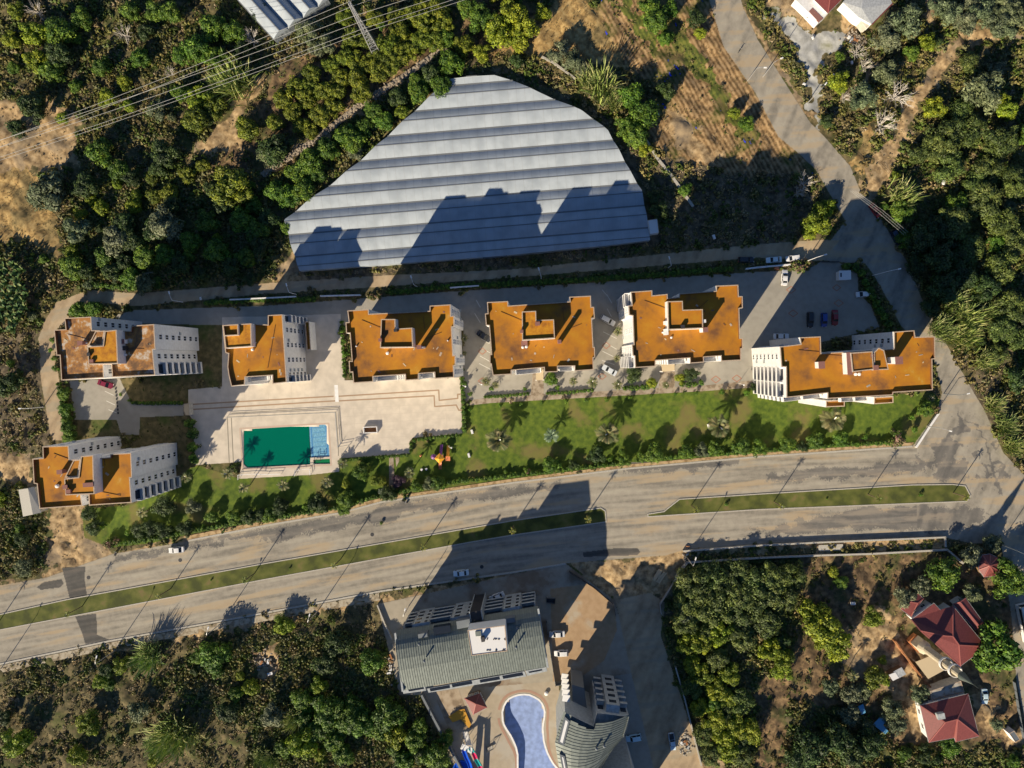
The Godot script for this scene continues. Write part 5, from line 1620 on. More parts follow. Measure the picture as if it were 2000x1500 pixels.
	for i in 7:
		var a := TAU * i / 7.0
		var c := TAU * (i + 1) / 7.0
		var r0 := 0.4 + 0.12 * sin(i * 2.3)
		var r1 := 0.4 + 0.12 * sin((i + 1) % 7 * 2.3)
		rock.q(Vector3(cos(a) * r0, -0.1, sin(a) * r0), Vector3(cos(c) * r1, -0.1, sin(c) * r1), Vector3(cos(c) * r1 * 0.7, 0.3, sin(c) * r1 * 0.7), Vector3(cos(a) * r0 * 0.7, 0.3, sin(a) * r0 * 0.7), Vector3(cos(a), 0.2, sin(a)))
		rock.t(Vector3(0, 0.36, 0), Vector3(cos(a) * r0 * 0.7, 0.3, sin(a) * r0 * 0.7), Vector3(cos(c) * r1 * 0.7, 0.3, sin(c) * r1 * 0.7), Vector3.UP)
	var rm := rock.mesh()
	var line := [Vector2(513, 342), Vector2(560, 312), Vector2(587, 293), Vector2(640, 255), Vector2(693, 213), Vector2(735, 185), Vector2(773, 160), Vector2(815, 132), Vector2(867, 93)]
	b = MB.new()
	strip("513,342 560,312 587,293 640,255 693,213 735,185 773,160 815,132 867,93", 1.5, -0.3, 0.35, b)
	o = thing("stone_wall", "old rubble stone terrace wall climbing diagonally through the grove", "stone wall", b.o)
	obj("wall_core", b, M["stone"], o)
	var spots := []
	for i in line.size() - 1:
		for k in 46:
			var p: Vector2 = (line[i] as Vector2).lerp(line[i + 1], rng.randf()) + Vector2(rng.randfn(0, 3.2), rng.randfn(0, 3.2))
			spots.append([p.x, p.y, rng.randf_range(0.5, 1.2), 0.3])
	tag(scatter("stones", rm, M["stone"], spots, o), "", "", "", "stuff")
	for w in [["rubble_heap", "heap of rubble and rusty scrap beside the grey metal shed", 1668, 75, 22, 16, 90], ["rubble_heap", "pale rubble heap behind the pale blue pickup", 1338, 1452, 14, 26, 90], ["rubble_heap", "loose rubble on the slope below the fence corner", 1345, 1085, 10, 16, 40], ["rubble_heap", "scattered white rubbish beside the hotel's left wall", 762, 1290, 14, 40, 50], ["rubble_heap", "broken pale stones under the lower wall's right scrub", 515, 1290, 28, 24, 70]]:
		o = thing(w[0], w[1], "rubble", P(w[2], w[3]))
		spots = []
		for k in w[6]: spots.append([w[2] + rng.randfn(0, w[4] * 0.5), w[3] + rng.randfn(0, w[5] * 0.5), rng.randf_range(0.3, 1.1), 0.0])
		tag(scatter("stones", rm, M["concrete"] if w[4] == 14 else M["stone"], spots, o), "", "", "", "stuff")
		for k in 6:
			b = MB.new(o.position)
			b.box(P(w[2] + rng.randfn(0, w[4] * 0.4), w[3] + rng.randfn(0, w[5] * 0.4), 0.35), Vector3(rng.randf_range(0.6, 1.8), 0.25, rng.randf_range(0.3, 0.8)), rng.randf() * 3.0)
			obj("scrap_piece", b, M[["tarp_white", "timber", "metal_roof", "brick_wall"][k % 4]], o)
	o = thing("timber_pile", "stack of pale planks beside the sandy hotel road", "timber pile", P(1288, 1125))
	for k in 9:
		b = MB.new(o.position)
		b.box(P(1281 + k * 1.6, 1122 + k * 0.8, 0.1) + Vector3(0, 0.12 + k % 3 * 0.16, 0), Vector3(0.35, 0.14, 3.6), -0.55 + rng.randfn(0, 0.06))
		obj("plank", b, M["canvas"], o)
	for w in [[393, 583, "white tipped barrel lying beside the lane behind the stained block", 0.9], [1394, 463, "crumpled white sheet in the shade right of the greenhouse", 1.4], [1587, 75, "pale board lying on the gravel yard", 0.8], [1628, 148, "white sack beside the flowering bush under the gravel yard", 1.0], [1663, 123, "white rubbish bag below the scrap heap", 1.0], [1570, 165, "pale bath tub on the sandy verge", 0.9], [1842, 356, "white beehive boxes among the dark trees", 1.4], [1665, 1178, "white broken chairs in the shade of the pine wood", 1.5]]:
		b = MB.new()
		b.box(P(w[0], w[1]) + Vector3(0, 0.3, 0), Vector3(w[3], 0.5, w[3] * 0.6), w[0] * 0.7, Vector2(0.85, 0.8))
		tag(obj("discarded_box", b, M["tarp_white"]), w[2], "junk")
	b = MB.new()
	b.box(P(1517, 524) + Vector3(0, 0.4, 0), Vector3(1.4, 0.6, 0.9), -0.4, Vector2(0.8, 0.8))
	tag(obj("tarpaulin", b, M["salmon"]), "orange red cover beside the white wall and parked car", "tarpaulin")

func scatter(called: String, mesh: Mesh, m: Material, spots: Array, parent: Node, tints := []) -> MultiMeshInstance3D:   # spots: [px, py, size, height]
	var mm := MultiMesh.new()
	mm.transform_format = MultiMesh.TRANSFORM_3D
	mm.use_colors = tints.size() > 0
	mm.mesh = mesh
	mm.instance_count = spots.size()
	var off: Vector3 = parent.position if parent is Node3D and parent != self else Vector3.ZERO
	for i in spots.size():
		var s: Array = spots[i]
		var z: float = s[2]
		mm.set_instance_transform(i, Transform3D(Basis(Vector3.UP, rng.randf() * TAU).scaled(Vector3(z, z * rng.randf_range(0.75, 1.25), z)), P(s[0], s[1]) + Vector3(0, s[3], 0) - off))
		if tints.size(): mm.set_instance_color(i, tints[rng.randi() % tints.size()])
	var o := MultiMeshInstance3D.new()
	o.name = called if parent != self else named(called)
	o.multimesh = mm
	o.material_override = m
	parent.add_child(o, true)
	return o

# ---- vehicles
var car_parts := {}
func car_shell(kind: String) -> Dictionary:
	# side outline [x, y] of the body and of the cabin; x runs to the front
	if car_parts.has(kind): return car_parts[kind]
	var L := {"sedan": 4.5, "hatch": 4.1, "suv": 4.5, "van": 4.6, "pickup": 5.1}
	var l: float = L[kind] * 0.5
	var body := [[-l, 0.45], [-l, 0.85], [-l + 0.1, 0.95], [l - 1.15, 0.95], [l - 0.25, 0.8], [l, 0.62], [l, 0.4], [l - 0.2, 0.25], [-l + 0.2, 0.25]]
	var cab := {"sedan": [-l + 0.75, -l + 1.35, 0.35, 1.05, 1.45], "hatch": [-l + 0.1, -l + 0.45, 0.35, 1.1, 1.5], "suv": [-l + 0.1, -l + 0.4, 0.3, 1.0, 1.68], "van": [-l + 0.05, -l + 0.2, l - 1.35, l - 0.7, 1.9], "pickup": [-0.55, -0.35, 0.75, 1.35, 1.7]}
	var c: Array = cab[kind]
	var d := {}
	var b := MB.new()
	var deck := 0.95
	b.loft([[-l, 0.4, 0.78, 0.72, 0.66], [-l + 0.12, 0.28, deck - 0.02, 0.82, 0.74], [-l + 0.7, 0.25, deck, 0.88, 0.8], [0.0, 0.25, deck, 0.89, 0.82], [l - 1.1, 0.25, deck - 0.02, 0.88, 0.8], [l - 0.45, 0.26, deck - 0.12, 0.85, 0.74], [l - 0.1, 0.3, 0.7, 0.76, 0.66], [l, 0.4, 0.58, 0.66, 0.6]])
	d["body"] = b.mesh()
	b = MB.new()
	b.loft([[c[0], deck - 0.05, deck + 0.03, 0.78, 0.77], [c[1], deck - 0.05, c[4] - 0.03, 0.78, 0.62], [c[2], deck - 0.05, c[4] - 0.03, 0.79, 0.63], [c[3], deck - 0.05, deck + 0.02, 0.77, 0.76]])
	d["windows"] = b.mesh()
	b = MB.new()
	b.loft([[c[1] - 0.08, c[4] - 0.06, c[4] - 0.02, 0.62, 0.58], [c[1] + 0.15, c[4] - 0.04, c[4] + 0.02, 0.66, 0.58], [(c[1] + c[2]) * 0.5, c[4] - 0.03, c[4] + 0.04, 0.67, 0.6], [c[2] - 0.15, c[4] - 0.04, c[4] + 0.02, 0.66, 0.58], [c[2] + 0.08, c[4] - 0.08, c[4] - 0.03, 0.62, 0.58]])
	for z in [-1.0, 1.0]:
		for x in [[c[0], c[1]], [c[3], c[2]]]: b.bar(Vector3(x[0], deck, 0.76 * z), Vector3(x[1], c[4] - 0.02, 0.62 * z), 0.09)
		b.bar(Vector3((c[1] + c[2]) * 0.5, deck, 0.79 * z), Vector3((c[1] + c[2]) * 0.5, c[4], 0.64 * z), 0.08)
	d["roof"] = b.mesh()
	b = MB.new()
	b.tube([Vector3(0, 0, -0.1), Vector3(0, 0, 0.1)], [0.32, 0.32], 14)
	d["wheel"] = b.mesh()
	b = MB.new()
	b.tube([Vector3(0, 0, -0.11), Vector3(0, 0, 0.11)], [0.19, 0.19], 10)
	d["rim"] = b.mesh()
	b = MB.new()
	b.box(Vector3.ZERO, Vector3(0.12, 0.14, 0.36))
	d["lamp"] = b.mesh()
	d["l"] = l
	if kind == "pickup":
		b = MB.new()
		b.box(Vector3(-l + 1.0, deck + 0.01, 0), Vector3(1.75, 0.04, 1.35))
		d["bed"] = b.mesh()
	car_parts[kind] = d
	return d
func car(px: float, py: float, deg: float, kind: String, col: Color, label: String):
	var d := car_shell(kind)
	var o := thing("parked_car", label, "car", P(px, py), deg_to_rad(-deg), "parked cars")
	var key := "paint_%s" % col.to_html()
	if not M.has(key):
		var m := mat(key, col.r, col.g, col.b, 0.35)
		m.clearcoat_enabled = true
		m.clearcoat = 0.6
		m.clearcoat_roughness = 0.1
	inst("body", d["body"], M[key], o)
	inst("windows", d["windows"], M["glass"], o)
	inst("roof", d["roof"], M[key], o)
	var l: float = d["l"]
	for x in [-l + 0.85, l - 0.85]:
		for z in [-0.8, 0.8]:
			var w := inst("wheel", d["wheel"], M["tyre"], o, Transform3D(Basis(), Vector3(x, 0.32, z)))
			inst("rim", d["rim"], M["steel"], w)
	for z in [-0.55, 0.55]:
		inst("headlight", d["lamp"], M["headlight"], o, Transform3D(Basis(), Vector3(l - 0.06, 0.62, z)))
		inst("tail_light", d["lamp"], M["tail"], o, Transform3D(Basis(), Vector3(-l + 0.06, 0.75, z)))
	if d.has("bed"): inst("load_bed", d["bed"], M["dark"], o)
func cars():
	var white := Color(0.72, 0.72, 0.72)
	var pale := Color(0.5, 0.62, 0.72)
	var black := Color(0.015, 0.017, 0.025)
	for c in [
		[209, 750, 19, "sedan", Color(0.2, 0.02, 0.045), "maroon car parked in the court below the stained block"],
		[347, 1073, 175, "sedan", white, "white car parked alone at the kerb below the lawn"],
		[901, 1118, 174, "sedan", Color(0.6, 0.72, 0.8), "pale blue white car at the kerb in the hotel's shadow"],
		[971, 1164, 158, "sedan", white, "white car parked in front of the hotel balconies"],
		[1088, 1237, 177, "sedan", white, "white car on brown soil, farther from the curved wing"],
		[1096, 1274, 177, "hatch", white, "white car on brown soil, nearer to the curved wing"],
		[1237, 1439, 170, "suv", Color(0.45, 0.68, 0.82), "pale blue van like car beside the curved hotel wing"],
		[1312, 1446, 82, "pickup", pale, "pale blue pickup at the foot of the sandy hotel road"],
		[946, 657, 33, "sedan", black, "black car half hidden left of the middle orange block"],
		[1187, 626, 29, "suv", white, "white car with a dark glass roof right of the middle block"],
		[1190, 723, 209, "sedan", Color(0.62, 0.66, 0.7), "silver white car beside the lower slanted bays"],
		[1456, 508, 0, "suv", black, "black car on the shaded lane near the white cars"],
		[1510, 508, 176, "sedan", Color(0.62, 0.74, 0.78), "white sedan on the lane beside the white wall"],
		[1547, 505, 172, "hatch", white, "white car tucked under the flowering shrub at the gate"],
		[1531, 543, 273, "sedan", white, "white car in the sunlit part of the upper car park"],
		[1684, 575, 176, "hatch", white, "white car backed under the hedge by the guard cabin"],
		[1581, 625, 90, "suv", black, "black car, first of three side by side in the shade"],
		[1608, 625, 90, "hatch", Color(0.02, 0.06, 0.3), "blue car between the black and the red car"],
		[1629, 621, 90, "sedan", Color(0.25, 0.015, 0.02), "dark red car at the end of the row of three"],
		[1524, 657, 0, "sedan", white, "white car squeezed behind the longest block"],
		[1708, 412, 55, "sedan", Color(0.45, 0.02, 0.02), "bright red car under the wires at the road bend"],
		[1748, 465, 62, "suv", Color(0.01, 0.02, 0.06), "dark blue car under the trees at the road bend"],
		[1920, 1358, 87, "sedan", Color(0.45, 0.58, 0.66), "silver blue car beside the flat roofed annex"]]: car(c[0], c[1], c[2], c[3], c[4], c[5])
	# coach cut by the right edge
	var at := P(1996, 1214)
	var o := thing("coach", "white and blue coach cut off by the right edge", "coach", at, deg_to_rad(-78))
	var b := MB.new()
	b.box(Vector3(0, 1.9, 0), Vector3(11.0, 2.9, 2.5), 0.0, Vector2(0.98, 0.94))
	obj("body", b, M["white"], o)
	b = MB.new()
	b.box(Vector3(0.6, 3.4, 0), Vector3(8.2, 0.12, 2.2))
	obj("roof", b, mat("coach_blue", 0.25, 0.5, 0.72, 0.4), o)
	for x in [-3.2, -0.6, 2.0, 4.2]:
		b = MB.new()
		b.box(Vector3(x, 3.48, 0.1), Vector3(0.9, 0.1, 0.9))
		obj("roof_hatch", b, M["glass"], o)
	for z in [-1.0, 1.0]:
		b = MB.new()
		b.box(Vector3(0, 2.4, z * 1.23), Vector3(9.6, 1.0, 0.06))
		obj("windows", b, M["glass"], o)
		for x in [-3.6, 3.4]:
			b = MB.new()
			b.tube([Vector3(x, 0.5, z * 1.0), Vector3(x, 0.5, z * 1.22)], [0.5, 0.5], 14)
			obj("wheel", b, M["tyre"], o)
	b = MB.new()
	b.box(Vector3(-5.42, 2.2, 0), Vector3(0.1, 1.4, 2.2))
	obj("windscreen", b, M["glass"], o)
	for w in [[1444, 99, 60.0, "small motorcycle riding down the upper side road"], [791, 979, -20.0, "small dark motorcycle on the divided road below the garden gate"], [228, 1079, 70.0, "small dark motorcycle standing at the dirt verge"]]:
		o = thing("motorcycle", w[3], "motorcycle", P(w[0], w[1]), deg_to_rad(w[2]))
		for x in [-0.65, 0.65]:
			b = MB.new()
			b.tube([Vector3(x, 0.32, -0.06), Vector3(x, 0.32, 0.06)], [0.32, 0.32], 14)
			obj("wheel", b, M["tyre"], o)
		b = MB.new()
		b.bar(Vector3(-0.65, 0.4, 0), Vector3(0.4, 0.75, 0), 0.2, 0.3)
		b.bar(Vector3(0.65, 0.32, 0), Vector3(0.4, 1.0, 0), 0.08)
		obj("frame", b, M["slate"], o)
		b = MB.new()
		b.box(Vector3(-0.2, 0.85, 0), Vector3(0.8, 0.14, 0.3), 0.0, Vector2(0.9, 0.8))
		obj("seat", b, M["dark"], o)
		b = MB.new()
		b.bar(Vector3(0.38, 1.05, -0.38), Vector3(0.38, 1.05, 0.38), 0.05)
		obj("handlebar", b, M["steel"], o)

# ---- plants
var crowns := {}
var grown := []       # [node, look, px, py, radius]
var MARKS := [["the lattice pylon", 735, 95], ["the small ridged greenhouse", 550, 40], ["the upper greenhouse tip", 965, 148], ["the upper left greenhouse flank", 720, 300], ["the left greenhouse corner", 570, 470], ["the right greenhouse flank", 1200, 280], ["the lower right greenhouse corner", 1268, 460],
	["the upper stone wall end", 860, 97], ["the stone wall middle", 690, 215], ["the lower stone wall end", 520, 338], ["the sandy clearing", 110, 260], ["the straw field", 45, 410], ["the banana field", 30, 580], ["the stained block", 205, 680], ["the low block", 500, 680], ["the rust red stair roof", 785, 670],
	["the middle orange block", 1055, 655], ["the white chimneyed block", 1340, 635], ["the longest orange block", 1680, 715], ["the tin shed block", 160, 930], ["the tin shed", 58, 980], ["the main pool", 540, 872], ["the plunge pool", 628, 903], ["the play tower", 861, 893], ["the lower right terrace corner", 900, 848], ["the guard cabin", 1650, 537], ["the grey vaulted hotel", 920, 1260],
	["the curved hotel wing", 1160, 1440], ["the kidney pool", 1025, 1420], ["the minaret foot", 1788, 1252], ["the mosque house", 1850, 1240], ["the roof tank house", 1850, 1405], ["the octagonal pavilion", 1932, 1104], ["the square pavilion", 929, 1375], ["the long median end", 1175, 1005], ["the pointed median tip", 1265, 1005], ["the right median end", 1888, 965],
	["the sunken roadside strip", 1600, 1075], ["the gravel yard", 1580, 110], ["the white top house", 1585, 15], ["the grey metal shed", 1695, 18], ["the sandy track fork", 1880, 65], ["the lower sandy track end", 1700, 350], ["the bright red car", 1705, 410], ["the dark blue car", 1748, 465], ["the upper side road", 1420, 70], ["the roadside cabin lamp", 1704, 535], ["the road corner lawn", 1800, 840],
	["the large dark asphalt patch", 148, 1140], ["the parked white kerb car", 346, 1073], ["the maroon car", 210, 750], ["the blue tarpaulin", 1718, 1415], ["the grey sheeted shed", 1752, 1317], ["the pale pickup", 1312, 1446], ["the silver blue car", 1920, 1358], ["the little white hut", 1982, 1438], ["the water slides", 915, 1465], ["the reeds below the road", 284, 1290], ["the broken pale stones", 515, 1290], ["the coach", 1990, 1214],
	["the terrace gate porch", 363, 800], ["the dirt junction", 1230, 1120], ["the plank stack", 1288, 1125], ["the striped field", 1450, 210], ["the lowest left lane lamp", 357, 590], ["the white lane cars", 1520, 507], ["the right frame edge", 2000, 560], ["the lower left frame corner", 0, 1500], ["the upper left frame corner", 0, 0], ["the upper right frame corner", 2000, 0], ["the lower scrub edge", 420, 1500], ["the lower wood edge", 1500, 1500]]

func leafy(sd: int, blobs: int, leaves: int, size: float, spread: float, cols: Array, flat := 1.0, long := 1.0) -> ArrayMesh:
	var r := RandomNumberGenerator.new()
	r.seed = sd
	var b := MB.new()
	b.colored = true
	var cs := []
	for i in blobs:
		var a := r.randf() * TAU
		var y := r.randf_range(-0.5, 0.85)
		var w := sqrt(maxf(0.05, 1.0 - y * y)) * spread * sqrt(r.randf_range(0.1, 1.0)) * (1.0 + 0.22 * sin(a * 3.0 + sd) + 0.12 * sin(a * 5.0 + sd * 2.0))
		cs.append([Vector3(cos(a) * w, y * 0.62, sin(a) * w), r.randf_range(0.2, 0.42), r.randf(), r.randf_range(0.75, 1.25)])
	for i in leaves:
		var c: Array = cs[i % blobs]
		var d := Vector3(r.randfn(), r.randfn() + 0.35, r.randfn()).normalized()
		var p: Vector3 = c[0] + d * c[1] * r.randf_range(0.7, 1.08)
		p.y *= flat
		var n := (d + Vector3(r.randfn(), r.randfn(), r.randfn()) * 0.34).normalized()
		var u := n.cross(Vector3(r.randfn(), r.randfn(), r.randfn())).normalized()
		var v := n.cross(u)
		var s := size * r.randf_range(0.6, 1.35)
		var k: float = c[3] * r.randf_range(0.75, 1.25)
		var t: float = clampf(c[2] + r.randfn() * 0.25, 0.0, 1.0)
		var col: Color = cols[0].lerp(cols[1], t * 2.0) if t < 0.5 else cols[1].lerp(cols[2], t * 2.0 - 1.0)
		b.col = Color(col.r * k, col.g * k, col.b * k)
		b.q(p + u * s * long, p + v * s * 0.6, p - u * s * long, p - v * s * 0.6, n)
	return b.mesh()
func blades(sd: int, count: int, long: float, wide: float, cols: Array, droop: float, rise: float, segs := 4, spread := 0.35) -> ArrayMesh:   # reeds, banana leaves
	var r := RandomNumberGenerator.new()
	r.seed = sd
	var b := MB.new()
	b.colored = true
	for i in count:
		var a := r.randf() * TAU
		var o := Vector3(r.randfn() * spread, 0, r.randfn() * spread)
		var d := Vector3(cos(a), 0, sin(a))
		var l := long * r.randf_range(0.6, 1.15)
		var col: Color = cols[r.randi() % cols.size()]
		var k := r.randf_range(0.75, 1.25)
		b.col = Color(col.r * k, col.g * k, col.b * k)
		var tilt := r.randf_range(0.25, 1.0)
		var prev := o
		var pw := wide * 0.5
		for j in segs:
			var f := (j + 1.0) / segs
			var p := o + d * l * f * tilt + Vector3(0, rise * l * (f - droop * f * f * tilt), 0)
			var w: float = wide * (1.0 - f * f) * (0.6 + f)
			var s := Vector3(-d.z, 0.25, d.x).normalized()
			b.q(prev - s * pw, prev + s * pw, p + s * w, p - s * w, Vector3.UP)
			prev = p
			pw = w
	return b.mesh()
func palm_crown(sd: int, fronds: int, long: float, cols: Array, leaflets: int, droop: float, fan := false) -> ArrayMesh:
	var r := RandomNumberGenerator.new()
	r.seed = sd
	var b := MB.new()
	b.colored = true
	for i in fronds:
		var a := i * 2.39996 + r.randfn() * 0.1
		var e := lerpf(1.25, -0.25, i / float(fronds)) + r.randfn() * 0.08
		var d := Vector3(cos(a), 0, sin(a))
		var s := Vector3(-d.z, 0, d.x)
		var l := long * r.randf_range(0.85, 1.1) * (0.75 if e > 0.9 else 1.0)
		var col: Color = cols[r.randi() % cols.size()]
		var at := func_frond(d, e, l, droop)
		if fan:
			var c0: Vector3 = at[1]
			for k in leaflets:
				var f := (k / float(leaflets - 1) - 0.5) * 2.6
				var dd := (d * cos(f) + s * sin(f)) * l * 0.55 + Vector3(0, -absf(f) * 0.1 - droop * 0.3, 0)
				b.col = col * r.randf_range(0.75, 1.2)
				var ss := dd.normalized().cross(Vector3.UP) * l * 0.045
				b.t(c0 - ss, c0 + ss, c0 + dd, Vector3.UP)
			b.q(Vector3.ZERO - s * 0.03, Vector3.ZERO + s * 0.03, c0 + s * 0.03, c0 - s * 0.03, Vector3.UP)
			continue
		for k in at.size() - 1: b.q(at[k] - s * 0.04, at[k] + s * 0.04, at[k + 1] + s * 0.03, at[k + 1] - s * 0.03, Vector3.UP)
		for k in leaflets:
			var f := (k + 1.0) / (leaflets + 1) * (at.size() - 1)
			var i0 := mini(int(f), at.size() - 2)
			var p: Vector3 = at[i0].lerp(at[i0 + 1], f - i0)
			var t: Vector3 = (at[i0 + 1] - at[i0]).normalized()
			var w := l * 0.24 * sin((k + 1.5) / (leaflets + 2) * PI)
			b.col = col * r.randf_range(0.75, 1.25)
			for z in [-1.0, 1.0]:
				var tip: Vector3 = p + s * z * w + t * w * 0.9 + Vector3(0, -w * 0.25, 0)
				b.t(p - t * l * 0.022, p + t * l * 0.022, tip, Vector3.UP)
	return b.mesh()
func func_frond(d: Vector3, e: float, l: float, droop: float) -> Array:
	var out := []
	for k in 6:
		var f := k / 5.0
		out.append(d * l * f * cos(e) * (1.0 - 0.12 * f) + Vector3(0, l * f * sin(e) - droop * l * f * f * 0.55, 0))
	return out
func bare(sd: int) -> ArrayMesh:
	var r := RandomNumberGenerator.new()
	r.seed = sd
	var b := MB.new()
	var ends := []
	for i in 9:
		var a := i * TAU / 9.0 + r.randfn() * 0.2
		var p := Vector3(cos(a) * r.randf_range(0.35, 0.55), r.randf_range(0.15, 0.6), sin(a) * r.randf_range(0.35, 0.55))
		b.tube([Vector3(0, -0.3, 0), p], [0.05, 0.035], 4, false)
		for k in 4:
			var q := p + (p.normalized() + Vector3(r.randfn(), r.randfn() + 0.4, r.randfn()) * 0.5) * 0.35
			b.tube([p, q], [0.03, 0.02], 3, false)
			for m in 3: b.tube([q, q + (q.normalized() + Vector3(r.randfn(), r.randfn() + 0.3, r.randfn()) * 0.6) * 0.28], [0.018, 0.01], 3, false)
	return b.mesh()
func C3(a: float, b: float, c: float) -> Color: return Color(a, b, c)

# letter: name, look, category, group, how many crown shapes, crown height per radius, bare trunk per radius
var KINDS := {
	"c": ["citrus_tree", "yellow green citrus tree", "tree", "citrus trees of the grove", 4, 0.85, 0.25],
	"g": ["broadleaf_tree", "mid green leafy tree", "tree", "green leafy trees", 4, 0.85, 0.3],
	"d": ["dark_tree", "dark green dense tree", "tree", "dark dense trees", 3, 0.9, 0.35],
	"o": ["olive_tree", "grey green olive tree", "tree", "olive trees", 3, 0.8, 0.35],
	"y": ["bright_tree", "bright yellow green bush", "tree", "bright yellow green bushes", 3, 0.9, 0.3],
	"p": ["pine_tree", "olive green pine tree", "tree", "olive green pines of the woods", 3, 0.75, 0.25],
	"k": ["hedge_tree", "clipped upright hedge tree", "tree", "hedge trees along the lawns", 3, 1.5, 0.3],
	"f": ["flowering_bush", "pink flowering bush", "bush", "flowering bushes", 2, 0.8, 0.15],
	"u": ["ball_shrub", "small round clipped shrub", "shrub", "clipped round shrubs", 2, 0.95, 0.1],
	"h": ["purple_bush", "dark purple leaved bush", "bush", "", 1, 0.9, 0.2],
	"w": ["bare_bush", "leafless white branched bush", "bush", "leafless pale bushes", 3, 0.8, 0.2],
	"r": ["reed_clump", "pale green feathery reed clump", "reeds", "tall reed clumps", 3, 1.0, 0.0],
	"b": ["banana_plant", "broad leaved banana plant", "banana plant", "banana plants of the left field", 3, 1.0, 0.0],
	"D": ["date_palm", "arching date palm", "palm", "date palms on the lawn", 3, 1.0, 0.0],
	"s": ["fan_palm", "short spiky palm", "palm", "short palms of the gardens", 3, 1.0, 0.0],
	"S": ["fan_palm", "silver leaved fan palm", "palm", "short palms of the gardens", 1, 1.0, 0.0],
	"m": ["young_palm", "young thin median palm", "palm", "young palms on the medians", 2, 1.0, 0.0]}
func crown_set():
	var pal := {
		"c": [C3(0.07, 0.1, 0.008), C3(0.135, 0.165, 0.01), C3(0.22, 0.235, 0.014)],
		"g": [C3(0.039, 0.093, 0.009), C3(0.078, 0.155, 0.012), C3(0.155, 0.232, 0.019)],
		"d": [C3(0.022, 0.043, 0.012), C3(0.039, 0.074, 0.016), C3(0.078, 0.116, 0.022)],
		"o": [C3(0.078, 0.096, 0.050), C3(0.132, 0.155, 0.081), C3(0.217, 0.232, 0.132)],
		"y": [C3(0.12, 0.165, 0.01), C3(0.22, 0.27, 0.014), C3(0.34, 0.36, 0.02)],
		"p": [C3(0.05, 0.075, 0.018), C3(0.095, 0.13, 0.026), C3(0.16, 0.19, 0.04)],
		"k": [C3(0.039, 0.085, 0.009), C3(0.078, 0.155, 0.012), C3(0.155, 0.248, 0.019)],
		"f": [C3(0.07, 0.12, 0.012), C3(0.15, 0.19, 0.025), C3(0.3, 0.14, 0.13)],
		"u": [C3(0.046, 0.101, 0.009), C3(0.093, 0.186, 0.012), C3(0.155, 0.264, 0.016)],
		"h": [C3(0.062, 0.039, 0.054), C3(0.093, 0.054, 0.078), C3(0.139, 0.078, 0.109)]}
	for k in pal:
		crowns[k] = []
		for i in KINDS[k][4]:
			var sd: int = hash(k) % 10000 + i * 17
			match k:
				"u": crowns[k].append(leafy(sd, 18, 420, 0.12, 0.62, pal[k]))
				"k": crowns[k].append(leafy(sd, 20, 1100, 0.12, 0.66, pal[k]))
				"p": crowns[k].append(leafy(sd, 48, 4400, 0.058, 0.88, pal[k], 1.0, 1.5))
				"o": crowns[k].append(leafy(sd, 32, 3000, 0.066, 0.82, pal[k], 1.0, 1.4))
				"f": crowns[k].append(leafy(sd, 20, 900, 0.11, 0.8, pal[k]))
				_: crowns[k].append(leafy(sd, 46, 4600, 0.066, 0.88, pal[k], 1.0, 1.2))
	for i in 3:
		crowns["w"] = crowns.get("w", []) + [bare(60 + i)]
		crowns["r"] = crowns.get("r", []) + [blades(70 + i, 330, 1.0, 0.03, [C3(0.3, 0.34, 0.1), C3(0.2, 0.27, 0.06), C3(0.42, 0.4, 0.18), C3(0.13, 0.19, 0.045)], 0.55, 1.15, 4, 0.3)]
		crowns["b"] = crowns.get("b", []) + [blades(80 + i, 13, 1.0, 0.19, [C3(0.035, 0.09, 0.02), C3(0.06, 0.13, 0.025), C3(0.12, 0.16, 0.04)], 0.75, 0.9, 5, 0.05)]
		crowns["D"] = crowns.get("D", []) + [palm_crown(90 + i, 32, 1.05, [C3(0.12, 0.14, 0.05), C3(0.17, 0.17, 0.065), C3(0.085, 0.11, 0.035), C3(0.22, 0.19, 0.08)], 20, 0.55)]
		crowns["s"] = crowns.get("s", []) + [palm_crown(95 + i, 30, 1.0, [C3(0.11, 0.14, 0.045), C3(0.2, 0.2, 0.08), C3(0.07, 0.1, 0.03), C3(0.3, 0.27, 0.13)], 14, 0.45)]
	crowns["S"] = [palm_crown(99, 26, 1.0, [C3(0.16, 0.21, 0.14), C3(0.26, 0.3, 0.21), C3(0.1, 0.14, 0.09)], 14, 0.4)]
	crowns["m"] = [palm_crown(101, 18, 1.0, [C3(0.1, 0.15, 0.02), C3(0.2, 0.2, 0.03)], 12, 0.5), palm_crown(102, 16, 1.0, [C3(0.1, 0.14, 0.02), C3(0.22, 0.21, 0.03)], 12, 0.5)]
	var b := MB.new()
	b.tube([Vector3(0, -0.4, 0), Vector3(0.03, 0.5, 0.02), Vector3(0, 1.0, 0)], [0.13, 0.1, 0.07], 7)
	for a in [0.4, 2.3, 4.3]: b.tube([Vector3(0.01, 0.75, 0), Vector3(cos(a) * 0.35, 1.5, sin(a) * 0.35)], [0.06, 0.03], 5)
	crowns["trunk"] = b.mesh()
	b = MB.new()
	b.tube([Vector3(0, -0.2, 0), Vector3(0, 0.5, 0), Vector3(0, 1.0, 0)], [1.0, 0.8, 0.85], 8)
	crowns["stem"] = b.mesh()
const STONE_LINE := [Vector2(513, 342), Vector2(560, 312), Vector2(587, 293), Vector2(640, 255), Vector2(693, 213), Vector2(735, 185), Vector2(773, 160), Vector2(815, 132), Vector2(867, 93)]
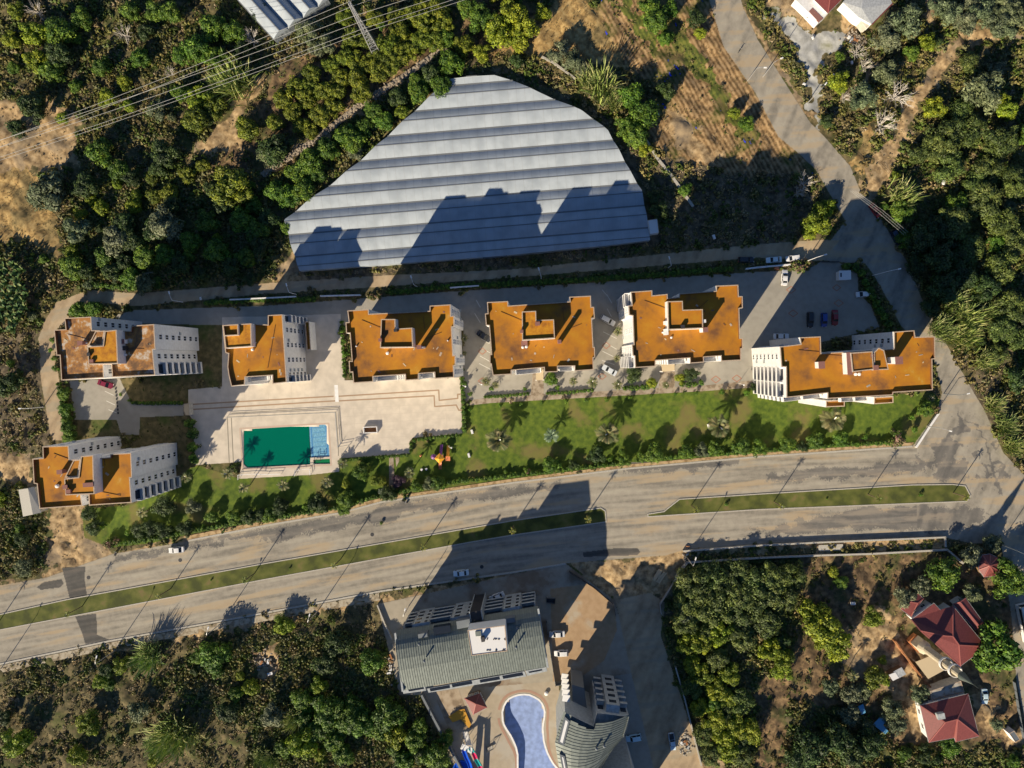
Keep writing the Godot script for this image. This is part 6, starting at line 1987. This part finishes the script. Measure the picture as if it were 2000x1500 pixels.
func plant(k: String, px: float, py: float, rpx: float):
	var d: Array = KINDS[k]
	var q2 := Vector2(px, py)
	if k in "cgdoyp":                     # keep the stone wall's track open
		for i in STONE_LINE.size() - 1:
			var near := Geometry2D.get_closest_point_to_segment(q2, STONE_LINE[i], STONE_LINE[i + 1])
			var gap := rpx * 0.95 + 6.0
			if near.distance_to(q2) < gap and near.distance_to(q2) > 0.01: q2 = near + (q2 - near).normalized() * gap
		px = q2.x
		py = q2.y
	var r := rpx / S * (1.12 if k in "cgdoyp" else 1.0)
	var set: Array = crowns[k]
	var trunk: float = d[6] * r
	var top: float = trunk + r * d[5] * 1.0
	if k == "D": top = r * 0.95
	elif k == "s" or k == "S": top = 4.2 if rpx > 11.5 and py > 900 else r * 0.9
	elif k == "m": top = 6.6
	var at := P(px, py, top)
	at.y = 0.0
	var o := thing(d[0], "", d[2], at, rng.randf() * TAU, d[3])
	var c: Mesh = set[rng.randi() % set.size()]
	var sc := Vector3(r, r * d[5], r) * Vector3(rng.randf_range(0.93, 1.07), rng.randf_range(0.9, 1.15), rng.randf_range(0.93, 1.07))
	var m: Material = M["leaf%d" % [[0, 1, 2, 0, 3][rng.randi() % 5]]] if not k in "Dsmb" else M["leaf0"]
	if k in "DsSm":
		inst("trunk", crowns["stem"], M["bark"], o, Transform3D(Basis().scaled(Vector3(0.22 if k == "D" else 0.14, top, 0.22 if k == "D" else 0.14)), Vector3.ZERO))
		inst("crown", c, m, o, Transform3D(Basis().scaled(Vector3(r, r, r)), Vector3(0, top, 0)))
	elif k == "r" or k == "b":
		if k == "b": inst("stem", crowns["stem"], M["bark"], o, Transform3D(Basis().scaled(Vector3(0.12, r * 1.4, 0.12)), Vector3.ZERO))
		inst("leaves", c, m, o, Transform3D(Basis().scaled(Vector3(r, r * (1.5 if k == "r" else 1.0), r)), Vector3(0, r * 1.3 if k == "b" else -0.1, 0)))
	elif k == "w":
		inst("branches", c, M["bark_pale"], o, Transform3D(Basis().scaled(sc), Vector3(0, r * 0.35, 0)))
	else:
		inst("trunk", crowns["trunk"], M["bark"], o, Transform3D(Basis().scaled(Vector3(r * 0.8, (trunk + r * 0.3), r * 0.8)), Vector3.ZERO))
		inst("crown", c, m, o, Transform3D(Basis().scaled(sc), Vector3(0, trunk + r * d[5] * 0.55, 0)))
	grown.append([o, d[1], px, py, rpx])
func grow(k: String, s: String):            # "x,y,radius x,y,radius ..."
	for w in s.split(" ", false):
		var f := w.split_floats(",")
		plant(k, f[0], f[1], f[2])
func hedge(label: String, s: String, w: float, h: float):
	var p := pts3(s)
	var o := thing("hedge", label, "hedge", p[0])
	var n := 0
	for i in p.size() - 1:
		var l: float = (p[i] as Vector3).distance_to(p[i + 1])
		var k := maxi(1, int(l / (w * 0.8)))
		for j in k:
			var q: Vector3 = (p[i] as Vector3).lerp(p[i + 1], (j + 0.5) / k) - p[0]
			inst("hedge_section", crowns["k"][n % 3], M["leaf%d" % (n % 4)], o, Transform3D(Basis(Vector3.UP, n * 1.7).scaled(Vector3(w * 0.62, h * 0.62, w * 0.62)), q + Vector3(0, h * 0.42, 0)))
			n += 1
func plants():
	crown_set()
	# citrus grove and the green growth around it
	grow("c", "608,141,18 575,165,17 550,190,18 570,215,18 535,238,16 597,190,16 632,175,17 625,225,18 650,205,16 665,150,16 645,125,15 672,110,16 695,150,18 705,180,18 690,115,16 715,125,15 740,135,20 765,120,18 780,105,18 800,95,18 755,85,20 780,60,18 820,75,18 850,75,18 830,40,20 865,45,18 850,12,20 800,25,18 770,30,16 730,32,16 712,80,14 690,70,16 670,30,15 905,85,18 377,232,24 415,205,19 295,345,12 328,376,15 298,382,12 262,385,12 365,340,14 395,322,12 448,365,32 480,250,20 657,178,15 735,108,16 860,20,16 610,262,14 585,243,15 820,10,16 733,939,10 745,941,9 1714,1325,20 600,165,14")
	grow("g", "880,120,21 859,165,19 815,180,17 730,215,18 750,235,16 710,245,15 660,255,20 690,275,19 635,290,21 600,310,21 575,335,18 615,335,17 590,370,19 560,382,19 536,372,18 810,155,15 940,30,22 912,14,18 110,60,24 100,135,20 349,107,17 380,90,25 410,45,22 455,60,20 187,293,24 270,110,16 300,20,18 250,18,17 330,22,18 200,500,18 280,501,20 140,520,22 400,430,20 470,430,22 420,490,22 500,450,20 480,500,18 370,470,18 320,495,18 195,130,16 155,35,18 420,110,18 230,330,18 350,180,16")
	grow("g", "1235,185,21 1260,220,24 1225,245,18 1245,265,23 1285,40,22 1270,12,20 1460,240,14 1340,372,12 1310,15,14 1300,75,14 1765,412,20 150,605,14 180,602,13 125,800,12 132,838,13 135,862,13 122,770,11 128,822,10")
	grow("p", "1853,267,30 1896,253,28 1880,215,22 1965,275,30 1830,292,22 1860,322,27 1895,120,17 1870,430,30 1930,392,30 1960,430,28 1900,482,26 1960,520,28 1985,470,24 1960,640,24 1950,692,18 1980,600,26 1992,660,20 1985,350,26 1935,330,24 1910,360,22 1800,300,18")
	grow("g", "416,1284,27 385,1285,14 725,1295,22 590,1370,19 640,1395,27 680,1410,25 710,1417,22 757,1399,27 650,1450,20 853,1479,24 670,1478,18 460,1358,13 690,1380,18 740,1430,18 810,1450,18 590,1405,16 870,1445,14 553,1465,16 790,1490,18 620,1430,18 820,1420,14 1811,799,14 1644,857,14 1540,868,14 1595,860,15 1485,876,14 1453,871,18 1397,876,14 1341,884,14 1280,889,18 1255,892,10 1219,897,14 1075,911,16 811,951,12 853,943,14 675,980,15 525,1009,14 413,1009,12 456,1012,12 672,996,12 701,921,15 1076,740,12 1850,1124,28 1976,1136,29 1960,1279,41")
	grow("d", "110,100,22 55,205,24 160,362,20 280,60,14 315,300,24 841,140,17 770,180,17 541,301,28 30,250,16 250,470,20 240,512,17 165,532,16 450,520,18 520,430,18 350,515,18 430,398,18 300,450,20 335,400,16 490,545,12 390,535,14 240,430,18 1360,35,16 1304,173,15 1280,382,14 1290,412,16 1617,235,12 1800,470,24 1840,500,26 1850,560,28 1890,540,24 1990,740,20 1830,440,22 1790,520,16 1875,505,20 1820,600,18 1930,560,24 13,751,22 653,1257,24 635,1300,20 672,1262,13 205,1310,14 1240,730,15 1351,732,13 621,985,18 547,988,14 541,996,12 757,964,15 293,1033,14 267,1036,14 360,1033,14 317,1038,14 170,1006,14 181,1033,14 485,1012,14 507,1007,12 1165,889,16 318,990,19 1568,873,10 1120,908,9 1640,1450,28 1590,1470,30 1670,1480,24 1560,1490,24 1700,1455,24 500,20,16 470,95,14 1010,115,12")
	grow("o", "90,373,32 144,450,24 221,466,25 315,435,28 521,301,18 600,60,22 630,85,18 1093,101,22 1120,115,18 1140,135,15 1771,37,28 1736,67,24 1735,139,22 1688,187,24 1933,171,36 1860,20,22 1890,42,20 1920,20,22 1950,42,22 1985,25,22 1970,52,18 1900,10,18 1960,10,20 1830,10,14 530,1400,20 1664,1356,18 1690,1350,14 1625,1345,15 1800,1360,17 1664,1401,19 1744,1388,20 1755,1415,18 1900,1087,19 1938,1062,17 1804,1147,17 1772,1168,18 1899,1161,17 1371,881,14 837,947,12 373,991,14 1700,1425,14 1340,1205,16 1950,1415,12 80,386,24 615,95,14")
	grow("y", "18,75,14 61,61,20 64,115,18 205,190,15 250,205,11 973,53,26 1000,20,24 1022,55,22 941,101,14 1010,75,20 1060,22,14 1260,290,12 1437,218,12 1370,62,11 1643,157,18 1828,208,18 1975,212,18 240,160,12 272,108,9 285,118,8 235,1300,15 190,1335,14 486,1345,15 168,1417,20 27,1452,22 144,1481,18 552,1223,16 621,1340,14 770,1440,18 590,1455,24 300,1485,13 1347,1260,20 1408,1239,20 1376,1255,18 1352,1300,18 1371,1321,18 1429,1319,18 1403,1353,18 1421,1367,16 1368,1383,18 1397,1409,20 1440,1420,20 1413,1447,20 1467,1433,20 1429,1473,20 1608,1228,32 1640,1265,24 1590,1200,22 1507,1271,20 1531,1313,17 1708,1207,18 1620,1255,20 1329,740,9 675,948,8 1275,748,10 1530,1290,18 1600,430,24 1585,452,14 1615,405,16 1730,1330,10 120,230,10 1960,195,14 1725,1290,8")
	grow("p", "1350,1142,27 1390,1130,26 1420,1160,28 1380,1175,26 1440,1126,25 1480,1140,26 1510,1130,26 1550,1128,24 1480,1172,28 1530,1170,27 1345,1172,26 1450,1195,28 1500,1215,26 1400,1200,26 1450,1245,24 1340,1220,22 1450,1370,22 1400,1290,20 1350,1345,18 1380,1240,20 1330,1150,16 1420,1395,18 1375,1440,20 1390,1480,22 1450,1480,22")
	grow("w", "240,65,15 68,20,15 490,75,15 1755,185,24 1725,240,21 1675,100,14 1690,128,12 330,140,10 1574,355,16 1560,375,10 1650,190,10")
	grow("r", "453,150,40 425,160,26 1179,160,36 1200,192,22 1150,150,24 1768,381,32 1870,592,28 1900,622,32 1845,640,26 1893,655,28 1928,705,22 1950,792,22 1975,832,24 1985,872,20 1910,570,22 283,1290,31 328,1447,42 360,1440,26 570,1410,24 530,1490,20 507,1481,18 1940,610,20 1860,655,20 300,1460,24 1560,345,12")
	grow("D", "973,860,28 1187,847,26 1405,833,26 1628,820,27")
	grow("S", "1077,851,18 745,960,8")
	grow("s", "669,905,13 639,942,14 553,948,14 800,923,13 363,932,13 445,925,14 476,953,13 277,1001,13 1157,747,13 1206,752,12 1207,647,11 1205,700,9 1667,1320,13 907,660,9 950,745,11 708,915,11 1300,752,9 1818,778,9 1120,745,10 968,752,9 907,690,6 1720,1326,8")
	grow("m", "131,1200,8 310,1164,8 479,1133,9 653,1104,9 827,1069,9 1001,1037,9 1149,1015,9 1360,996,9 1526,989,9 1716,974,9 1888,971,9 -40,1236,8")
	grow("u", "977,792,6 1017,789,6 1059,786,6 1105,784,7 1145,782,6 1185,780,7 1231,777,7 1272,774,5 1319,770,5 1360,768,7 1411,766,8 1459,766,9 918,770,7 908,749,7 960,760,7 1025,759,6 1090,757,7 987,921,6 1027,918,9 1192,897,9 1691,855,8 1676,868,8 1787,838,10 744,900,6 867,951,9 896,937,7 987,924,6 595,990,10 100,664,8 98,684,7 106,720,9 103,700,7 671,640,7 671,666,8 672,692,8 412,1133,3 1419,985,5 1799,967,5 565,1110,3 1615,975,3 930,1045,3 1960,1240,6 744,1022,5 905,835,5 235,770,5 252,782,5 917,800,5 1783,815,8 248,1041,9 397,1033,9 197,1028,11")
	grow("f", "1755,857,19 213,1062,13 1563,522,16 1578,516,12 1546,520,10 226,1055,9 1080,915,9 1030,922,8 690,585,8 725,581,8 740,578,8 1830,802,8")
	grow("h", "777,940,13")
	for j in 10:
		for i in 6:
			var px := -10.0 + i * 12.5 + (j % 2) * 7.0 + rng.randfn(0, 2.0)
			var py := 518.0 + j * 14.0 + rng.randfn(0, 3.0)
			if px < 58.0 - absf(j - 4.5) * 2.0: plant("b", px, py, 15.0)
	for i in 1500:
		var px := rng.randf_range(-15, 2015)
		var py := rng.randf_range(-15, 1515)
		var k := soft_at(px, py)
		if hard_at(px, py) > 0 or not k in [0, 1, 2, 3]: continue
		if k == 0 and rng.randf() < 0.55 or k == 1 and rng.randf() < 0.85: continue
		if px > 560 and px < 1290 and py > 130 and py < 545 and k != 2: continue
		if px > 1290 and px < 1600 and py > 280 and py < 480: continue
		if px > 1550 and py < 70 and px < 1760: continue
		if px > 430 and px < 660 and py < 95: continue
		if px < 760 and py > 1160 and rng.randf() < 0.8: continue
		if px > 1290 and px < 1680 and py > 1080 and rng.randf() < 0.7: continue
		if px < 520 and py < 340 and rng.randf() < 0.45: continue
		if py > 1070 and py < 1110: continue
		if px > 1660 and py > 1050 and py < 1450: continue
		if px > 590 and px < 900 and py > 130 and py < 400 and py > 560.0 - 0.42 * px and py > 345.0 - (px - 640.0) * 0.86 + 20.0: continue
		var rr := 7.0 + 12.0 * pow(rng.randf(), 1.5)
		var free := true
		for d in [[rr, 0], [-rr, 0], [0, rr], [0, -rr], [0, -rr * 2.2], [rr * 1.2, -rr * 1.8]]:
			if hard_at(px + d[0], py + d[1]) > 0: free = false
			if soft_at(px + d[0], py + d[1]) == 4: free = false
		for g in grown:
			if Vector2(g[2] - px, g[3] - py).length() < (g[4] + rr) * 0.62: free = false
		if not free: continue
		var kind: String = ("ccg" if k == 3 and py < 400 else "ggdoyd" if k == 2 else "gogyd")[rng.randi() % (3 if k == 3 and py < 400 else 6 if k == 2 else 5)]
		if used.get(KINDS[kind][0], 0) < 285: plant(kind, px, py, rr)
	hedge("dark hedge along the left edge of the pool terrace", "372,818 377,832 381,860 384,905", 3.2, 3.0)
	hedge("trimmed hedge on the lower side of the shaded bed", "258,786 300,787 360,787", 1.2, 1.1)
	hedge("hedge on the lawn side of the pool terrace", "664,898 720,894 770,890 800,888", 1.1, 1.2)
	hedge("hedge rounding the lower right terrace corner", "803,884 804,862 815,858 860,853 903,849", 1.2, 1.3)
	hedge("hedge down the right edge of the terrace", "902,735 905,770 907,810 908,845", 1.5, 1.4)
	hedge("hedge between the terrace and the right block", "668,625 670,660 673,700 674,738", 1.3, 1.3)
	hedge("low clipped hedge below the middle block's garden", "945,775 1000,772 1034,769", 1.1, 0.9)
	hedge("low clipped hedge below the middle block's right garden", "1066,768 1110,766 1160,762", 1.2, 1.0)
	hedge("leafy shrub bed left of the entrance canopy with white posts", "1215,758 1250,757 1280,752", 1.8, 1.2)
	hedge("leafy shrub bed right of the entrance canopy with white posts", "1325,750 1350,752 1375,745", 1.8, 1.3)
	hedge("thick hedge behind the guard cabin and along the side road", "1640,520 1675,525 1690,560 1712,600 1735,640", 2.6, 2.4)
	hedge("dark hedge behind the boundary walls of the lane", "400,592 500,586 620,584", 1.8, 1.4)
	hedge("dark hedge above the lane behind the middle block", "760,572 900,558 1060,552 1240,540 1430,525", 1.8, 1.3)
	hedge("hedge above the sandy track at the left bend", "175,555 230,560 290,566", 1.8, 1.5)
	hedge("low hedge running behind the lawn trees at the road", "760,962 900,938 1000,928 1140,912 1227,902", 1.6, 1.6)
	hedge("low hedge behind the far lawn trees beside the road", "1240,898 1370,888 1480,880 1640,868 1760,862", 1.6, 1.5)
	hedge("low hedge at the left lawn's road side", "215,1062 300,1052 370,1036 520,1012 660,990 740,968", 1.6, 1.5)
	hedge("hedge along the left side of the parking court", "118,745 126,790 135,868", 1.5, 1.8)
	# undergrowth nobody could count, by what covers the ground
	var low := [leafy(301, 9, 90, 0.24, 0.7, [C3(0.5, 0.5, 0.5), C3(0.8, 0.8, 0.8), C3(1.1, 1.1, 1.1)], 0.5), leafy(302, 7, 70, 0.26, 0.7, [C3(0.5, 0.5, 0.5), C3(0.8, 0.8, 0.8), C3(1.1, 1.1, 1.1)], 0.55)]
	var tuft := blades(303, 14, 1.0, 0.07, [C3(0.7, 0.7, 0.7), C3(1, 1, 1)], 0.6, 1.0, 2, 0.15)
	var dry := []
	var green := []
	var grass := []
	for i in 120000:
		var px := rng.randf_range(-40, 2040)
		var py := rng.randf_range(-40, 1540)
		if hard_at(px, py) > 0: continue
		var near := false
		for d in [[8, 0], [-8, 0], [0, 8], [0, -8]]:
			if hard_at(px + d[0], py + d[1]) > 0: near = true
		if near and rng.randf() < 0.7: continue
		if py > 140 and py < 545 and px > 550 and px < 1290 and Geometry2D.is_point_in_polygon(Vector2(px, py), PackedVector2Array([Vector2(965, 140), Vector2(1136, 208), Vector2(1240, 320), Vector2(1285, 430), Vector2(1285, 475), Vector2(800, 520), Vector2(580, 535), Vector2(552, 430), Vector2(715, 298), Vector2(870, 148)])): continue
		if (px > 1550 and px < 1745 and py < 60) or (px > 1770 and px < 1930 and py > 1150 and py < 1450): continue
		var k := soft_at(px, py)
		var u := rng.randf()
		var z := pow(rng.randf(), 2.2)
		if k == 0 and px < 900 and py > 1150:      # the dry slope below the road: low, patchy, brown
			var patch := sin(px * 0.031 + sin(py * 0.027) * 2.0) + sin(py * 0.043 + px * 0.012)
			if patch < -0.2 and u < 0.6: dry.append([px, py, 0.2 + z * 0.6, 0.0])
			elif patch >= -0.2 and u < 0.22: dry.append([px, py, 0.25 + z * 0.8, 0.02])
			elif patch >= -0.2 and u < 0.55: green.append([px, py, 0.25 + z * 1.2, 0.05])
			elif u < 0.9: grass.append([px, py, rng.randf_range(0.2, 0.5), -0.05])
		elif k == 0 or k == 1:
			if u < (0.26 if k == 0 else 0.46): dry.append([px, py, 0.25 + z * 0.85, 0.02])
			elif u < (0.7 if k == 0 else 0.6): green.append([px, py, 0.3 + z * 1.6, 0.1])
			elif u < 0.9: grass.append([px, py, rng.randf_range(0.2, 0.5), -0.05])
		elif k == 2:
			if u < 0.66: green.append([px, py, 0.4 + z * 1.5, 0.15])
			elif u < 0.8: dry.append([px, py, 0.3 + z * 0.7, 0.05])
		elif k == 3:
			if u < 0.2: green.append([px, py, 0.25 + z * 0.7, 0.05])
			elif u < 0.45: grass.append([px, py, rng.randf_range(0.2, 0.45), -0.05])
		elif k == 4 and u < 0.12: dry.append([px, py, 0.12 + z * 0.3, 0.0])
		elif k == 5 and u < 0.6: grass.append([px, py, rng.randf_range(0.2, 0.45), -0.05])
		elif k == 19:
			if u < 0.08: green.append([px, py, 0.2 + z * 0.6, 0.0])
			elif u < 0.75: grass.append([px, py, rng.randf_range(0.2, 0.45), -0.05])
		elif k == 6:
			var strip := sin((px * 0.86 - py * 0.5) * 0.075)
			if u < 0.12 + strip * 0.14: green.append([px, py, rng.randf_range(0.15, 0.5), 0.02])
			elif u < 0.6: grass.append([px, py, rng.randf_range(0.2, 0.4), -0.05])
	for i in 5000:                             # weeds along the kerbs, gardens and verges
		var px := rng.randf_range(100, 1850)
		var py := rng.randf_range(730, 1060)
		if hard_at(px, py) == 15: green.append([px, py, rng.randf_range(0.12, 0.35), 0.05])
	var o := scatter("dry_shrubbery", low[0], M["leaf0"], dry, self, [C3(0.36, 0.28, 0.16), C3(0.27, 0.22, 0.12), C3(0.44, 0.35, 0.22), C3(0.3, 0.27, 0.1), C3(0.22, 0.19, 0.1), C3(0.5, 0.38, 0.2)])
	tag(o, "dry brown shrubs covering the slopes", "shrubbery", "", "stuff")
	o = scatter("undergrowth", low[1], M["leaf0"], green, self, [C3(0.2, 0.21, 0.045), C3(0.12, 0.17, 0.028), C3(0.26, 0.25, 0.06), C3(0.33, 0.28, 0.09), C3(0.14, 0.21, 0.028), C3(0.22, 0.22, 0.09), C3(0.3, 0.24, 0.1)])
	tag(o, "low green undergrowth between the trees", "undergrowth", "", "stuff")
	o = scatter("grass", tuft, M["leaf0"], grass, self, [C3(0.3, 0.22, 0.1), C3(0.22, 0.17, 0.07), C3(0.14, 0.13, 0.04), C3(0.38, 0.28, 0.13)])
	tag(o, "dry grass tufts on the open soil", "grass", "", "stuff")

func label_plants():                           # each plant is told apart by its look, its size and the landmark it stands at
	var groups := {}
	for g in grown:
		var best := []
		var bd := 1e9
		for m in MARKS:
			var d := Vector2(g[2] - m[1], g[3] - m[2]).length()
			if d < bd:
				bd = d
				best = m
		var v := Vector2(g[2] - best[1], g[3] - best[2])
		var a := fposmod(rad_to_deg(v.angle()) + 22.5, 360.0)
		var side: String = ["right of", "below right of", "below", "below left of", "left of", "above left of", "above", "above right of"][int(a / 45.0)]
		var key := "%s %s %s" % [g[1], side, best[0]]
		if not groups.has(key): groups[key] = []
		groups[key].append([bd, g])
	var words := ["nearest", "second nearest", "third nearest", "fourth nearest", "fifth nearest", "sixth nearest", "seventh nearest", "eighth nearest", "ninth nearest", "tenth nearest", "eleventh nearest", "twelfth nearest", "thirteenth nearest", "fourteenth nearest", "fifteenth nearest", "sixteenth nearest", "seventeenth nearest", "eighteenth nearest", "nineteenth nearest", "twentieth nearest"]
	for key in groups:
		var l: Array = groups[key]
		l.sort_custom(func(x, y): return x[0] < y[0])
		for i in l.size():
			var g: Array = l[i][1]
			var label: String = key
			if l.size() > 1: label = "%s, the %s" % [key, words[mini(i, 19)]]
			g[0].set_meta("label", label)
